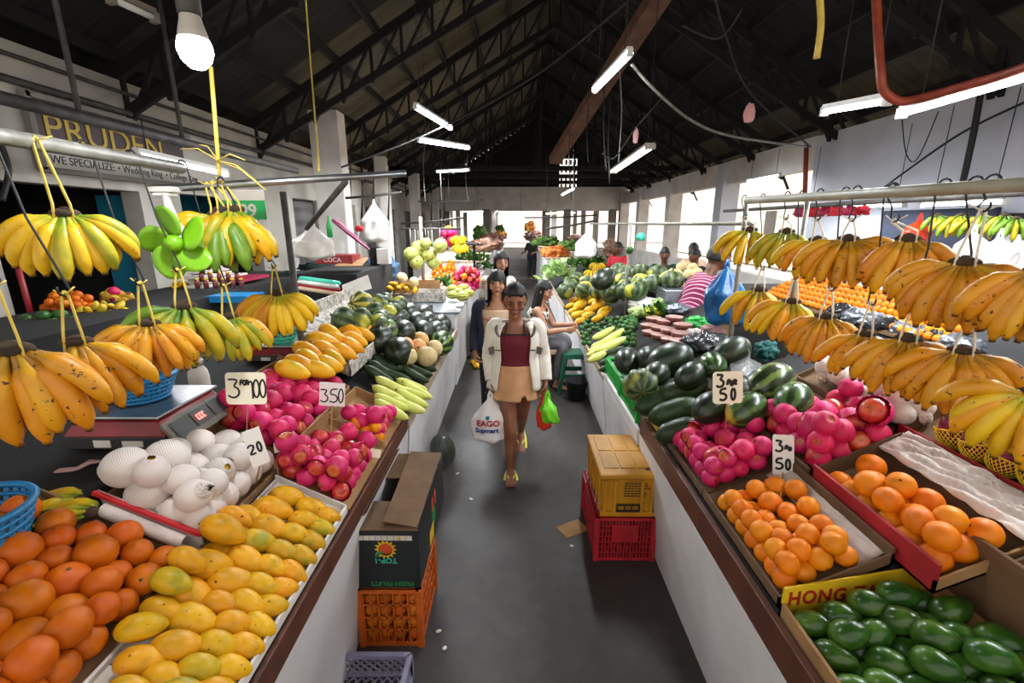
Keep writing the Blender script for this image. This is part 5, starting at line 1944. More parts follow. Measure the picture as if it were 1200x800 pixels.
def smooth_pts(pts, n=4):
    """Catmull-Rom through pts"""
    pts = [Vector(p) for p in pts]
    out = []
    for i in range(len(pts) - 1):
        p0, p1, p2, p3 = pts[max(0, i - 1)], pts[i], pts[i + 1], pts[min(len(pts) - 1, i + 2)]
        for j in range(n):
            t = j / n
            out.append(.5 * (2 * p1 + (p2 - p0) * t + (2 * p0 - 5 * p1 + 4 * p2 - p3) * t * t + (3 * p1 - p0 - 3 * p2 + p3) * t ** 3))
    out.append(pts[-1])
    return out

def lerp_list(a, n):
    out = []
    for i in range(len(a) - 1):
        for j in range(n):
            out.append(a[i] + (a[i + 1] - a[i]) * j / n)
    out.append(a[-1])
    return out

def limb(mb, pts, rr, n=12):
    mb.tube(smooth_pts(pts, 5), lerp_list(rr, 5), n)

def hand(mb, wrist, dirv, palm_n, thumb_side, L=.155, curl=.9):
    """palm, four fingers and a thumb; dirv: along the hand, palm_n: the way the palm faces, thumb_side: towards the thumb"""
    d = Vector(dirv).normalized()
    pn = Vector(palm_n)
    pn = (pn - d * pn.dot(d)).normalized()
    ts = Vector(thumb_side)
    ts = (ts - d * ts.dot(d) - pn * ts.dot(pn)).normalized()
    w = Vector(wrist)
    pl = L * .5
    mb.loft([ring(w, ts, pn, .026, .019, 12), ring(w + d * pl * .35, ts, pn, .034, .016, 12), ring(w + d * pl, ts, pn, .038, .013, 12), ring(w + d * pl * 1.08, ts, pn, .032, .009, 12)])
    for i, (o, ln) in enumerate(((.028, .46), (.0095, .52), (-.0095, .48), (-.028, .38))):
        p = w + d * pl * .98 + ts * o
        pts = [p - d * .012, p]
        a = .15
        for seg in (.42, .33, .25):
            a += curl * (.75 if seg == .42 else .6)
            p = p + (d * math.cos(a) + pn * math.sin(a)) * ln * L * seg
            pts.append(p)
        mb.tube(smooth_pts(pts, 3), lerp_list([.0095, .0095, .009, .008, .0065], 3), 8)
    p = w + d * pl * .25 + ts * .026
    pts = [p, p + (ts * .6 + d * .7 + pn * .25) * .028, p + (ts * .55 + d * 1.2 + pn * .7) * .036, p + (ts * .3 + d * 1.6 + pn * 1.25) * .04]
    mb.tube(smooth_pts(pts, 3), lerp_list([.012, .0115, .01, .0075], 3), 8)

def human(name, label, J, face, skin='skin_tan', voxel=.008, hair='bun', k=1.0, headdir=None, group=None, hands=True, grip=0.9, build=1.0, faceparts=True, hairmat='hair_black'):
    """J: world joints. returns the Empty and helper vectors"""
    J = {a: Vector(b) for a, b in J.items()}
    f = Vector((face[0], face[1], 0)).normalized()
    up = Vector((0, 0, 1))
    s = (J['shL'] - J['shR']).normalized()          # towards her left side
    base = Vector((J['pelvis'].x, J['pelvis'].y, min(J['anL'].z, J['anR'].z) - .07))
    t = thing(name, label, 'person', base, group)
    mb = MB()
    # torso
    pel, ch, nk = J['pelvis'], J['chest'], J['neck']
    ax = (nk - pel)
    wst = pel * .55 + ch * .45
    fd = (f - ax.normalized() * f.dot(ax.normalized())).normalized()
    sh_w = (J['shL'] - J['shR']).length / 2
    q = k * build
    rings = [ring(pel - ax.normalized() * .09 * k, s, fd, .11 * q, .085 * q), ring(pel, s, fd, .15 * q, .105 * q), ring(pel * .75 + ch * .25, s, fd, .138 * q, .095 * q), ring(wst, s, fd, .118 * q, .085 * q),
             ring(pel * .2 + ch * .8, s, fd, .132 * q, .1 * q), ring(ch + fd * .01, s, fd, .142 * q, .108 * q), ring(ch * .5 + nk * .5, s, fd, .128 * q, .08 * q), ring(ch * .2 + nk * .8, s, fd, .075 * q, .055 * q), ring(nk, s, fd, .046 * k, .046 * k)]
    mb.loft(rings)
    hd = J['head']
    mb.tube([nk - up * .02, nk * .5 + hd * .5, hd], [.05 * k, .045 * k, .045 * k], 14)
    # head
    hf = Vector(headdir).normalized() if headdir is not None else f
    hs = hf.cross(up) * -1
    hs = up.cross(hf).normalized()
    hu = hf.cross(hs) * 1.0
    if hu.z < 0:
        hu = -hu
    R = Matrix((hs, hf, hu)).transposed()
    def hfn(p):
        q_ = p.copy()
        if q_.z < 0:
            a = 1 + .28 * q_.z
            q_.x *= a
            q_.y = q_.y * (1 + .1 * q_.z) + (.1 * -q_.z if q_.y > 0 else .12 * -q_.z)
        return q_
    hr = Vector((.074, .092, .112)) * k
    mb.ball(hd, hr, 24, 18, R, hfn)
    P = lambda x, y, z: hd + R @ Vector((x * k, y * k, z * k))
    mb.tube([P(0, .086, .03), P(0, .1, .0), P(0, .108, -.018)], [.009 * k, .012 * k, .014 * k], 8)
    mb.ball(P(0, .1, -.02), (.017 * k, .012 * k, .011 * k), 10, 6, R)
    mb.ball(P(0, .088, -.052), (.026 * k, .012 * k, .012 * k), 10, 6, R)
    mb.ball(P(0, .078, -.092), (.022 * k, .016 * k, .014 * k), 10, 6, R)
    for sx in (-1, 1):
        mb.ball(P(sx * .074, -.005, -.01), (.009 * k, .019 * k, .03 * k), 10, 8, R)
        mb.ball(P(sx * .045, .062, -.028), (.022 * k, .02 * k, .02 * k), 10, 6, R)
        mb.ball(P(sx * .032, .078, .028), (.026 * k, .012 * k, .009 * k), 10, 6, R)
    # arms and legs
    for S, sg in (('L', 1), ('R', -1)):
        sh, el, wr = J['sh' + S], J['el' + S], J['wr' + S]
        limb(mb, [sh - s * sg * .05 * k, sh, sh * .5 + el * .5, el, el * .45 + wr * .55, wr], [.05 * k, .047 * k, .042 * k, .036 * k, .033 * k, .024 * k])
        if hands:
            hdv = J.get('hand' + S)
            dirv = (hdv - wr) if hdv is not None else (wr - el)
            hand(mb, wr, dirv, -s * sg, f, .16 * k, grip)
        hp, kn, an, to = J['hip' + S], J['kn' + S], J['an' + S], J['toe' + S]
        limb(mb, [hp + (hp - kn).normalized() * .02, hp * .6 + kn * .4, kn, kn * .68 + an * .32 - (to - an).normalized() * .012, an * .85 + kn * .15, an], [.085 * q, .072 * q, .05 * k, .05 * k, .032 * k, .033 * k])
        td = (to - an)
        td.z = 0
        td = td.normalized() if td.length > .01 else f
        sl = Vector((to.x, to.y, to.z))
        heel = an - td * .03 * k + up * -.045 * k
        sd = td.cross(up)
        n1 = (sl - heel).normalized()
        un = sd.cross(n1)
        if un.z < 0:
            un = -un
        mb.loft([ring(heel - n1 * .02, sd, un, .02 * k, .018 * k, 12), ring(heel, sd, un, .03 * k, .027 * k, 12), ring(heel + n1 * .06 * k + un * .008, sd, un, .034 * k, .032 * k, 12),
                 ring(heel + n1 * .14 * k, sd, un, .042 * k, .02 * k, 12), ring(heel + n1 * .185 * k, sd, un, .042 * k, .013 * k, 12)])
        for i in range(5):
            o = (i - 2) * .0165 * k
            tl = (.04 if i == (0 if sg > 0 else 4) else .034) * k
            p = heel + n1 * .18 * k + sd * o
            mb.tube([p, p + n1 * tl * .6 + un * .003, p + n1 * tl], [.0105 * k, .0105 * k, .008 * k], 8)
        mb.ball(an, .034 * k, 12, 8)
    me = remeshed(mb, voxel, 3)
    me.materials.append(M[skin])
    o = bpy.data.objects.new('body', me)
    for vv in me.vertices:
        vv.co -= base
    COL.objects.link(o)
    o.parent = t
    if faceparts:
        for sx in (-1, 1):
            part('eye', MB().ball(P(sx * .031, .0825, .006), (.0125 * k, .005 * k, .004 * k), 10, 6, R), 'eye_dark', t)
            part('eyebrow', MB().tube([P(sx * .016, .092, .03), P(sx * .032, .091, .036), P(sx * .05, .08, .03)], [.003 * k, .004 * k, .002 * k], 6), hairmat, t)
        part('lips', MB().ball(P(0, .098, -.053), (.021 * k, .0065 * k, .0085 * k), 12, 6, R), 'lip', t)
    # hair
    hb = MB()
    def hairfn(p):
        q_ = hfn(p)
        # p in head frame: x side, y face, z up
        line = .6 if hair == 'bun' else .42 if hair != 'bangs' else .2
        if p.y > .18 and p.z < line + .25 * abs(p.x) * (-1):
            return q_ * .86
        if p.z < (-.35 if hair == 'short' else -.7 + .5 * (p.y > .1)) and hair in ('bun', 'short'):
            return q_ * .86
        return q_ * ((1.17 if hair == 'bun' else 1.1) + .02 * math.sin(9 * math.atan2(p.x, p.z)))
    hb.ball(hd - hf * .004, hr * 1.0, 32, 24, R, hairfn)
    if hair == 'bun':
        hb.ball(P(0, -.105, .02), (.04 * k, .035 * k, .04 * k), 14, 10, R)
    if hair in ('long', 'bangs'):
        L_ = .3 * k
        def fn(u, v):
            a = math.radians(-112 + 224 * u)
            wv = 1 + .05 * math.sin(u * 40)
            p = P(math.sin(a) * .083 * wv, -math.cos(a) * .098 * wv - .0, .05 - v * .3)
            fall = v * v
            return Vector((p.x, p.y, hd.z + .05 * k - v * L_)) if v > .5 else p.lerp(Vector((p.x, p.y, hd.z + .05 * k - v * L_)), min(1, v * 2))
        hb.sheet(fn, 40, 10)
        def fn2(u, v):
            p = fn(u, v)
            c = Vector((hd.x, hd.y, p.z))
            return c + (p - c) * .86
        hb.sheet(lambda u, v: fn2(1 - u, v), 40, 10)
    part('hair', hb, hairmat, t)
    return t, J, s, fd, P, R

def sleeve(t, name, J, S, m, r=.06, to=1.0, k=1.0, flare=1.0, cuff=None):
    sh, el, wr = J['sh' + S], J['el' + S], J['wr' + S]
    sg = 1 if S == 'L' else -1
    s = (J['shL'] - J['shR']).normalized()
    pts = smooth_pts([sh - s * sg * .045 * k + Vector((0, 0, .012)), sh + Vector((0, 0, .01)), sh * .5 + el * .5, el, el * .4 + wr * .6, wr], 5)
    rr = lerp_list([r * 1.0, r * 1.02, r, r * .92, r * .85 * flare, r * .8 * flare], 5)
    n = max(4, int(len(pts) * to))
    rnd = random.Random(5)
    rr = [x * (1 + .025 * math.sin(i * 2.1)) for i, x in enumerate(rr)]
    b = MB().tube(pts[:n], rr[:n], 16, cap=False)
    o = part(name, b, m, t)
    sd = o.modifiers.new('thick', 'SOLIDIFY')
    sd.thickness = .004
    return o

def torso_shell(t, name, J, s, f, m, z0, z1, k=1.0, a0=-180, a1=180, off=.012, wide=0.0, widths=None, close=True, hemwave=.0, n=40, fold=.004):
    """cloth round the torso between parameters z0 and z1 (0 pelvis, 1 neck); a0..a1 degrees round from the back"""
    pel, ch, nk = J['pelvis'], J['chest'], J['neck']
    prof = widths or [(-.35, .165, .12), (-.1, .158, .112), (.0, .155, .11), (.2, .14, .1), (.35, .128, .092), (.52, .138, .106), (.66, .148, .114), (.8, .15, .098), (.9, .125, .078), (.98, .085, .062)]
    def at(tv):
        c = pel + (nk - pel) * tv
        for i in range(len(prof) - 1):
            if prof[i][0] <= tv <= prof[i + 1][0]:
                q = (tv - prof[i][0]) / (prof[i + 1][0] - prof[i][0])
                return c, (prof[i][1] + (prof[i + 1][1] - prof[i][1]) * q) * k, (prof[i][2] + (prof[i + 1][2] - prof[i][2]) * q) * k
        e = prof[0] if tv < prof[0][0] else prof[-1]
        return c, e[1] * k, e[2] * k
    def fn(u, v):
        a = math.radians(a0 + (a1 - a0) * u)
        tv = z0 + (z1 - z0) * v
        c, w, d = at(tv)
        o = off + wide * (1 - v) + fold * math.sin(a * 9 + v * 3) * (1 - v)
        return c + s * ((w + o) * math.sin(a)) - f * ((d + o) * math.cos(a)) + Vector((0, 0, hemwave * (1 - v) * math.sin(a * 5)))
    b = MB().sheet(fn, n, 18, closeu=close)
    if close:
        pass
    o = part(name, b, m, t)
    sd = o.modifiers.new('thick', 'SOLIDIFY')
    sd.thickness = .004
    return o, fn

# ---- the woman walking down the aisle
J = dict(pelvis=(.0, 3.2, .76), chest=(.0, 3.19, 1.03), neck=(.0, 3.2, 1.185), head=(-.002, 3.165, 1.335), shL=(.158, 3.2, 1.125), shR=(-.15, 3.2, 1.125),
         elL=(.208, 3.23, .91), elR=(-.195, 3.23, .91), wrL=(.222, 3.15, .745), wrR=(-.172, 3.15, .745), hipL=(.075, 3.22, .73), hipR=(-.072, 3.19, .73),
         knL=(.055, 3.29, .42), knR=(-.04, 3.1, .41), anL=(.05, 3.63, .135), anR=(-.033, 3.1, .075), toeL=(.045, 3.52, .018), toeR=(-.03, 2.97, .018),
         handL=(.224, 3.14, .6), handR=(-.166, 3.14, .6))
t, J, s, f, P, R = human('person', 'person walking in a white jacket and tan skirt, carrying shopping bags', J, (0, -1), 'skin_tan', .0055, 'bun', 1.0, (0.02, -.93, -.36), grip=1.15)
torso_shell(t, 'tank_top', J, s, f, 'cloth_maroon', .05, .8, 1.0, off=.012, fold=.001)
b = MB()
for sx in (-1, 1):
    pa_ = J['chest'] + s * sx * .075 - f * -.1 + Vector((0, 0, .03))
    b.tube(smooth_pts([J['chest'] + s * sx * .075 + f * .105 + Vector((0, 0, .06)), J['neck'] + s * sx * .062 + f * .05 + Vector((0, 0, -.035)), J['neck'] + s * sx * .062 - f * .02 + Vector((0, 0, -.012))], 4), .006, 6)
part('strap', b, 'cloth_black', t)
b = MB()
_, tf = torso_shell(t, 'neckline', J, s, f, 'cloth_black', .785, .81, 1.0, off=.014, fold=.0)
# skirt, short with a small slit
def skirt(u, v):
    a = 2 * PI * u
    w = .152 + .026 * v
    d = .112 + .025 * v
    z = .865 - .255 * v
    if v > .9 and math.cos(a - PI * 1.5 - .35) > .995:
        z += .05
    fl = .005 * math.sin(a * 7) * v
    return Vector((0, 3.2, z)) + s * ((w + fl) * math.cos(a)) + f * (-(d + fl) * math.sin(a)) + f * (.012 * v)
o = part('skirt', MB().sheet(skirt, 60, 18, closeu=True), 'cloth_tan', t)
sd = o.modifiers.new('thick', 'SOLIDIFY'); sd.thickness = .005
# jacket: body open at the front, sleeves, collar, grey ties
o, jf = torso_shell(t, 'jacket', J, s, f, 'cloth_white', -.17, .97, 1.0, -143, 143, off=.022, wide=.03, close=False, fold=.006, n=48)
for S in 'LR':
    sleeve(t, 'jacket_sleeve', J, S, 'cloth_white', .056, 1.0, 1.0, 1.05)
for sg in (-1, 1):
    b = MB()
    def col(u, v, sg=sg):
        a = math.radians(sg * (128 - 118 * u))
        e = jf((143 + sg * (143 - 130 * u)) / 286, .985)
        out = Vector((e.x - J['neck'].x, e.y - J['neck'].y, 0)).normalized()
        return e + out * (.028 * v + .004) + Vector((0, 0, .012 - .055 * v * v))
    b.sheet(col, 12, 5)
    o = part('collar', b, 'cloth_white', t)
    sd = o.modifiers.new('thick', 'SOLIDIFY'); sd.thickness = .005
    b = MB()
    for i in range(8):
        pass
    pts = [jf((143 + sg * (142 - 34 * q)) / 286, .985 - .17 * (1 - q)) + f * .012 for q in [i / 6 for i in range(7)]]
    b.tube(pts, [.008, .014, .016, .016, .015, .013, .01], 8, flat=.4)
    part('collar_lining', b, 'lining_grey', t)
    b = MB()
    p0 = jf((143 + sg * 142) / 286, .62) + f * .006
    p1 = jf((143 + sg * 112) / 286, .60) + f * .016
    b.tube([p0, p0.lerp(p1, .7)], [.009, .009], 8, flat=.5)
    b.box(p1 + f * .006, (.062, .012, .05), Euler((0, .25 * sg, -.35 * sg)))
    part('tie', b, 'lining_grey', t)
# sandals
for S in 'LR':
    an, to = J['an' + S], J['toe' + S]
    td = Vector((to.x - an.x, to.y - an.y, 0)).normalized()
    up = Vector((0, 0, 1))
    heel = an - td * .03 - up * .045
    n1 = (to - heel).normalized()
    sd_ = td.cross(up)
    un = sd_.cross(n1)
    un = un if un.z > 0 else -un
    b = MB()
    outl = []
    for i in range(24):
        a = 2 * PI * i / 24
        l = .1 + .165 * math.cos(a)
        w = (.056 + .012 * math.cos(a)) * math.sin(a)
        outl.append(heel + n1 * l + sd_ * w - un * .048)
    b.poly(outl, un, .026)
    so_ = part('sandal', b, 'sandal_yellow', t)
    b = MB()
    for q in (-1, 1):
        b.tube(smooth_pts([heel + n1 * .17 - un * .005 + un * .006, heel + n1 * .11 + sd_ * q * .028 + un * .018, heel + n1 * .06 + sd_ * q * .042 - un * .03], 4), .0055, 6)
    part('sandal_strap', b, 'sandal_yellow', so_)

# bags she carries
def plastic_bag(name, label, top, bot, w, d, m, seed=1, sag=.7, group=None, lean=0.0):
    rnd = random.Random(seed)
    top, bot = Vector(top), Vector(bot)
    t = thing(name, label, 'bag', bot, group)
    ph = [rnd.uniform(0, 6) for _ in range(6)]
    H_ = top.z - bot.z
    def fn(u, v):
        a = 2 * PI * u
        prof = (1 - v) ** .55 if v > .55 else None
        if v < .08:
            q = .55 + 5.6 * v
        elif v < .55:
            q = 1.0
        else:
            q = 1 - (v - .55) / .45 * .93
        q = max(.05, q)
        wr_ = 1 + .07 * math.sin(a * 5 + ph[0] + v * 6) + .05 * math.sin(a * 9 + ph[1] - v * 9)
        c = bot.lerp(top, v)
        return c + Vector((w / 2 * q * wr_ * math.cos(a) + lean * v * (1 - v), d / 2 * q * wr_ * math.sin(a), .01 * math.sin(a * 3 + ph[2]) * (1 - v)))
    b = MB().sheet(fn, 40, 26, closeu=True)
    k_ = len(b.v)
    b.add([fn(i / 40, 0) for i in range(40)], [tuple(range(39, -1, -1))])
    part('bag_body', b, m, t)
    b = MB()
    for q in (-1, 1):
        b.tube([top + Vector((q * .018, 0, -.06)), top + Vector((q * .012, 0, .015)), top + Vector((0, 0, .05))], [.012, .009, .007], 8, flat=.4)
    part('handle', b, m, t)
    return t, fn
def bag_mat(key, c, alpha, rough=.3):
    k = N(key)
    k.base(c)
    k.set(Roughness=rough, Transmission_Weight=.0, Alpha=alpha)
    k.b.inputs['Subsurface Weight'].default_value = .2
    k.b.inputs['Subsurface Radius'].default_value = (.05, .05, .05)
    k.bump(k.noise(k.coord(), 30, 3), .4, .01)
    M[key] = k.m
bag_mat('bag_white', '#e6e2df', .97)
bag_mat('bag_red', '#d63a1c', .95)
bag_mat('bag_lime', '#6fd01f', .97)
bag_mat('bag_blue', '#0b4f86', .96)
bag_mat('bag_clear', '#dfe0e0', .14, .12)
bag_mat('bag_clear_thin', '#c8cccc', .07, .1)
bag_mat('bag_black', '#26282a', .93, .25)
hR = J['wrR'] + Vector((.0, -.01, -.1))
t, bf = plastic_bag('shopping_bag', 'full white supermarket bag with red and blue lettering in the walker\'s right hand', hR + Vector((-.01, -.02, -.02)), (-.19, 3.12, .27), .25, .12, 'bag_white', 4)
def bag_text(body, h, x, z, m, nm):
    tx = text_mb(body, h, .0006, 1, .002)
    for p in tx.v:
        # wrap on the front face of the bag
        wx, wz = x + p.x, z + p.y
        yb = 3.12 - .06 * math.sqrt(max(.05, 1 - ((wx + .19) / .14) ** 2)) - .008
        p.x, p.y, p.z = wx, yb - p.z, wz
    return part(nm, tx, m, t)
defmat('print_red', '#b3202c', rough=.5)
defmat('print_blue', '#27357c', rough=.5)
defmat('print_teal', '#1e6f86', rough=.5)
bag_text('EAGO', .045, -.283, .42, 'print_red', 'lettering')
bag_text('Supmart', .036, -.292, .37, 'print_blue', 'small_lettering')
b = MB()
b.poly([(-.215, 3.052, .5), (-.185, 3.052, .5), (-.19, 3.052, .475), (-.2, 3.052, .468), (-.212, 3.052, .478)], (0, -1, 0), .001)
part('emblem', b, 'print_teal', t)
hL = J['wrL'] + Vector((.002, -.01, -.1))
plastic_bag('plastic_bag', 'orange-red plastic bag hanging from the walker\'s left hand', hL + Vector((-.01, .0, -.02)), (.215, 3.13, .37), .11, .09, 'bag_red', 7)
plastic_bag('plastic_bag', 'lime green plastic bag beside the orange-red one in the walker\'s left hand', hL + Vector((.012, -.012, -.02)), (.272, 3.09, .44), .12, .09, 'bag_lime', 9, lean=-.05)

# ---- second person right behind her
J2 = dict(pelvis=(-.17, 4.0, .78), chest=(-.17, 3.98, 1.05), neck=(-.165, 3.99, 1.2), head=(-.16, 3.96, 1.35), shL=(-.02, 3.99, 1.13), shR=(-.32, 3.99, 1.13),
          elL=(.03, 4.05, .92), elR=(-.36, 4.05, .92), wrL=(.03, 3.95, .74), wrR=(-.36, 3.95, .74), hipL=(-.1, 4.0, .74), hipR=(-.245, 4.0, .74),
          knL=(-.1, 3.98, .42), knR=(-.25, 3.95, .42), anL=(-.1, 4.15, .08), anR=(-.25, 3.95, .08), toeL=(-.1, 4.0, .015), toeR=(-.25, 3.82, .015))
t, J2, s, f, P, R = human('person', 'person with a fringe and navy cardigan walking just behind the white jacket', J2, (0, -1), 'skin_light', .0075, 'bangs', 1.0, (.02, -1, -.05))
torso_shell(t, 'top', J2, s, f, 'cloth_beige', .05, .82, off=.007, fold=.001)
torso_shell(t, 'cardigan', J2, s, f, 'cloth_navy', -.1, .97, 1.0, -135, 135, off=.028, close=False)
for S in 'LR':
    sleeve(t, 'cardigan_sleeve', J2, S, 'cloth_navy', .062)
def trousers(t, J, m, r0=.1, k=1.0, name='trouser_leg'):
    for S in 'LR':
        hp, kn, an = J['hip' + S], J['kn' + S], J['an' + S]
        pts = smooth_pts([hp + (hp - kn).normalized() * .06, hp * .6 + kn * .4, kn, kn * .6 + an * .4, an + (kn - an) * .12], 4)
        part(name, MB().tube(pts, lerp_list([r0 * 1.02, r0 * .85, r0 * .68, r0 * .64, r0 * .55], 4), 16), m, t)
    pl = J['pelvis']
    b = MB()
    s_ = (J['shL'] - J['shR']).normalized()
    f_ = Vector((s_.y, -s_.x, 0)).normalized()
    ax = (J['chest'] - pl).normalized()
    b.loft([ring(pl - ax * .1, s_, f_, .12 * k, .1 * k), ring(pl - ax * .02, s_, f_, .166 * k, .12 * k), ring(pl + ax * .1, s_, f_, .15 * k, .11 * k)])
    part('trouser_top', b, m, t)
trousers(t, J2, 'cloth_dots')

# ---- third person with long hair
J3 = dict(pelvis=(-.2, 5.15, .86), chest=(-.2, 5.13, 1.13), neck=(-.195, 5.14, 1.29), head=(-.16, 5.12, 1.44), shL=(-.04, 5.14, 1.22), shR=(-.35, 5.14, 1.22),
          elL=(.0, 5.2, .98), elR=(-.39, 5.2, .98), wrL=(.0, 5.05, .8), wrR=(-.39, 5.05, .8), hipL=(-.12, 5.15, .82), hipR=(-.28, 5.15, .82),
          knL=(-.12, 5.1, .45), knR=(-.28, 5.2, .45), anL=(-.12, 5.15, .08), anR=(-.28, 5.3, .08), toeL=(-.12, 5.0, .015), toeR=(-.28, 5.15, .015))
t, J3, s, f, P, R = human('person', 'person with long dark hair in a pale top, third in the aisle', J3, (.25, -1), 'skin_light', .01, 'long', 1.0, (.3, -1, -.15))
torso_shell(t, 'top', J3, s, f, 'cloth_white', -.1, .93, off=.012)
for S in 'LR':
    sleeve(t, 'top_sleeve', J3, S, 'cloth_white', .044, .5)
trousers(t, J3, 'cloth_black')

# ---- seated person on the green stool by the right stalls
def sitting(c, face, seat=.42, lean=.0, k=1.0, arm=None):
    """joints of somebody sitting at c (floor point under the pelvis), facing the unit vector face"""
    f = Vector((face[0], face[1], 0)).normalized()
    s = Vector((-f.y, f.x, 0))       # left side
    c = Vector(c)
    U = Vector((0, 0, 1))
    pel = c + U * (seat + .1)
    ch = pel + U * .27 * k + f * (.04 + lean)
    nk = pel + U * .42 * k + f * (.06 + lean * 1.5)
    hd = pel + U * .57 * k + f * (.09 + lean * 1.7)
    J = dict(pelvis=pel, chest=ch, neck=nk, head=hd)
    for S, q in (('L', 1), ('R', -1)):
        J['sh' + S] = nk + s * q * .155 * k - U * .065
        J['el' + S] = J['sh' + S] + f * .12 - U * .21 * k + s * q * .03
        J['wr' + S] = J['el' + S] + f * .2 * k + U * .02 - s * q * .05
        J['hip' + S] = pel + s * q * .08
        J['kn' + S] = J['hip' + S] + f * .37 * k - U * .02 + s * q * .03
        J['an' + S] = Vector((J['kn' + S].x, J['kn' + S].y, c.z + .08)) - f * .05
        J['toe' + S] = J['an' + S] + f * .13 - U * .062
    return J
Js = sitting((.2, 5.15, 0), (.9, -.25), .45, .02)
t, Js, s, f, P, R = human('person', 'seated person with black hair in a patterned sleeveless top and grey jeans', Js, (.9, -.25), 'skin_light', .009, 'long', 1.0, (.9, -.35, -.25))
torso_shell(t, 'sleeveless_top', Js, s, f, 'cloth_pattern', .0, .86, off=.01)
trousers(t, Js, 'cloth_grey')

def stool(name, label, x, y, h, w, m, group=None):
    t = thing(name, label, 'stool', (x, y, 0), group)
    b = MB().box((x, y, h - .012), (w, w, .024))
    part('seat', b, m, t, .01)
    b = MB()
    for q in (-1, 1):
        b.box((x + q * (w / 2 + .004), y, h - .035), (.012, w * .98, .045)).box((x, y + q * (w / 2 + .004), h - .035), (w * .98, .012, .045))
    part('seat_rim', b, m, t)
    for sx in (-1, 1):
        for sy in (-1, 1):
            b = MB()
            a0 = Vector((x + sx * w * .43, y + sy * w * .43, h - .03))
            a1 = Vector((x + sx * (w * .5 + .05), y + sy * (w * .5 + .05), 0))
            b.bar(a0, a1, .045, .018, up=(sx, sy, .2))
            b.bar(a0, a1, .018, .045, up=(sx, sy, .2))
            part('leg', b, m, t)
    zz = h * .45
    o = w * .43 + (w * .07 + .05) * .55
    for q in (-1, 1):
        part('stretcher', MB().bar((x - o, y + q * o, zz), (x + o, y + q * o, zz), .02, .05), m, t)
        part('stretcher', MB().bar((x + q * o, y - o, zz), (x + q * o, y + o, zz), .02, .05), m, t)
    return t
defmat('stool_green', '#1f6b4f', '#185640', rough=.45, scale=8)
defmat('stool_teal', '#1f8a78', rough=.45)
stool('plastic_stool', 'green plastic stool standing by the right stalls behind the black bucket', .66, 4.95, .46, .25, 'stool_green')
stool('plastic_stool', 'teal plastic stool under the seated person', .2, 5.15, .44, .24, 'stool_teal')

# ---- market people farther back
def standing(c, face, h=1.55, k=1.0, lean=0.0, arms='down'):
    f = Vector((face[0], face[1], 0)).normalized()
    s = Vector((-f.y, f.x, 0))
    U = Vector((0, 0, 1))
    c = Vector(c)
    q0 = h / 1.5
    pel = c + U * .8 * q0
    ch = pel + U * .27 * q0 * math.cos(lean) + f * .27 * math.sin(lean)
    nk = pel + U * .43 * q0 * math.cos(lean) + f * .43 * math.sin(lean)
    hd = nk + U * .15 * q0 * math.cos(lean * .7) + f * (.15 * math.sin(lean * .7) + .03)
    J = dict(pelvis=pel, chest=ch, neck=nk, head=hd)
    for S, q in (('L', 1), ('R', -1)):
        J['sh' + S] = nk + s * q * .16 * q0 - U * .065
        if arms == 'down':
            J['el' + S] = J['sh' + S] - U * .22 * q0 + s * q * .05
            J['wr' + S] = J['el' + S] - U * .15 * q0 + f * .12
        else:
            J['el' + S] = J['sh' + S] - U * .2 * q0 + f * .1 + s * q * .04
            J['wr' + S] = J['el' + S] + f * .2 - U * .05
        J['hip' + S] = pel + s * q * .078 - U * .03
        J['kn' + S] = c + s * q * .085 + U * .43 * q0
        J['an' + S] = c + s * q * .09 + U * .075
        J['toe' + S] = J['an' + S] + f * .13 - U * .058
    return J
def bystander(label, c, face, h, top, leg, hair='short', skin='skin_dark', lean=0, arms='fwd', seat=None, long_sleeve=False, vox=.014):
    Jb = sitting(c, face, seat, lean) if seat else standing(c, face, h, lean=lean, arms=arms)
    t, Jb, s, f, P, R = human('person', label, Jb, face, skin, vox, hair, h / 1.5, (face[0], face[1], -.2), faceparts=False, hands=True)
    torso_shell(t, 'shirt', Jb, s, f, top, -.12, .96, h / 1.5, off=.014)
    for S in 'LR':
        sleeve(t, 'shirt_sleeve', Jb, S, top, .055, 1.0 if long_sleeve else .55)
    trousers(t, Jb, leg)
    return t
bystander('vendor bending over in a magenta striped shirt behind the blue bag', (1.68, 4.45, 0), (1, .1), 1.75, 'cloth_stripes', 'cloth_black', 'short', 'skin_dark', .5, 'fwd', None, True, .012)
bystander('person in dark green standing behind the white melons on the right', (2.35, 7.3, 0), (-.3, -1), 1.5, 'cloth_green', 'cloth_black')
bystander('person in brown standing against the bright opening, right of the dark green one', (3.0, 7.8, 0), (-.6, -.6), 1.55, 'cloth_beige', 'cloth_black', skin='skin_dark')
bystander('person in a dark shirt leaning near the first blue-white column', (2.75, 7.05, 0), (-.8, -.3), 1.5, 'cloth_black', 'cloth_grey')
bystander('person in black and red seated beyond the hanging white bag', (2.08, 9.3, 0), (-.5, -.6), 1.5, 'cloth_red', 'cloth_black')
bystander('person bending in dark clothes right of the far aisle', (2.15, 15.9, 0), (-1, -.2), 1.45, 'cloth_navy', 'cloth_black')
bystander('small distant person in dark clothes standing in the far aisle', (.55, 15.5, 0), (-.5, -1), 1.5, 'cloth_black', 'cloth_black')
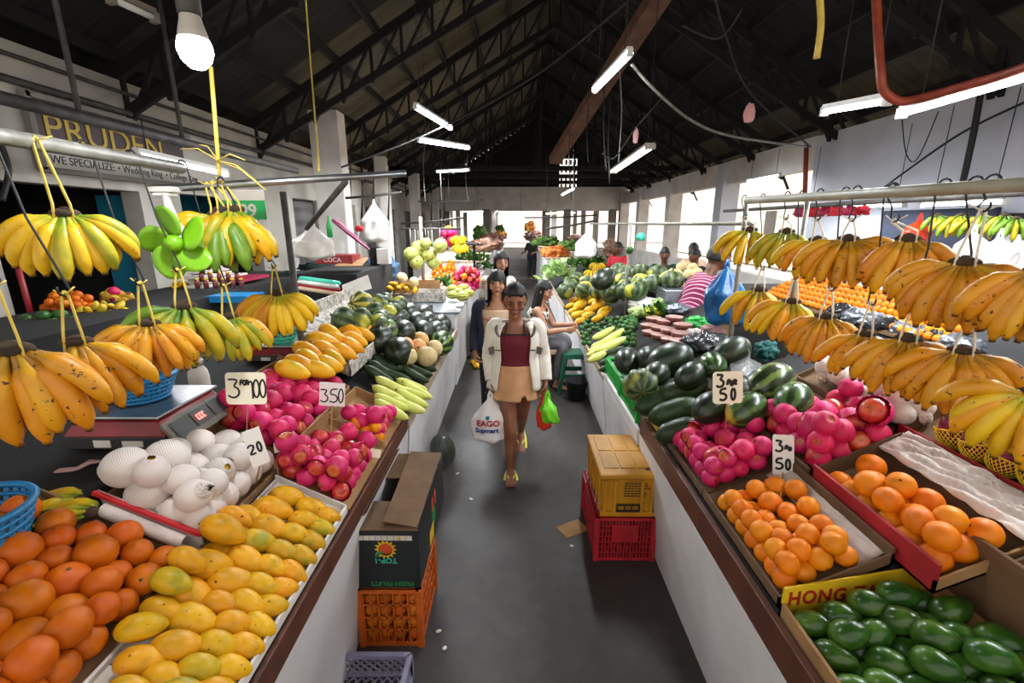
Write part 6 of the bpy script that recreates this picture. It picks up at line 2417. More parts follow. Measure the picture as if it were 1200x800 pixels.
# ------------------------------------------------------------------ crates, cartons and bits on the aisle floor
defmat('crate_red', '#b81f2a', '#94161f', rough=.5, scale=9)
defmat('crate_yellow', '#c78a12', '#9a6a14', rough=.5, scale=7, detail=7, lo=.3, hi=.75)
defmat('crate_orange', '#c9601a', '#ad4d12', rough=.45, scale=8)
defmat('crate_lavender', '#8d8aa0', '#77748c', rough=.5, scale=8)
defmat('crate_green', '#22a43c', '#1a8a30', rough=.45, scale=8)
defmat('carton_black', '#161a1a', '#20262a', rough=.5, scale=5)
defmat('crate_text', '#3a2b10', rough=.7)

def slot_wall(mb, o, u, v, W_, H_, nu, nv, t, fr=.018, bar=.006, solid=None):
    """crate side: frame plus grid bars; o corner, u across, v up (unit vectors)"""
    o, u, v = Vector(o), Vector(u).normalized(), Vector(v).normalized()
    n = u.cross(v)
    def slab(a0, a1, b0, b1, tt=t):
        q = [o + u * a + v * b for a, b in ((a0, b0), (a1, b0), (a1, b1), (a0, b1))]
        mb.hexa([p - n * tt / 2 for p in q], [p + n * tt / 2 for p in q])
    slab(0, W_, 0, fr); slab(0, W_, H_ - fr, H_)
    slab(0, fr, fr, H_ - fr); slab(W_ - fr, W_, fr, H_ - fr)
    for i in range(1, nu):
        x = fr + (W_ - 2 * fr) * i / nu
        slab(x - bar / 2, x + bar / 2, fr, H_ - fr, t * .7)
    for j in range(1, nv):
        y = fr + (H_ - 2 * fr) * j / nv
        slab(fr, W_ - fr, y - bar / 2, y + bar / 2, t * .7)
    if solid:
        slab(*solid, t * 1.15)

def crate(name, label, X0, X1, Y0, Y1, Z0, H_, m, nu=12, nv=5, solid=None, cat='crate', group=None, floor=True, rim=True, bar=.006, nus=None):
    t = thing(name, label, cat, ((X0 + X1) / 2, (Y0 + Y1) / 2, Z0), group)
    nus = nus or nu
    for o, u, W_, n_ in (((X0, Y0, Z0), (1, 0, 0), X1 - X0, nu), ((X1, Y1, Z0), (-1, 0, 0), X1 - X0, nu), ((X0, Y1, Z0), (0, -1, 0), Y1 - Y0, nus), ((X1, Y0, Z0), (0, 1, 0), Y1 - Y0, nus)):
        b = MB()
        slot_wall(b, o, u, (0, 0, 1), W_, H_, n_, nv, .007, bar=bar, solid=solid)
        part('side_wall', b, m, t)
    if floor:
        b = MB()
        for i in range(7):
            x = X0 + (X1 - X0) * (i + .5) / 7
            b.box((x, (Y0 + Y1) / 2, Z0 + .008), ((X1 - X0) / 9, Y1 - Y0, .008))
        part('base', b, m, t)
    if rim:
        b = MB()
        r = .014
        for a, c in (((X0, Y0), (X1, Y0)), ((X1, Y0), (X1, Y1)), ((X1, Y1), (X0, Y1)), ((X0, Y1), (X0, Y0))):
            b.bar((a[0], a[1], Z0 + H_ - r / 2), (c[0], c[1], Z0 + H_ - r / 2), .026, r)
        for x in (X0, X1):
            for y in (Y0, Y1):
                b.bar((x, y, Z0), (x, y, Z0 + H_), .024, .024)
        part('rim', b, m, t)
    return t
# red crate with the yellow lidded one on it
zr = atY(735, 606, 2.2).z
t = crate('plastic_crate', 'red slotted plastic crate on the floor under the yellow lidded one', .455, .775, 2.2, 2.68, 0, zr, 'crate_red', 16, 7, (.09, .23, .12, zr - .05), nus=18)
zy0 = zr
zy1 = atY(735, 556, 2.22).z
t = thing('plastic_crate', 'dirty yellow lidded crate standing on the red crate', 'crate', (.615, 2.45, zy0))
b = MB()
X0, X1, Y0, Y1 = .475, .772, 2.215, 2.68
b.hexa([(X0 + .012, Y0 + .012, zy0), (X1 - .012, Y0 + .012, zy0), (X1 - .012, Y1 - .012, zy0), (X0 + .012, Y1 - .012, zy0)], [(X0, Y0, zy1 - .02), (X1, Y0, zy1 - .02), (X1, Y1, zy1 - .02), (X0, Y1, zy1 - .02)])
part('crate_body', b, 'crate_yellow', t, .004)
b = MB()
for x in (X0 + .02, X0 + .075, X1 - .075, X1 - .02):
    b.bar((x, Y0 + .004, zy0 + .01), (x, Y0 - .004, zy1 - .03), .014, .018)
for y in (Y0 + .05, Y0 + .15, Y0 + .25, Y0 + .35, Y1 - .04):
    b.bar((X0 + .006, y, zy0 + .01), (X0 - .006, y, zy1 - .03), .018, .016, up=(1, 0, 0))
b.box(((X0 + X1) / 2, Y0 + .002, zy0 + .012), (X1 - X0 + .006, .02, .024))
part('rib', b, 'crate_yellow', t, .002)
b = MB().box(((X0 + X1) / 2, (Y0 + Y1) / 2, zy1 - .006), (X1 - X0 + .03, Y1 - Y0 + .03, .03))
o_l = part('lid', b, 'crate_yellow', t, .008)
b = MB()
for i in range(3):
    for j in range(2):
        b.box((X0 + .06 + i * .092, Y0 + .14 + j * .2, zy1 + .011), (.08, .17, .006))
part('lid_panel', b, 'crate_yellow', o_l, .002)
b = MB().lathe([(0, .0), (.014, .0), (.014, .003), (0, .003)], 14, (X1 - .04, Y0 + .05, zy1 + .009))
part('lid_hole', b, 'black_metal', o_l)
b = MB()
slot_wall(b, (X0 + .085, Y0 - .006, zy0 + .03), (1, 0, 0), (0, 0, 1), .13, .045, 3, 1, .006, .008)
part('handle', b, 'black_metal', t)
tt = MB()
for i, s_ in enumerate(('PROPERTY OF', 'FRUIT STAND', 'RETURN EMPTY CRATE', 'DO NOT STEP ON', 'THIS CONTAINER', 'HANDLE WITH CARE')):
    pass
b = MB()
rnd = random.Random(2)
for i in range(6):
    x = X0 + .12
    w = .12 + rnd.uniform(-.03, .02)
    while w > .01:
        l = rnd.uniform(.006, .02)
        b.box((x + l / 2 + (.13 - .12) / 2, Y0 - .003 + .001 * i, zy1 - .05 - i * .016), (l, .002, .006))
        x += l + .005
        w -= l + .005
part('worn_print', b, 'crate_text', t)
b = MB().box((.36, 2.47, .003), (.17, .12, .004), Euler((0, 0, .5)))
solo('cardboard_piece', b, 'card', 'flat torn piece of cardboard on the floor beside the red crate', 'cardboard')

# orange crate full of oranges, black carton on it
zo = atY(450, 690, 1.65).z
X0, X1, Y0, Y1 = -.685, -.42, 1.65, 2.0
t = crate('plastic_crate', 'orange slotted crate full of oranges under the black carton', X0, X1, Y0, Y1, 0, zo, 'crate_orange', 7, 4, None, bar=.008)
rnd = random.Random(8)
zz = .04
lay = 0
while zz < zo - .03:
    for i in range(4):
        set_fruit('orange_deep', Vector((X0 + .037 + i * .063, Y0 + .042, zz)), .064, Euler((rnd.random() * 6, rnd.random() * 6, 0)).to_matrix(),
                  'orange behind the front slats of the orange crate, %s layer, %s from counter' % (('bottom' if lay == 0 else ORD[lay]), ORD[i]), 'orange', 'oranges in the orange crate')
    for i in range(4):
        set_fruit('orange_deep', Vector((X1 - .042, Y0 + .105 + i * .064, zz)), .064, Euler((rnd.random() * 6, rnd.random() * 6, 0)).to_matrix(),
                  'orange inside the orange crate along the aisle, %s layer, %s from front' % (('bottom' if lay == 0 else ORD[lay]), ORD[i]), 'orange', 'oranges in the orange crate')
    zz += .062
    lay += 1
zc = atY(455, 622, 1.66).z
X0, X1, Y0, Y1 = -.70, -.415, 1.66, 2.32
t = thing('cardboard_carton', 'black fruit carton with brown open flaps and a printed sun, on the orange crate', 'box', ((X0 + X1) / 2, (Y0 + Y1) / 2, zo))
th = .006
for nm, c, d in (('front_wall', ((X0 + X1) / 2, Y0, (zo + zc) / 2), (X1 - X0, th, zc - zo)), ('back_wall', ((X0 + X1) / 2, Y1, (zo + zc) / 2), (X1 - X0, th, zc - zo)),
                 ('side_wall', (X0, (Y0 + Y1) / 2, (zo + zc) / 2), (th, Y1 - Y0, zc - zo)), ('side_wall', (X1, (Y0 + Y1) / 2, (zo + zc) / 2), (th, Y1 - Y0, zc - zo)),
                 ('carton_floor', ((X0 + X1) / 2, (Y0 + Y1) / 2, zo + .005), (X1 - X0, Y1 - Y0, .008))):
    part(nm, MB().box(c, d), 'carton_black', t)
# flaps folded over the top
def flap(pts, nm='flap'):
    part(nm, MB().poly(pts, (0, 0, 1), .005), 'card_dark', t)
flap([(X0, Y0, zc), (X1, Y0, zc), (X1 - .015, Y0 + .2, zc + .004), (X0 + .02, Y0 + .2, zc + .004)])
flap([(X1, Y0 + .01, zc + .007), (X1, Y1, zc + .007), (X1 - .17, Y1 - .01, zc + .02), (X1 - .15, Y0 + .03, zc + .02)])
flap([(X0, Y1, zc), (X1, Y1, zc), (X1, Y1 - .26, zc + .005), (X0, Y1 - .26, zc + .005)])
flap([(X0, Y0 + .02, zc + .006), (X0, Y1, zc + .006), (X0 + .06, Y1 - .03, zc + .05), (X0 + .06, Y0 + .05, zc + .05)])
yq = Y0 - th / 2 - .001
b = MB().box(((X0 + X1) / 2 - .005, yq, zc - .032), (.25, .002, .022))
part('white_strip', b, 'card_white', t)
b = MB()
for i in range(9):
    b.box((X0 + .03 + i * .026, yq - .0015, zc - .032), (.0015, .001, .02))
part('strip_lines', b, 'pen', t)
b = MB().lathe([(0, 0), (.008, 0), (.008, .0015), (0, .0015)], 14, (X1 - .075, yq - .002, zc - .03), Matrix.Rotation(PI / 2, 3, 'X'))
part('round_sticker', b, 'yellow_card', t)
cx_, cz_ = (X0 + X1) / 2 + .005, zc - .088
b = MB()
for i in range(14):
    a = 2 * PI * i / 14
    d_ = Vector((math.cos(a), 0, math.sin(a)))
    n_ = Vector((-math.sin(a), 0, math.cos(a)))
    b.add([Vector((cx_, yq - .001, cz_)) + d_ * .03 + n_ * .009, Vector((cx_, yq - .001, cz_)) + d_ * .03 - n_ * .009, Vector((cx_, yq - .001, cz_)) + d_ * .05], [(0, 1, 2)], False)
part('sun_rays', b, 'yellow_card', t)
b = MB().ball((cx_, yq, cz_ + .003), (.032, .003, .026), 20, 10)
defmat('print_orange', '#c2471c', rough=.5)
defmat('print_leaf', '#1f7a46', rough=.5)
part('fruit_print', b, 'print_orange', t)
b = MB().ball((cx_ - .03, yq - .001, cz_ - .02), (.025, .002, .008), 14, 6, Matrix.Rotation(-.7, 3, 'Y'))
part('leaf_print', b, 'print_leaf', t)
def up_side_down(body, h, x, z, m, nm, par):
    tx = text_mb(body, h, .0006, 1, .0008)
    tx.xf(Matrix(((-1, 0, 0), (0, 0, -1), (0, -1, 0))), (x + tx.width / 2, yq - .0015, z + h))
    part(nm, tx, m, par)
up_side_down('TOP-1', .026, cx_, cz_ - .07, 'teal_plastic', 'lettering', t)
up_side_down('FRESH FRUITS', .022, cx_ + .02, zo + .012, 'print_leaf', 'small_lettering', t)
# print on the aisle side: carrots and a green leaf, yellow panel
xq = X1 + th / 2 + .001
b = MB()
for y, z in ((Y0 + .33, (zo + zc) / 2 + .045), (Y0 + .40, (zo + zc) / 2 + .05)):
    b.ball((xq, y, z), (.002, .022, .05), 14, 8, Matrix.Rotation(.25, 3, 'X'))
part('fruit_print', b, 'print_orange', t)
b = MB()
for i in range(6):
    a = -.5 + i * .4
    b.ball((xq, Y0 + .3 + .07 * math.cos(a), (zo + zc) / 2 - .02 + .05 * math.sin(a) - .02), (.0015, .04, .008), 10, 6, Matrix.Rotation(a, 3, 'X'))
part('leaf_print', b, 'print_leaf', t)
b = MB().box((xq, Y0 + .28, zo + .06), (.002, .1, .075))
part('yellow_panel', b, 'yellow_card', t)
# lavender crate in front
X0, X1, Y0, Y1 = -.72, -.435, 1.12, 1.5
zl = atY(440, 768, 1.5).z
t = thing('plastic_crate', 'pale lavender lattice crate at the bottom edge by the left counter', 'crate', ((X0 + X1) / 2, (Y0 + Y1) / 2, 0))
def lattice(mb, o, u, v, W_, H_, n1, n2):
    o, u, v = Vector(o), Vector(u), Vector(v)
    n = u.cross(v)
    for a, c in (((0, 0), (W_, 0)), ((W_, 0), (W_, H_)), ((W_, H_), (0, H_)), ((0, H_), (0, 0))):
        mb.bar(o + u * a[0] + v * a[1], o + u * c[0] + v * c[1], .02, .02, up=n)
    st = W_ / n1
    k_ = -int(H_ / st) - 1
    while k_ < n1 + 1:
        for sgn in (1, -1):
            x0 = k_ * st
            # line x = x0 + sgn*y clipped
            pts = []
            for yv in (0, H_):
                pts.append((x0 + (yv if sgn > 0 else H_ - yv), yv))
            (xa, ya_), (xb, yb_) = pts
            def clip(x, y, x2, y2):
                if x < 0:
                    q = (0 - x) / (x2 - x); return 0, y + (y2 - y) * q
                if x > W_:
                    q = (W_ - x) / (x2 - x); return W_, y + (y2 - y) * q
                return x, y
            if max(xa, xb) <= 0 or min(xa, xb) >= W_:
                continue
            c0, c1 = clip(xa, ya_, xb, yb_), clip(xb, yb_, xa, ya_)
            mb.bar(o + u * c0[0] + v * c0[1], o + u * c1[0] + v * c1[1], .006, .006, up=n)
        k_ += 1
b = MB(); lattice(b, (X0, Y0, .01), (1, 0, 0), (0, 1, 0), X1 - X0, Y1 - Y0, 8, 8); part('base', b, 'crate_lavender', t)
for o_, u_, W_ in (((X0, Y0, 0), (1, 0, 0), X1 - X0), ((X0, Y1, 0), (1, 0, 0), X1 - X0), ((X0, Y0, 0), (0, 1, 0), Y1 - Y0), ((X1, Y0, 0), (0, 1, 0), Y1 - Y0)):
    b = MB(); lattice(b, o_, u_, (0, 0, 1), W_, zl, 8, 8); part('side_wall', b, 'crate_lavender', t)

# dark fruit in a knotted clear bag on the floor by the left counter
c = Vector((-.575, 3.28, 0))
set_fruit('melon_dark', c + Vector((0, 0, .11)), .28, Euler((0, PI / 2.3, .4)).to_matrix(), 'dark watermelon inside the clear bag on the floor by the left counter', 'watermelon', None)
t, bf = plastic_bag('plastic_bag', 'clear plastic bag round a dark watermelon on the floor by the left counter', c + Vector((0, 0, .3)), c + Vector((0, 0, .004)), .3, .3, 'bag_clear_thin', 21)
# black bucket
def bucket(name, label, c, r0, r1, h, m):
    t = thing(name, label, 'bucket', c)
    part('bucket_body', MB().lathe([(0, .004), (r0, .004), (r1, h), (r1 + .008, h), (r1 + .008, h - .015), (r1 - .004, h - .012), (r0 - .006, .012), (0, .012)], 28, c), m, t)
    pts = [Vector(c) + Vector((r1 * math.cos(a), -r1 * .15 - .03 * math.sin(a), h - .01 - .07 * math.sin(a))) for a in [PI * i / 10 for i in range(11)]]
    part('handle', MB().tube(pts, .004, 6), 'steel', t)
    return t
bucket('bucket', 'black plastic bucket on the floor by the right counter', (.665, 4.66, 0), .09, .115, .22, 'cloth_black')
b = MB().box((.42, 5.35, .17), (.3, .25, .34))
solo('cardboard_box', b, 'card_dark', 'closed cardboard box on the floor behind the seated person', 'box')
b = MB().box((-.52, 6.3, .28), (.2, .35, .56))
bx = solo('cardboard_box', b, 'card_dark', 'tall brown box standing against the left counter behind the navy cardigan', 'box')
b = MB()
for i in range(4):
    p = Vector((-.48 - .03 * i, 5.7 + .07 * i, .03))
    set_fruit('mango', p + Vector((0, 0, .0)), .12, Euler((0, 0, i * .8)).to_matrix(), 'yellow fruit lying on the floor by the left counter, %s of the line' % ORD[i], 'mango', 'yellow fruit on the floor')
# small litter
rnd = random.Random(4)
for i, (px, py) in enumerate(((500, 715), (514, 740), (521, 760), (552, 585), (536, 555), (640, 478), (667, 495), (670, 640), (545, 410))):
    p = atZ(px, py, .001)
    b = MB().ball(p + Vector((0, 0, .004)), (.012 + .006 * rnd.random(), .01, .003), 8, 5, Euler((0, 0, rnd.random() * 3)).to_matrix())
    solo('litter_scrap', b, 'card_white', 'tiny pale scrap on the aisle floor, %s from the front' % ORD[i], 'litter', 'pale scraps on the aisle floor')
# ------------------------------------------------------------------ stalls farther along the aisle
defmat('pale_wood', '#b59f86', '#93806b', rough=.8, scale=8, detail=6)
defmat('newsprint', '#c9c1b6', '#8c867f', rough=.85, scale=26, lo=.45, hi=.6)
defmat('metal_sheet', '#8f949c', '#6d727b', rough=.3, metal=.7, scale=4)
defmat('tarp_dark', '#1c2b26', '#131d1a', rough=.5, scale=5, bump=.5, bscale=9)
defmat('denim', '#3d5c7d', '#22354c', rough=.85, scale=5, bump=.5, bscale=10)
defmat('tub_red', '#5d2622', '#7a3a30', rough=.35, scale=30)
defmat('tub_lid', '#a58078', rough=.25)
defmat('yellow_plastic', '#d8b51e', rough=.4)
defmat('purple_bag', '#6a4a8a', '#8a6aa8', rough=.5, scale=20)
defmat('coke_red', '#9c1c24', '#7d141b', rough=.5, scale=6)

defmat('cloth_teal', '#175a58', '#0f4442', rough=.8, scale=9, bump=.4, bscale=12)
P2 = (.36, -.5)
counter(-1, 2.6, 5.02, -.655, .70, .62, 1.25, 'long left counter with pale wood rim holding gourds, melons and watermelons', plane=P2, boardmat='pale_wood', shelfmat='dark_wood')
LCT = 'in the left counter tray'
pile(['gourd'], crop([(690, 560, 200), (675, 612, 190), (690, 662, 190), (690, 705, 190), (815, 565, 90), (805, 605, 90), (815, 640, 90), (790, 680, 90), (840, 590, 70)], 320, 340, 5), (P2[0] + .05, P2[1]), .3, 'pale green sponge gourd', 'stacked by the counter rim', 'gourd', 'pale sponge gourds on the left counter', -1, 'long', .2, 0, .16, .12, 31)
pile(['cucumber'], crop([(660, 385, 180), (650, 432, 180), (640, 470, 180), (760, 430, 180), (770, 468, 200), (830, 500, 180), (880, 440, 120), (850, 475, 140), (620, 500, 160), (740, 380, 140), (720, 505, 160), (800, 395, 120)], 320, 340, 5), (P2[0] + .03, P2[1]), .3, 'dark green cucumber', 'between gourds and melons', 'cucumber', 'dark cucumbers on the left counter', -1, 'long', .2, 0, .16, .12, 32)
pile(['melon'], crop([(865, 290, 90, None, 'melon_o'), (830, 335, 92, None, 'melon_o'), (795, 330, 75, None, 'melon_o'), (900, 388, 125), (945, 340, 100), (790, 385, 95)], 320, 340, 5), (P2[0] + .08, P2[1]), .2, 'round cream melon', 'beside the watermelons', 'melon', 'cream melons on the left counter', -1, 'any', .25, 0, .5, .3, 33)
pile(['melon_dark', 'melon_dark', 'melon_striped'], crop([(660, 300, 120), (740, 240, 120), (740, 180, 100), (830, 200, 120), (900, 190, 120), (955, 250, 125), (985, 310, 110), (880, 150, 100), (810, 150, 90), (700, 335, 120), (950, 200, 100), (650, 250, 100), (690, 190, 100), (860, 235, 110)], 320, 340, 5), (P2[0] + .03, P2[1]), .4, 'dark watermelon', 'at the far end of the left counter', 'watermelon', 'dark watermelons on the left counter', -1, 'long', .2, PI / 2, .36, .3, 34)
# papaya tray lined with newsprint, a step higher
P3 = (.44, -.5)
tray('papaya_tray', 'newsprint-lined tray of yellow papayas beside the dark post', -1.5, -1.0, 2.62, 4.2, P3, .1, 'newsprint', walls='SEW', heights={'E': .1, 'S': .07})
pile(['papaya'], crop([(115, 470, 120), (260, 465, 130), (215, 410, 110), (320, 435, 100), (345, 400, 125), (310, 350, 140), (410, 360, 80), (445, 320, 115), (290, 300, 200), (340, 250, 160), (455, 240, 95), (480, 290, 80), (530, 260, 75), (555, 235, 85), (205, 360, 90), (395, 300, 80), (170, 440, 90)], 320, 340, 5), (P3[0] + .05, P3[1]), .25, 'yellow papaya', 'in the newsprint tray', 'papaya', 'papayas in the newsprint tray', -1, 'long', .22, .2, .27, .4, 35)
pile(['squash'], crop([(530, 95, 160, None, 'squash_y'), (620, 85, 100), (500, 185, 170), (620, 175, 130), (670, 140, 110), (700, 110, 95), (735, 90, 95), (590, 205, 100), (580, 130, 90), (660, 85, 80), (440, 175, 90)], 320, 340, 5), (P3[0] + .05, P3[1]), .27, 'ribbed green squash', 'behind the papaya tray', 'squash', 'squashes behind the papayas', -1, 'long', .25, .4, .4, .5, 36)
b = MB().box((-1.35, 4.75, .9), (.75, 1.1, .06))
b.box((-1.35, 4.75, .44), (.6, .95, .88))
solo('squash_table', b, 'dark_wood', 'dark low table under the ribbed squashes', 'table')

# metal topped table, newspaper box, mango carton
t = thing('metal_table', 'counter with a shiny metal sheet top beyond the watermelons', 'counter', (-1.0, 5.65, 0))
part('metal_top', MB().box((-1.0, 5.68, .865), (.72, 1.2, .02)), 'metal_sheet', t)
part('apron', MB().box((-1.02, 5.68, .43), (.66, 1.2, .85)), 'apron', t)
t = tray('newspaper_box', 'carton wrapped in printed newspaper at the back of the metal table', -1.33, -.93, 5.75, 6.1, (.876, 0), .13, 'newsprint', walls='NSEW')
t = thing('market_counter', 'white counter on the left with the mango carton and melon tray', 'counter', (-1.2, 7.7, 0))
part('apron', MB().box((-1.2, 7.8, .44), (1.08, 3.0, .88)), 'apron', t)
part('counter_top', MB().box((-1.2, 7.8, .89), (1.12, 3.04, .03)), 'pale_wood', t)
tray('mango_carton', 'brown carton of bright yellow mangoes and melons past the metal table', -1.72, -1.12, 6.35, 6.75, (.905, 0), .14, 'card', walls='NSEW')
PC = (.98, 0)
pile(['mango'], crop([(305, 565, 55), (350, 572, 55), (410, 575, 60), (330, 590, 55), (380, 595, 60), (290, 590, 50), (430, 600, 50)], 400, 220, 5), PC, .125, 'yellow mango', 'in the brown carton past the metal table', 'mango', 'mangoes in the far brown carton', -1, 'any', .15, 0, .5, .3, 37)
pile(['melon'], crop([(355, 530, 70), (425, 552, 62)], 400, 220, 5), (1.06, 0), .15, 'netted melon', 'on top of the brown mango carton', 'melon', None, -1, 'any', .2, 0, .5, .3, 38)
tray('melon_tray', 'white tray of striped yellow melons beside the brown carton', -.98, -.66, 6.35, 6.72, (.905, 0), .05, 'card_white', walls='NSEW')
pile(['melon_pale'], crop([(650, 590, 65), (715, 585, 70), (650, 628, 65), (710, 635, 80), (745, 615, 70), (690, 610, 60)], 400, 220, 5), (.94, 0), .19, 'pale striped melon', 'in the white tray', 'melon', 'pale melons in the white tray', -1, 'long', .2, 0, .38, .4, 39)
# post with hanging bagged melons
p0 = atY(497, 345, 6.9)
solo('stall_post', MB().tube([(p0.x, 6.9, .9), (p0.x, 6.9, 1.95)], .025, 10), 'pale_wood', 'wooden post under the hanging bagged melons on the left', 'post')
p1, p2 = atY(470, 268, 6.9), atY(540, 268, 6.9)
solo('hanging_pole', MB().tube([p1, p2], .015, 8), 'dark_pipe', 'thin dark pole carrying the bagged melons', 'pole')
for i, (px, py, w) in enumerate(((482, 298, 20), (491, 291, 20), (488, 307, 18), (503, 298, 20), (516, 288, 18), (508, 308, 16), (499, 285, 14))):
    c = atY(px, py, 6.85 + .08 * (i % 2))
    s = w * zdepth(c) / FPX
    set_fruit('melon_g', c, s * .95, Euler((i, i * 2, 0)).to_matrix(), 'bagged melon hanging from the thin dark pole, %s from the post left end' % ORD[i], 'melon', 'bagged melons hanging on the left')
    b = MB().tube([c + Vector((0, 0, s * .45)), Vector((c.x, c.y, p1.z))], .004, 5)
    solo('hanging_string', b, 'white_wire', 'white string holding up a bagged melon, %s along the pole' % ORD[i], 'string')
# bags of small oranges, papaya, pink heap, dragon fruit, hanging bananas, greens
def heap(key, cxs, cys, rx, ry, n, Y, S, desc, where, cat, grp, seed, z0=None):
    if z0:
        Y = atZ(cxs, cys + ry, z0).y
    """little mound of fruit; centre and half size in picture pixels"""
    rnd = random.Random(seed)
    c = atY(cxs, cys, Y)
    kk = zdepth(c) / FPX
    W_, H_ = rx * kk, ry * kk
    out = []
    i = 0
    while len(out) < n and i < 4000:
        i += 1
        x, y_, z = rnd.uniform(-1, 1), rnd.uniform(-1, .6), rnd.uniform(-1, 1)
        if x * x + y_ * y_ * .6 + ((z + 1) / 2) ** 2 > 1.0:
            continue
        p = c + Vector((x * W_, y_ * W_ * .6, z * H_))
        if any((p - q).length < S * .78 for q in out):
            continue
        out.append(p)
    out.sort(key=lambda p: (round(p.z / S), p.x))
    rowz = {}
    for p in out:
        rowz.setdefault(round(p.z / S), []).append(p)
    for ri, (zz, ps) in enumerate(sorted(rowz.items())):
        for ci, p in enumerate(ps):
            R = Euler((rnd.uniform(0, 6), rnd.uniform(0, 6), rnd.uniform(0, 6))).to_matrix()
            kx = key if isinstance(key, str) else rnd.choice(key)
            set_fruit(kx, p, S * rnd.uniform(.92, 1.06), R, '%s %s, %s layer, %s along' % (desc, where, 'bottom' if ri == 0 else ORD[min(17, ri)], ORD[min(17, ci)]), cat, grp)
heap('orange', 515, 316, 9, 10, 26, 7.3, .075, 'small orange', 'in the left heap past the bagged melons', 'orange', 'small oranges heaped on the left', 51, .905)
heap('orange', 528, 315, 6, 11, 20, 7.35, .075, 'small orange', 'in the second heap by pink fruit', 'orange', 'second heap of small oranges', 52, .905)
heap(['mango_green'], 521, 328, 11, 7, 8, 7.1, .19, 'green papaya', 'under the small oranges', 'papaya', 'green papayas on the left', 53, .905)
heap(['apple_full', 'apple', 'orange', 'apple_half'], 548, 325, 17, 13, 48, 7.6, .095, 'pink or orange apple', 'in the bright heap', 'apple', 'bright heap of apples on the left', 54, .905)
heap(['dragon', 'apple_full'], 526, 277, 12, 8, 12, 8.2, .14, 'pink fruit', 'hanging above the small oranges', 'dragon fruit', 'pink fruit hung high on the left', 55)
b = MB().box((-1.12, 8.3, 1.5), (.9, .3, .03)).box((-1.5, 8.4, 1.2), (.04, .04, .6)).box((-.75, 8.4, 1.2), (.04, .04, .6))
solo('fruit_rack', b, 'dark_wood', 'dark wooden rack carrying pink fruit on the left', 'rack')
for i, (px, py) in enumerate(((537, 276), (540, 286))):
    banana_hand(atY(px, py, 8.0), .17, 9, -80, 80, ['banana_yellow'], 'small far banana hand hanging past the bagged melons, %s' % ('upper' if i == 0 else 'lower'), .1, 'far hanging bananas', seed=600 + i)
def leaf_heap(name, label, cxs, cys, rx, ry, Y, m, seed, n=150, cat='vegetables', L_=.14, kind='stuff'):
    rnd = random.Random(seed)
    c = atY(cxs, cys, Y)
    kk = zdepth(c) / FPX
    W_, H_ = rx * kk, ry * kk
    b = MB()
    for i in range(n):
        a, r_ = rnd.uniform(0, 2 * PI), math.sqrt(rnd.random())
        x, y_ = r_ * math.cos(a), r_ * math.sin(a)
        z = (1 - r_ * r_) * rnd.uniform(.4, 1)
        p = c + Vector((x * W_, y_ * W_ * .7, -H_ + 2 * H_ * z))
        d = Vector((rnd.uniform(-1, 1), rnd.uniform(-1, .5), rnd.uniform(-.1, .9))).normalized()
        s_ = d.cross(Vector((rnd.uniform(-1, 1), rnd.uniform(-1, 1), 1))).normalized()
        n_ = s_.cross(d)
        l = L_ * rnd.uniform(.6, 1.1)
        def fn(u, v):
            w = l * .28 * math.sin(PI * min(1, u * .95 + .03))
            return p + d * (l * u) + s_ * (w * (v - .5) * 2) + n_ * (.25 * l * (u * u) + .06 * l * abs(v - .5))
        b.sheet(fn, 4, 2)
    return solo(name, b, m, label, cat, kind=kind)
leaf_heap('leafy_greens', 'dark leafy greens heaped past the bright apples on the left', 561, 306, 14, 9, 9.6, 'leafy', 61)
leaf_heap('leafy_greens', 'long dark leaves hanging over the left counter beside the greens', 545, 300, 9, 6, 9.8, 'leafy', 62, 80)
t = thing('market_counter', 'white counter on the left under the greens and onions', 'counter', (-1.4, 11.3, 0))
part('apron', MB().box((-1.3, 11.6, .54), (1.3, 4.3, 1.08)), 'apron', t)
part('counter_top', MB().box((-1.3, 11.6, 1.095), (1.34, 4.34, .03)), 'pale_wood', t)
heap('onion' if 'onion' in PROTO else 'lime', 573, 290, 15, 10, 1, 12.0, .1, 'onion', 'heap', 'onion', None, 63) if False else None

# left back counter with bagged goods
t = thing('market_counter', 'dark back counter behind the papayas with bags and boxes', 'counter', (-2.3, 4.6, 0))
part('counter_body', MB().box((-2.42, 5.3, .45), (.75, 4.4, .9)), 'dark_wood', t)
part('counter_top', MB().box((-2.4, 5.3, .915), (.85, 4.44, .03)), 'metal_sheet', t)
ZB = .93
from mathutils import noise as mnoise
def lump(name, label, px, py, w, h, Y, m, cat, seed, group=None, dz=None, depth=.8, amp=.12, base=None, plane=None):
    rnd = random.Random(seed)
    if base is not None:
        Y = atZ(px, py + h * .42, base).y
    if plane is not None:
        Y = atP(px, py + h * .42, plane[0], plane[1]).y
    c = atY(px, py, Y)
    kk = zdepth(c) / FPX
    W_, H_ = w * kk / 2, h * kk / 2
    of = Vector((seed * 3.7, seed * 1.3, seed * .7))
    def fn(p):
        q = 1 + amp * 1.6 * mnoise.noise(p * 1.7 + of) + amp * 1.3 * mnoise.noise(p * 4.5 + of) + amp * .7 * abs(mnoise.noise(p * 9 + of))
        r = p * q
        if r.z < -.75:
            r.z = -.75 + (r.z + .75) * .2
        return r
    return solo(name, MB().ball(c, (W_, W_ * depth, H_), 44, 26, None, fn), m, label, cat, group)
fruit_mat('mesh_onion', [(.4, '#7d2a3c'), (.55, '#9a4656'), (.6, '#d0a0a0')], 60, .5, .1, unit=False)
fruit_mat('mesh_brown', [(.4, '#5a3026'), (.55, '#7d4636'), (.62, '#b8907a')], 60, .5, .1, unit=False)
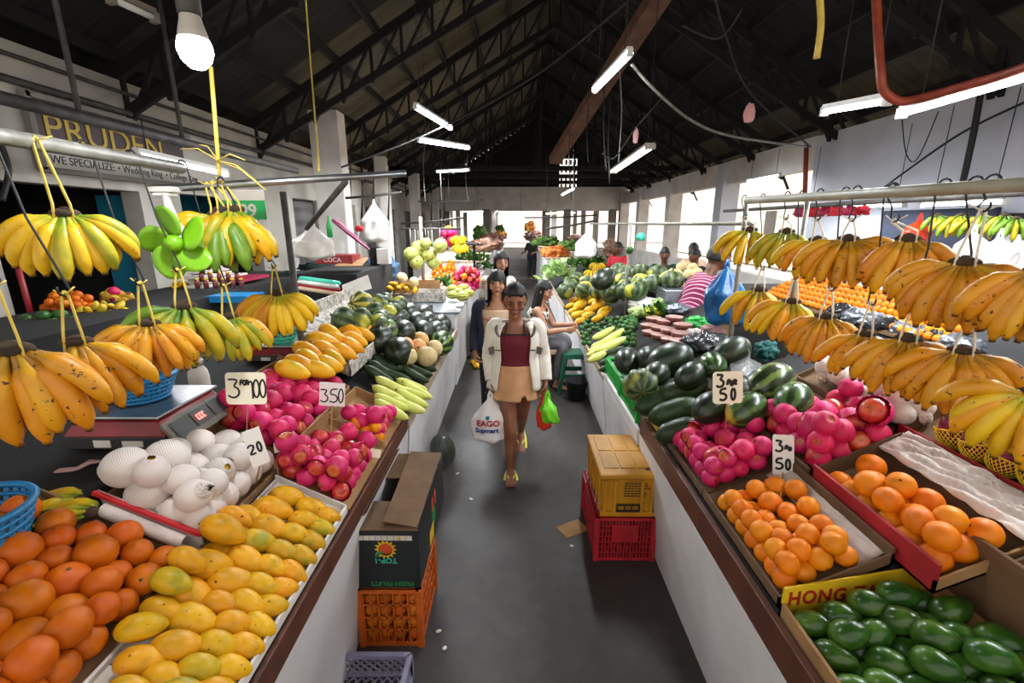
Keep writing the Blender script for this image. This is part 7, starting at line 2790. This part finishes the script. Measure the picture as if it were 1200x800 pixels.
fruit_mat('mesh_purple', [(.4, '#5b4a80'), (.55, '#8a78a8'), (.62, '#c0b4cc')], 60, .5, .1, unit=False)
lump('onion_bag', 'mesh bag of red onions behind the far yellow banana fan', 371, 347, 22, 18, 3.9, 'mesh_onion', 'bag', 1, 'mesh bags on the back counter', base=.94)
lump('onion_bag', 'mesh bag of brown bulbs in front of the red onion bag', 361, 361, 26, 16, 3.7, 'mesh_brown', 'bag', 2, 'mesh bags on the back counter', base=.94)
lump('garlic_bag', 'purple mesh bag beside the red onion bag', 385, 357, 22, 16, 3.9, 'mesh_purple', 'bag', 3, 'mesh bags on the back counter', base=.94)
lump('vegetable_bag', 'clear bag of pale green vegetables by the purple mesh bag', 394, 347, 22, 20, 4.1, 'cabbage', 'bag', 4, 'mesh bags on the back counter', base=.94)
t = thing('folded_sack', 'rolled green, red and cream woven sack on the back counter', 'sack', atY(372, 342, 4.3))
for i, (m_, dz) in enumerate((('teal_plastic', .05), ('cloth_red', .0), ('card_white', .025), ('cloth_beige', -.035))):
    c0_, c1_ = atY(354, 330, 4.5), atY(396, 336, 4.3)
    o_ = Vector((0, -.02 * i, dz - .02))
    part('sack_band', MB().tube([c0_ + o_, c1_ + o_], .045 - .004 * i, 10, flat=.6), m_, t)
lump('dark_tarp', 'crumpled dark green plastic sheet heaped on the back counter', 386, 318, 62, 26, 4.7, 'tarp_dark', 'plastic sheet', 6, amp=.22, base=1.05)
lump('dark_tarp', 'lower fold of dark plastic sheet left of the heaped one', 348, 326, 46, 18, 4.5, 'tarp_dark', 'plastic sheet', 7, amp=.22, base=1.05)
b = MB()
b.poly([atY(403, 348, 4.1), atY(436, 338, 4.3), atY(431, 322, 4.35), atY(401, 334, 4.15)], (0, -1, .2), .006)
solo('cardboard_flap', b, 'card_white', 'pale grey carton flap standing on the back counter edge', 'cardboard')
lump('denim_cloth', 'blue denim cloth heaped past the pale carton flap', 446, 318, 40, 32, 5.6, 'denim', 'cloth', 8, base=.94, amp=.25)
b = MB().box(atY(422, 318, 5.85) * 0 + Vector((-2.15, 5.85, 1.12)), (.75, 1.5, .37))
solo('storage_cabinet', b, 'dark_wood', 'dark low cabinet on the back counter carrying the red bottle crate', 'cabinet')
b = MB().box(atY(397, 303, 5.4), (.42, .3, .1))
t = thing('bottle_crate', 'red soft drink bottle crate with white lettering', 'crate', atY(397, 306, 5.4))
part('crate_body', b, 'coke_red', t, .004)
tx = text_mb('COCA', .05, .001, 1, .001)
tx.xf(Matrix.Rotation(PI / 2, 3, 'X'), atY(397, 303, 5.4) + Vector((-.12, -.152, -.025)))
part('lettering', tx, 'card_white', t)
for i in range(6):
    p = atY(397, 303, 5.4) + Vector((-.16 + i * .065, -.08 + .1 * (i % 2), .05))
    o_ = solo('glass_bottle', MB().lathe([(0, 0), (.024, 0), (.026, .06), (.02, .09), (.011, .13), (.012, .155), (0, .155)], 12, p), 'bag_clear', 'empty clear glass bottle in the red bottle crate, %s from the left end' % ORD[i], 'bottle', 'bottles in the red crate')
b = MB().poly([atY(392, 312, 5.1), atY(424, 312, 5.2), atY(432, 302, 5.6), atY(405, 302, 5.6)], (0, 0, 1), .006)
solo('cardboard_flap', b, 'card', 'flat brown cardboard sheet lying before the red bottle crate', 'cardboard')
b = MB().box(atY(450, 300, 6.2), (.16, .12, .2))
solo('white_box', b, 'card_white', 'small white box standing above the blue denim cloth', 'box', bevel=.004)
b = MB().box(atY(441, 301, 6.3), (.12, .2, .26))
solo('dark_box', b, 'cloth_black', 'dark box just left of the small white box', 'box', bevel=.004)
# hanging clear bags, umbrella and bottles in front of the white column
t, bf = plastic_bag('hanging_plastic_bag', 'large hanging white plastic bag left of the red bottle crate', atY(366, 265, 3.6), atY(368, 303, 3.6), .3, .16, 'bag_white', 31)
t, bf = plastic_bag('hanging_plastic_bag', 'cluster of shiny clear bags hung under the lamp by the white column', atY(438, 238, 6.4), atY(438, 284, 6.4), .36, .3, 'bag_white', 33)
b = MB().tube([atY(392, 258, 5.6), atY(412, 275, 5.5), atY(432, 292, 5.4)], [.05, .045, .02], 10, flat=.5)
solo('folded_umbrella', b, 'cloth_stripes', 'folded magenta umbrella slanting in front of the white column', 'umbrella')
b = MB().lathe([(0, 0), (.03, 0), (.032, .12), (.012, .19), (.012, .23), (0, .23)], 14, atY(387, 278, 5.2))
solo('glass_bottle', b, 'green_plastic', 'green bottle hanging left of the folded umbrella', 'bottle')
b = MB().lathe([(0, 0), (.028, .02), (.03, .1), (.01, .16), (0, .17)], 12, atY(379, 290, 5.0))
solo('toy_trinket', b, 'orange_pipe', 'small orange trinket hanging beside the green bottle', 'trinket')
lump('cap_hat', 'red and white knitted hat hanging by the umbrella', 421, 268, 10, 8, 5.6, 'cloth_red', 'hat', 9, amp=.02)

# left wall shop: teal room goods
ZC = .95
b = MB().box((-3.35, 4.6, .59), (.9, 4.2, 1.18))
solo('shop_counter', b, 'dark_wood', 'dark shop counter along the left wall below the maroon sign', 'counter')
for i in range(4):
    for j in range(3 - i // 2):
        b = MB()
        c = Vector((-3.42 + .0 * i, 4.95 + j * .26 + .05 * (i % 2), .0 + 1.19 + .055 * i))
        b.hexa([c + Vector((-.1, -.12, -.025)), c + Vector((.1, -.12, -.025)), c + Vector((.1, .12, -.025)), c + Vector((-.1, .12, -.025))], [c + Vector((-.11, -.125, .02)), c + Vector((.11, -.125, .02)), c + Vector((.11, .125, .02)), c + Vector((-.11, .125, .02))])
        solo('foam_box', b, 'card_white', 'white foam box stacked before the teal wall, layer %s, %s along' % (ORD[i], ORD[j]), 'box', 'white foam boxes before the teal wall', bevel=.006)
b = MB().box((-3.3, 5.35, 1.23), (.5, .6, .03))
solo('goods_tray', b, 'pink_net', 'magenta tray at the front of the shop counter', 'tray')
heap(['orange_deep'], 80, 352, 30, 8, 24, 3.7, .075, 'shaded orange', 'in the dark shop', 'orange', 'shaded oranges in the dark shop', 171)
heap(['apple_full', 'dragon'], 138, 348, 18, 8, 14, 4.1, .085, 'shaded pink fruit', 'in the dark shop', 'fruit', 'shaded pink fruit in the dark shop', 172)
heap(['mango_b'], 122, 364, 30, 8, 22, 3.6, .1, 'shaded yellow mango', 'in the dark shop', 'mango', 'shaded mangoes in the dark shop', 173)
heap(['lime'], 60, 372, 26, 7, 14, 3.3, .08, 'shaded green fruit', 'in the dark shop', 'fruit', 'shaded green fruit in the dark shop', 174)
heap(['mango'], 212, 336, 13, 6, 14, 4.9, .07, 'small yellow fruit', 'on the shop counter', 'fruit', 'small yellow fruit on the shop counter', 175)
b = MB().box(atY(277, 348, 4.4), (.4, .3, .06))
solo('goods_tray', b, 'blue_plastic', 'long blue tray of jars on the shop counter', 'tray')
rnd = random.Random(77)
for i in range(11):
    p = atY(232 + i * 5.2, 338 - (i % 2) * 8, 4.5 + .12 * (i % 2))
    b = MB().lathe([(0, 0), (.022, 0), (.022, .07), (.016, .08), (.016, .09), (0, .09)], 10, p)
    t = thing('glass_jar', 'small dark jar with yellow lid on the shop counter, %s from the magenta tray' % ORD[i], 'jar', p, 'small jars on the shop counter')
    part('jar_body', b, 'tub_red', t)
    part('lid', MB().lathe([(.019, .088), (.019, .102), (0, .102)], 10, p), 'yellow_plastic', t)
b = MB().tube([atX(19, 306, -3.93), atX(43, 393, -3.93)], .02, 8)
solo('red_pipe', b, 'coke_red', 'thin red pipe running down the white wall edge at the left', 'pipe')

# ------------------------------------------------------------------ right side, second and third counters
R2 = (.26, .5)
counter(1, 2.54, 3.62, .74, .64, .58, 1.5, 'right counter with green crates of watermelons behind the pink apples', plane=R2, boardmat='apron', shelfmat='dark_wood')
crate('plastic_crate', 'bright green slotted crate of watermelons beside the aisle, nearer one', .752, 1.2, 2.6, 3.06, .66, .135, 'crate_green', 9, 1, None, floor=False, nus=12, group='green crates of watermelons', bar=.009)
crate('plastic_crate', 'bright green slotted crate of watermelons beside the aisle, farther one', .752, 1.2, 3.1, 3.56, .66, .135, 'crate_green', 9, 1, None, floor=False, nus=12, group='green crates of watermelons', bar=.009)
def wm(lst, plane, S, desc, where, grp, seed, **kw):
    pile(['melon_dark'], crop(lst, 660, 330, 4), plane, S, desc, where, kw.pop('cat', 'watermelon'), grp, 1, 'long', .35, kw.pop('axis', 0), .36, .3, seed)
wm([(500, 370, 225, 0), (310, 370, 170, 75), (390, 360, 150, 70), (700, 390, 165, 80, 'melon_yellow'), (960, 480, 250, 10, 'melon_striped'), (860, 600, 170, 20, 'melon_yellow'), (1080, 560, 140, 40, 'melon_yellow'), (690, 590, 140, 30), (790, 330, 190, 10), (600, 440, 150, 20), (370, 480, 130, 80, 'squash'), (820, 520, 150, 0), (430, 440, 120, 40)],
   (.52, .4), .34, 'watermelon', 'on the right counter past the apples', 'watermelons on the right counter', 71)
pile(['wax_gourd'], crop([(560, 510, 245, 0), (520, 610, 245, -3), (535, 695, 170, 5), (420, 570, 150, 10)], 660, 330, 4), (.42, .45), .34, 'dark green wax gourd', 'before the watermelons', 'wax gourd', 'wax gourds in the green crate', 1, 'long', .3, 0, .24, .15, 72)
leaf_heap('shredded_plastic', 'tuft of shredded white plastic strips beside the striped watermelon', 948, 458, 16, 10, 2.75, 'card_white', 73, 160, 'plastic strips', .1)

R3 = (.235, .5)
counter(1, 3.66, 6.7, .74, .605, .56, 1.8, 'long right counter with limes, gourds and yellow mangoes beside the stool', plane=R3, boardmat='pale_wood', shelfmat='dark_wood')
pile(['gourd'], crop([(190, 245, 120), (230, 265, 140), (240, 290, 130), (180, 290, 110), (160, 312, 80), (170, 345, 80), (215, 305, 120), (150, 330, 60), (160, 355, 70)], 660, 330, 4), (R3[0] + .06, R3[1]), .27, 'pale yellow gourd', 'stacked beside the limes', 'gourd', 'pale gourds on the right counter', 1, 'long', .25, 0, .16, .2, 74)
pile(['cucumber'], crop([(232, 330, 115), (220, 366, 105), (215, 400, 100), (250, 350, 90)], 660, 330, 4), (R3[0] + .04, R3[1]), .25, 'short dark cucumber', 'before the pale gourds', 'cucumber', 'dark cucumbers on the right counter', 1, 'long', .25, 0, .16, .2, 75)
rnd = random.Random(76)
lim = []
for i in range(900):
    x, y_ = rnd.uniform(85, 330), rnd.uniform(165, 292)
    if x + (y_ - 165) * .1 < 95 or (y_ > 230 and 130 < x < 290):
        continue
    if all((x - q[0]) ** 2 + ((y_ - q[1]) * 1.3) ** 2 > 19 ** 2 for q in lim):
        lim.append((x, y_, 25))
pile(['lime'], crop(lim, 660, 330, 4), (R3[0] + .06, R3[1]), .072, 'green lime', 'in the heap by the pale gourds', 'lime', 'green limes heaped on the right counter', 1, 'any', .15, 0, .5, .3, 76)
pile(['mango', 'papaya'], crop([(200, 690, 110), (235, 640, 95), (165, 658, 60), (260, 715, 85), (330, 650, 95), (310, 680, 130), (345, 722, 105), (330, 742, 85), (245, 750, 85), (200, 780, 65), (185, 742, 85), (140, 690, 60), (275, 662, 70), (300, 765, 70), (155, 720, 60)], 640, 220, 5), (R3[0] + .06, R3[1]), .2, 'yellow papaya', 'at the far end of the right counter', 'papaya', 'yellow papayas on the right counter', 1, 'long', .25, .2, .3, .4, 77)
# clear tubs with dark red goods
for i, (px, py) in enumerate(((762, 393), (773, 397), (785, 402), (797, 395), (760, 385), (772, 388), (784, 391), (800, 385), (790, 376), (766, 377), (795, 404), (779, 380))):
    c = atP(px, py, R3[0] + .12, R3[1])
    t = thing('food_tub', 'flat clear tub of dark red goods on the right counter, %s placed' % ORD[i], 'tub', c, 'tubs of dark red goods')
    t['label'] = 'flat tub of dark red goods by the grey post, %s of the stacks from aisle' % ORD[i]
    part('tub_body', MB().lathe([(0, 0), (.062, 0), (.07, .035), (0, .035)], 20, c), 'tub_red', t)
    part('lid', MB().lathe([(.073, .034), (.073, .042), (.06, .045), (0, .045)], 20, c), 'tub_lid', t)
leaf_heap('leafy_greens', 'green chillies and leaves behind the dark red tubs', 778, 362, 22, 6, 4.5, 'leafy', 81, 110, L_=.09)
lump('yellow_bag', 'bag of pale yellow goods before the metal basin', 757, 357, 34, 16, 4.6, 'bag_white', 'bag', 12, plane=(R3[0], R3[1]), amp=.2)
lump('vegetable_bag', 'clear bag of mixed vegetables right of the pale yellow bag', 778, 356, 26, 14, 4.7, 'cabbage', 'bag', 13, plane=(R3[0], R3[1]), amp=.2)
c = atP(770, 349, R3[0], R3[1])
t = thing('metal_basin', 'round metal basin on the right counter before the striped shirt', 'basin', c)
part('basin_body', MB().lathe([(0, 0), (.13, 0), (.17, .09), (.19, .095), (.19, .1), (.165, .098), (.125, .008), (0, .008)], 28, c), 'steel', t)
b = MB().box(atP(788, 350, R3[0] + .06, R3[1]), (.25, .3, .22))
solo('grey_box', b, 'metal_sheet', 'grey box beside the round metal basin', 'box', bevel=.006)
b = MB().box((.92, 6.5, .82), (.2, .5, .12), Euler((0, .3, .15)))
lump('green_bag', 'green plastic sheet beside the tubs under the striped shirt', 817, 377, 26, 12, 4.2, 'crate_green', 'plastic sheet', 14, plane=(R3[0], R3[1]), amp=.3)
t, bf = plastic_bag('hanging_plastic_bag', 'big blue plastic bag hanging before the striped shirt', atY(852, 312, 3.35), atY(850, 380, 3.35), .3, .22, 'bag_blue', 41)
t, bf = plastic_bag('plastic_bag', 'clear bag of pale goods by the post under the lower right bananas', atP(875, 418, .47, .5), atP(875, 440, .42, .5), .16, .12, 'bag_clear', 42)
lump('teal_cloth', 'teal cloth bundle between the post and the lower right bananas', 898, 412, 22, 24, 3.1, 'cloth_teal', 'cloth', 15, amp=.3, plane=(R2[0], R2[1]))
lump('black_wrap', 'black plastic wrapped bundle behind the dark watermelons', 830, 402, 50, 24, 3.3, 'bag_black', 'bundle', 16, plane=(R2[0] + .1, R2[1]), amp=.25)
# squashes, pumpkins and big melon further on
R4 = (.35, .42)
counter(1, 6.75, 10.5, .72, .66, .6, 1.75, 'right counter piled with squashes and cabbages past the papayas', plane=(.34, .42), boardmat='pale_wood', shelfmat='dark_wood')
pile(['squash'], crop([(220, 600, 110), (470, 500, 120), (560, 500, 120), (640, 520, 110), (700, 545, 110), (420, 480, 100), (310, 605, 90), (400, 615, 100), (140, 575, 90), (180, 540, 90), (500, 575, 120), (450, 540, 100), (560, 560, 90), (380, 530, 110), (240, 560, 80), (110, 610, 80), (540, 600, 110), (450, 600, 110), (620, 560, 90)], 640, 220, 5), (.45, .42), .33, 'dark green squash', 'past the yellow papayas', 'squash', 'dark squashes on the right', 1, 'any', .2, 0, .5, .3, 83)
pile(['melon_dark'], crop([(335, 535, 140)], 640, 220, 5), (.66, .42), .4, 'large dark watermelon', 'on top of the far squashes', 'watermelon', None, 1, 'long', .15, .3, .5, .3, 84)
pile(['melon'], crop([(795, 465, 66), (858, 468, 62), (770, 510, 66), (835, 505, 56), (885, 500, 52), (740, 500, 50)], 640, 220, 5), (.1, .42), .2, 'white melon', 'before the dark green shirt', 'melon', 'white melons on the right', 1, 'any', .2, 0, .5, .3, 85)
leaf_heap('cabbage_heap', 'pale cabbages and leaves by the aisle on the far right counter', 653, 318, 18, 10, 9.0, 'cabbage', 86, 120, L_=.2)
leaf_heap('leafy_greens', 'green leaves above the squashes on the far right counter', 690, 306, 22, 8, 9.6, 'leafy', 87, 120, L_=.2)
for i, (px, py) in enumerate(((700, 308), (693, 316), (711, 314))):
    banana_hand(atY(px, py, 8.4), .17, 9, -85, 85, ['banana_yellow'], 'far yellow banana hand lying above the squashes, %s one' % ('top', 'lower', 'aisle-away')[i], -.3, 'far yellow bananas on the right', seed=700 + i)
t, bf = plastic_bag('hanging_plastic_bag', 'white plastic bag hanging over the far squashes', atY(688, 272, 8.2), atY(685, 302, 8.2), .36, .2, 'bag_white', 43)
# post and rail of the right stall
pa2, pb2 = atY(692, 262, 7.5), atY(884, 262, 3.4)
solo('stall_rail', MB().tube([pa2, pb2], .016, 10), 'grey_pipe', 'grey rail on a slim post above the far right counter', 'rail')
pm = atY(739, 262, 4.9)
solo('stall_post', MB().tube([(pm.x, pm.y, .7), (pm.x, pm.y, pm.z)], .014, 10), 'grey_pipe', 'slim grey post under the rail by the metal basin', 'post')
b = MB().ball(atY(738, 293, 4.88), .04, 14, 10)
solo('hanging_scale_ball', b, 'lime', 'small green round thing tied on the slim grey post', 'fruit')
lump('hanging_bag', 'small blue bag hanging from the grey rail', 751, 278, 10, 10, 5.0, 'teal_plastic', 'bag', 17)

# row of wall stalls at the right: orange racks, hanging goods
t = thing('wall_stall', 'wall stall behind the right bananas with orange rows', 'counter', (3.4, 4.6, 0))
part('counter_body', MB().box((3.6, 4.4, .5), (1.6, 4.6, 1.0)), 'dark_wood', t)
c0 = atX(1005, 345, 2.85)
rk = thing('orange_rack', 'sloping rack of small oranges in rows behind the right bananas', 'rack', (3.0, 4.0, 1.0))
part('rack_board', MB().hexa([(2.85, 3.0, 1.02), (3.3, 3.0, 1.24), (3.3, 5.3, 1.24), (2.85, 5.3, 1.02)], [(2.85, 3.0, 1.04), (3.3, 3.0, 1.26), (3.3, 5.3, 1.26), (2.85, 5.3, 1.04)]), 'card_dark', rk)
for i in range(6):
    for j in range(30):
        x = 2.89 + i * .07
        y_ = 3.04 + j * .075
        set_fruit('orange', Vector((x, y_, 1.04 + (x - 2.85) * .49 + .03)), .062, Euler((j, i, j * i)).to_matrix(), 'orange in the sloping rack behind the bananas, %s row, %s along' % (ORD[i], ORD[j] if j < 18 else 'place %d' % (j + 1)), 'orange', 'oranges in the rows of the sloping rack')
for i in range(9):
    lump('goods_bag', 'grey clear bag of goods below the orange rack, %s from the far end' % ORD[i], 985 + i * 19, 366 + i * 5, 30, 20, 3.9 - i * .13, 'bag_black' if i % 3 == 0 else 'metal_sheet', 'bag', 200 + i, 'clear bags below the orange rack', amp=.15)
b = MB().tube([(2.9, 2.6, 2.02), (2.9, 6.6, 2.02)], .02, 8)
solo('hanging_rail', b, 'dark_pipe', 'dark rail of the right wall stall carrying pink bags and green bananas', 'rail')
for i in range(6):
    lump('hanging_pink_bag', 'pink bag hanging from the wall stall rail, %s from the nearest' % ORD[i], 1010 - i * 14, 247 + i * .5, 17, 12, 4.2 + i * .42, 'pink_net' if i % 2 else 'cloth_red', 'bag', 90 + i, 'pink bags at the wall stall', amp=.2)
for i in range(8):
    c = atY(1100 + i * 13, 252 + (i % 2) * 4, 3.35 - i * .07)
    banana_hand(c, .13, 6, -60, 60, ['banana_green', 'banana_turning'], 'green banana hand hung at the right wall stall, %s from the pink bags' % ORD[i], -.5, 'green bananas at the wall stall', seed=800 + i, two=False)
t, bf = plastic_bag('hanging_plastic_bag', 'orange-red bag bunch hanging behind the upper right bananas', atY(1078, 258, 3.5), atY(1072, 282, 3.5), .2, .12, 'bag_red', 51)
t, bf = plastic_bag('hanging_plastic_bag', 'white bag hanging beyond the largest banana hand, farther one', atY(1142, 272, 3.0), atY(1138, 305, 3.0), .2, .14, 'bag_white', 52)
t, bf = plastic_bag('hanging_plastic_bag', 'white bag hanging beyond the largest banana hand, nearer one', atY(1172, 278, 2.7), atY(1165, 312, 2.7), .2, .14, 'bag_white', 53)
b = MB().box(atY(1190, 262, 3.0), (.16, .02, .13))
solo('dark_poster', b, 'cloth_black', 'small dark board hanging at the right frame edge', 'board')
b = MB().box(atX(1090, 272, 4.7), (.05, 1.4, .5))
solo('teal_board', b, 'cloth_navy', 'dark blue board on the right wall behind the bananas', 'board')

# ------------------------------------------------------------------ far stalls down the hall
def far_counter(side, Y0, Y1, label):
    H_ = 1.13 if side < 0 else 1.03
    t = thing('market_counter', label, 'counter', (side * 1.35, (Y0 + Y1) / 2, 0))
    part('apron', MB().box((side * 1.4, (Y0 + Y1) / 2, H_ / 2), (1.3, Y1 - Y0, H_)), 'apron', t)
    part('counter_top', MB().box((side * 1.4, (Y0 + Y1) / 2, H_ + .016), (1.36, Y1 - Y0, .03)), 'pale_wood', t)
far_counter(-1, 14.2, 19, 'white counter far down the left side with brown heaps')
far_counter(-1, 22.6, 29, 'white counter at the far left end of the aisle')
far_counter(1, 10.9, 15.5, 'white counter far down the right side with green heaps')
far_counter(1, 16.2, 21, 'white counter farther on the right with orange and yellow goods')
far_counter(1, 22.6, 29, 'white counter at the far right end of the aisle')
fruit_mat('far_brown', [(.35, '#4a3028'), (.55, '#7d5a4a'), (.7, '#a88a7a')], 9, .7, .1, unit=False)
fruit_mat('far_green', [(.35, '#23401c'), (.55, '#54762f'), (.7, '#9cae60')], 9, .7, .1, unit=False)
fruit_mat('far_orange', [(.35, '#7a3a18'), (.5, '#c8702a'), (.65, '#d8b04a')], 9, .7, .1, unit=False)
for i, (px, py, w, h, Y, m_, lab) in enumerate((
        (571, 287, 36, 14, 12.6, 'far_brown', 'brown net bags heaped at the far left past the greens'), (577, 279, 26, 10, 15.5, 'far_brown', 'second brown heap farther along the left'),
        (586, 276, 14, 10, 17.5, 'far_orange', 'small orange-brown heap at the far left end'), (563, 274, 16, 18, 16.5, 'far_green', 'tall dark leafy pile standing far on the left'),
        (586, 269, 9, 12, 24, 'far_green', 'small green plant-like pile at the far left end'), (625, 277, 20, 12, 17, 'far_brown', 'red-brown heap at the far right end'),
        (621, 266, 12, 12, 19, 'far_orange', 'orange and green pile standing on the far right counter'), (640, 283, 30, 12, 13, 'far_green', 'green vegetable heap along the far right counter'),
        (650, 296, 30, 14, 11.5, 'far_orange', 'orange and brown goods on the far right counter'), (667, 289, 26, 12, 12.5, 'far_green', 'leafy heap right of the orange goods'),
        (676, 280, 22, 10, 15, 'far_brown', 'brown heap before the far right openings'), (716, 292, 16, 22, 9.6, 'far_brown', 'brown basket pile near the right openings'))):
    lump('produce_heap', lab, px, py, w, h, Y, m_, 'produce', 120 + i, amp=.25)
# things hanging at the far left stalls
for i, (px, y0_, y1_, Y) in enumerate(((410, 205, 260, 9.5), (424, 215, 262, 10), (437, 205, 255, 10.5), (455, 222, 265, 12), (505, 232, 262, 14), (520, 228, 262, 15))):
    b = MB().tube([atY(px, y0_ - 60, Y), atY(px + 1, y0_, Y), atY(px, y1_, Y)], [.008, .012, .03], 7)
    solo('hanging_cable', b, 'wire', 'dark cable bundle hanging before the left shop fronts, %s from the column' % ORD[i], 'cable', 'cable bundles on the left')

# ------------------------------------------------------------------ conduit and loose cables overhead
b = MB().tube(smooth_pts([atX(1026, -20, 1.95), atX(1029, 40, 1.95), atX(1032, 85, 1.95), atX(1036, 106, 1.98), atX(1052, 118, 2.05), atX(1075, 116, 2.1), atX(1130, 101, 2.15), atX(1205, 78, 2.18), Vector((2.2, 1.2, 2.55))], 5), .022, 12)
solo('orange_conduit', b, 'orange_pipe', 'rusty orange conduit bending over the near tube on the right', 'conduit')
b = MB().tube([atX(945, 170, 4.6), atX(943, 236, 4.6)], .035, 8)
solo('orange_conduit', b, 'orange_pipe', 'short rusty orange pipe down the right wall above the bananas', 'conduit')
def cable(pts, r, label, m='wire'):
    solo('overhead_cord', MB().tube(smooth_pts(pts, 8), r, 6), m, label, 'cable')
cable([atY(400, 196, 6), atY(480, 166, 6.2), atY(560, 128, 6.5), atY(640, 80, 6.0), atY(735, 2, 5)], .012, 'long dark cable swooping across the roof from left to the brace')
cable([atY(740, 75, 4.2), atY(770, 108, 4.3), atY(812, 142, 4.6), atY(860, 160, 5), atY(945, 172, 5.5)], .012, 'pale cable running from the hanging tube to the right wall', 'grey_pipe')
cable([atY(838, -5, 4), atY(850, 40, 4.2), atY(880, 110, 4.8), atY(950, 172, 5.6)], .009, 'thin cable hanging from the roof to the right wall corner')
cable([atY(800, 30, 4.2), atY(842, 45, 4.2), atY(870, 10, 4.1)], .008, 'looped thin cable under the dark right roof')
cable([atY(706, 180, 5.5), atY(720, 185, 5.5), atY(745, 150, 5.4), atY(780, 110, 5.3)], .008, 'thin black cable looping beside the twin tube')
cable([atX(1150, 105, 4.7), atX(1140, 160, 4.7), atX(1128, 215, 4.7)], .03, 'thick black cable bundle down the right wall')
cable([atX(1200, 120, 4.75), atX(1120, 160, 4.75), atX(1035, 220, 4.75)], .012, 'black cable sagging along the right wall')
cable([atX(1057, 140, 4.5), atX(1062, 180, 4.5), atX(1075, 186, 4.5), atX(1100, 130, 4.5)], .006, 'thin wire loop hanging below the near right tube')
cable([atY(358, -5, 4), atY(366, 100, 4), atY(374, 200, 2.2)], .006, 'tan cord dropping from the roof to the silver pole end', 'raffia')
cable([atX(0, 165, -3.9), atX(10, 200, -3.9), atX(2, 235, -3.9)], .02, 'black cable loop on the white wall at the left frame edge')
cable([atY(960, -10, 3.0), atY(962, 30, 3.0), atY(957, 68, 3.0)], .02, 'frayed rope end hanging from the roof at top right', 'raffia')
defmat('pink_paper', '#f2c4c4', '#e8a0a4', rough=.7, scale=30)
for i, (px, py, lab) in enumerate(((745, 160, 'small pink paper shape hanging by the twin tube'), (878, 134, 'pink rounded paper hanging under the dark right roof'))):
    c = atY(px, py, 6)
    lump('hanging_paper', lab, px, py, 6 + 7 * i, 18 + 4 * i, 6, 'pink_paper', 'ornament', 140 + i, depth=.3)

for i, (x0, y0, x1, y1, Y, lab) in enumerate(((490, 236, 566, 234, 13, 'grey service rail hanging left of the far white beam'), (470, 262, 545, 255, 9.5, 'dark rail above the small oranges on the left'),
                                            (615, 255, 700, 252, 12, 'dark rail above the far right stalls'), (640, 268, 700, 258, 9, 'thin rail sagging by the hanging white bag'), (405, 232, 470, 225, 8, 'rusty rail along the far left shop fronts'))):
    solo('hanging_rail', MB().tube([atY(x0, y0, Y), atY((x0 + x1) / 2, (y0 + y1) / 2 + 1, Y), atY(x1, y1, Y)], .02, 8), 'dark_pipe', lab, 'rail')
rnd = random.Random(31)
for i, (px, y0, y1, Y) in enumerate(((500, 150, 236, 12), (517, 165, 240, 11), (528, 150, 236, 12), (548, 180, 238, 13), (560, 190, 240, 14), (640, 180, 262, 11), (672, 190, 262, 10), (708, 100, 200, 6), (716, 110, 215, 6.3), (725, 70, 190, 6), (690, 120, 190, 7), (668, 150, 235, 9), (585, 225, 250, 20), (610, 225, 252, 20))):
    solo('hanging_cable', MB().tube(smooth_pts([atY(px, y0, Y), atY(px + rnd.uniform(-4, 4), (y0 + y1) / 2, Y), atY(px + rnd.uniform(-2, 2), y1, Y)], 4), .008, 5), 'wire' if i % 3 else 'grey_pipe', 'thin loose cord hanging from the roof, %s counted from the left' % ORD[i], 'cord', 'loose cords under the roof')

for i, (px, py, w, h, m_, lab) in enumerate(((748, 366, 22, 14, 'cabbage', 'small bag of pale vegetables left of the dark red tubs'), (765, 366, 20, 12, 'banana_yellow', 'small bag of yellow goods behind the dark red tubs'),
        (795, 362, 24, 12, 'metal_sheet', 'clear grey bag behind the dark red tubs, near the basin'), (812, 392, 26, 14, 'bag_white', 'crumpled pale bag right of the dark red tubs'), (835, 388, 26, 14, 'pink_cloth', 'pinkish bag below the blue hanging bag'),
        (740, 378, 14, 16, 'leafy', 'bundle of green leaves by the slim grey post'), (822, 405, 30, 14, 'leafy', 'dark green bundle behind the black wrapped one'), (790, 412, 22, 12, 'metal_sheet', 'clear grey wrap over the watermelons far edge'))):
    lump('produce_bag', lab, px, py, w, h, 5, m_, 'bag', 300 + i, amp=.22, plane=(R3[0] + .01, R3[1]))
for o in list(PROTO.values()):
    drop(o)
# ------------------------------------------------------------------ light from outside, camera, view
W = bpy.data.worlds.new('sky')
SC.world = W
W.use_nodes = True
bg = W.node_tree.nodes['Background']
bg.inputs['Color'].default_value = (1, .95, .88, 1)
bg.inputs['Strength'].default_value = 1.25
S = bpy.data.lights.new('sun', 'SUN')
S.energy = 9
S.angle = math.radians(.6)
S.color = (1, .95, .86)
so = bpy.data.objects.new('sun', S)
COL.objects.link(so)
so.rotation_euler = Vector((.5, .45, -1.25)).to_track_quat('-Z', 'Y').to_euler()
cam = bpy.data.cameras.new('camera')
cam.sensor_width = 36
cam.lens = 16
cam.clip_start = .02
cam.clip_end = 300
co = bpy.data.objects.new('camera', cam)
COL.objects.link(co)
co.location = CAMV
co.rotation_euler = (PI / 2 - PITCH, 0, YAW)
SC.camera = co
SC.view_settings.view_transform = 'Standard'
SC.view_settings.look = 'None'
SC.view_settings.gamma = 1
SC.view_settings.exposure = 0.2
SC.view_settings.use_curve_mapping = False
try:
    SC.cycles.use_denoising = True
    SC.cycles.max_bounces = 8
    SC.cycles.transparent_max_bounces = 8
except Exception:
    pass
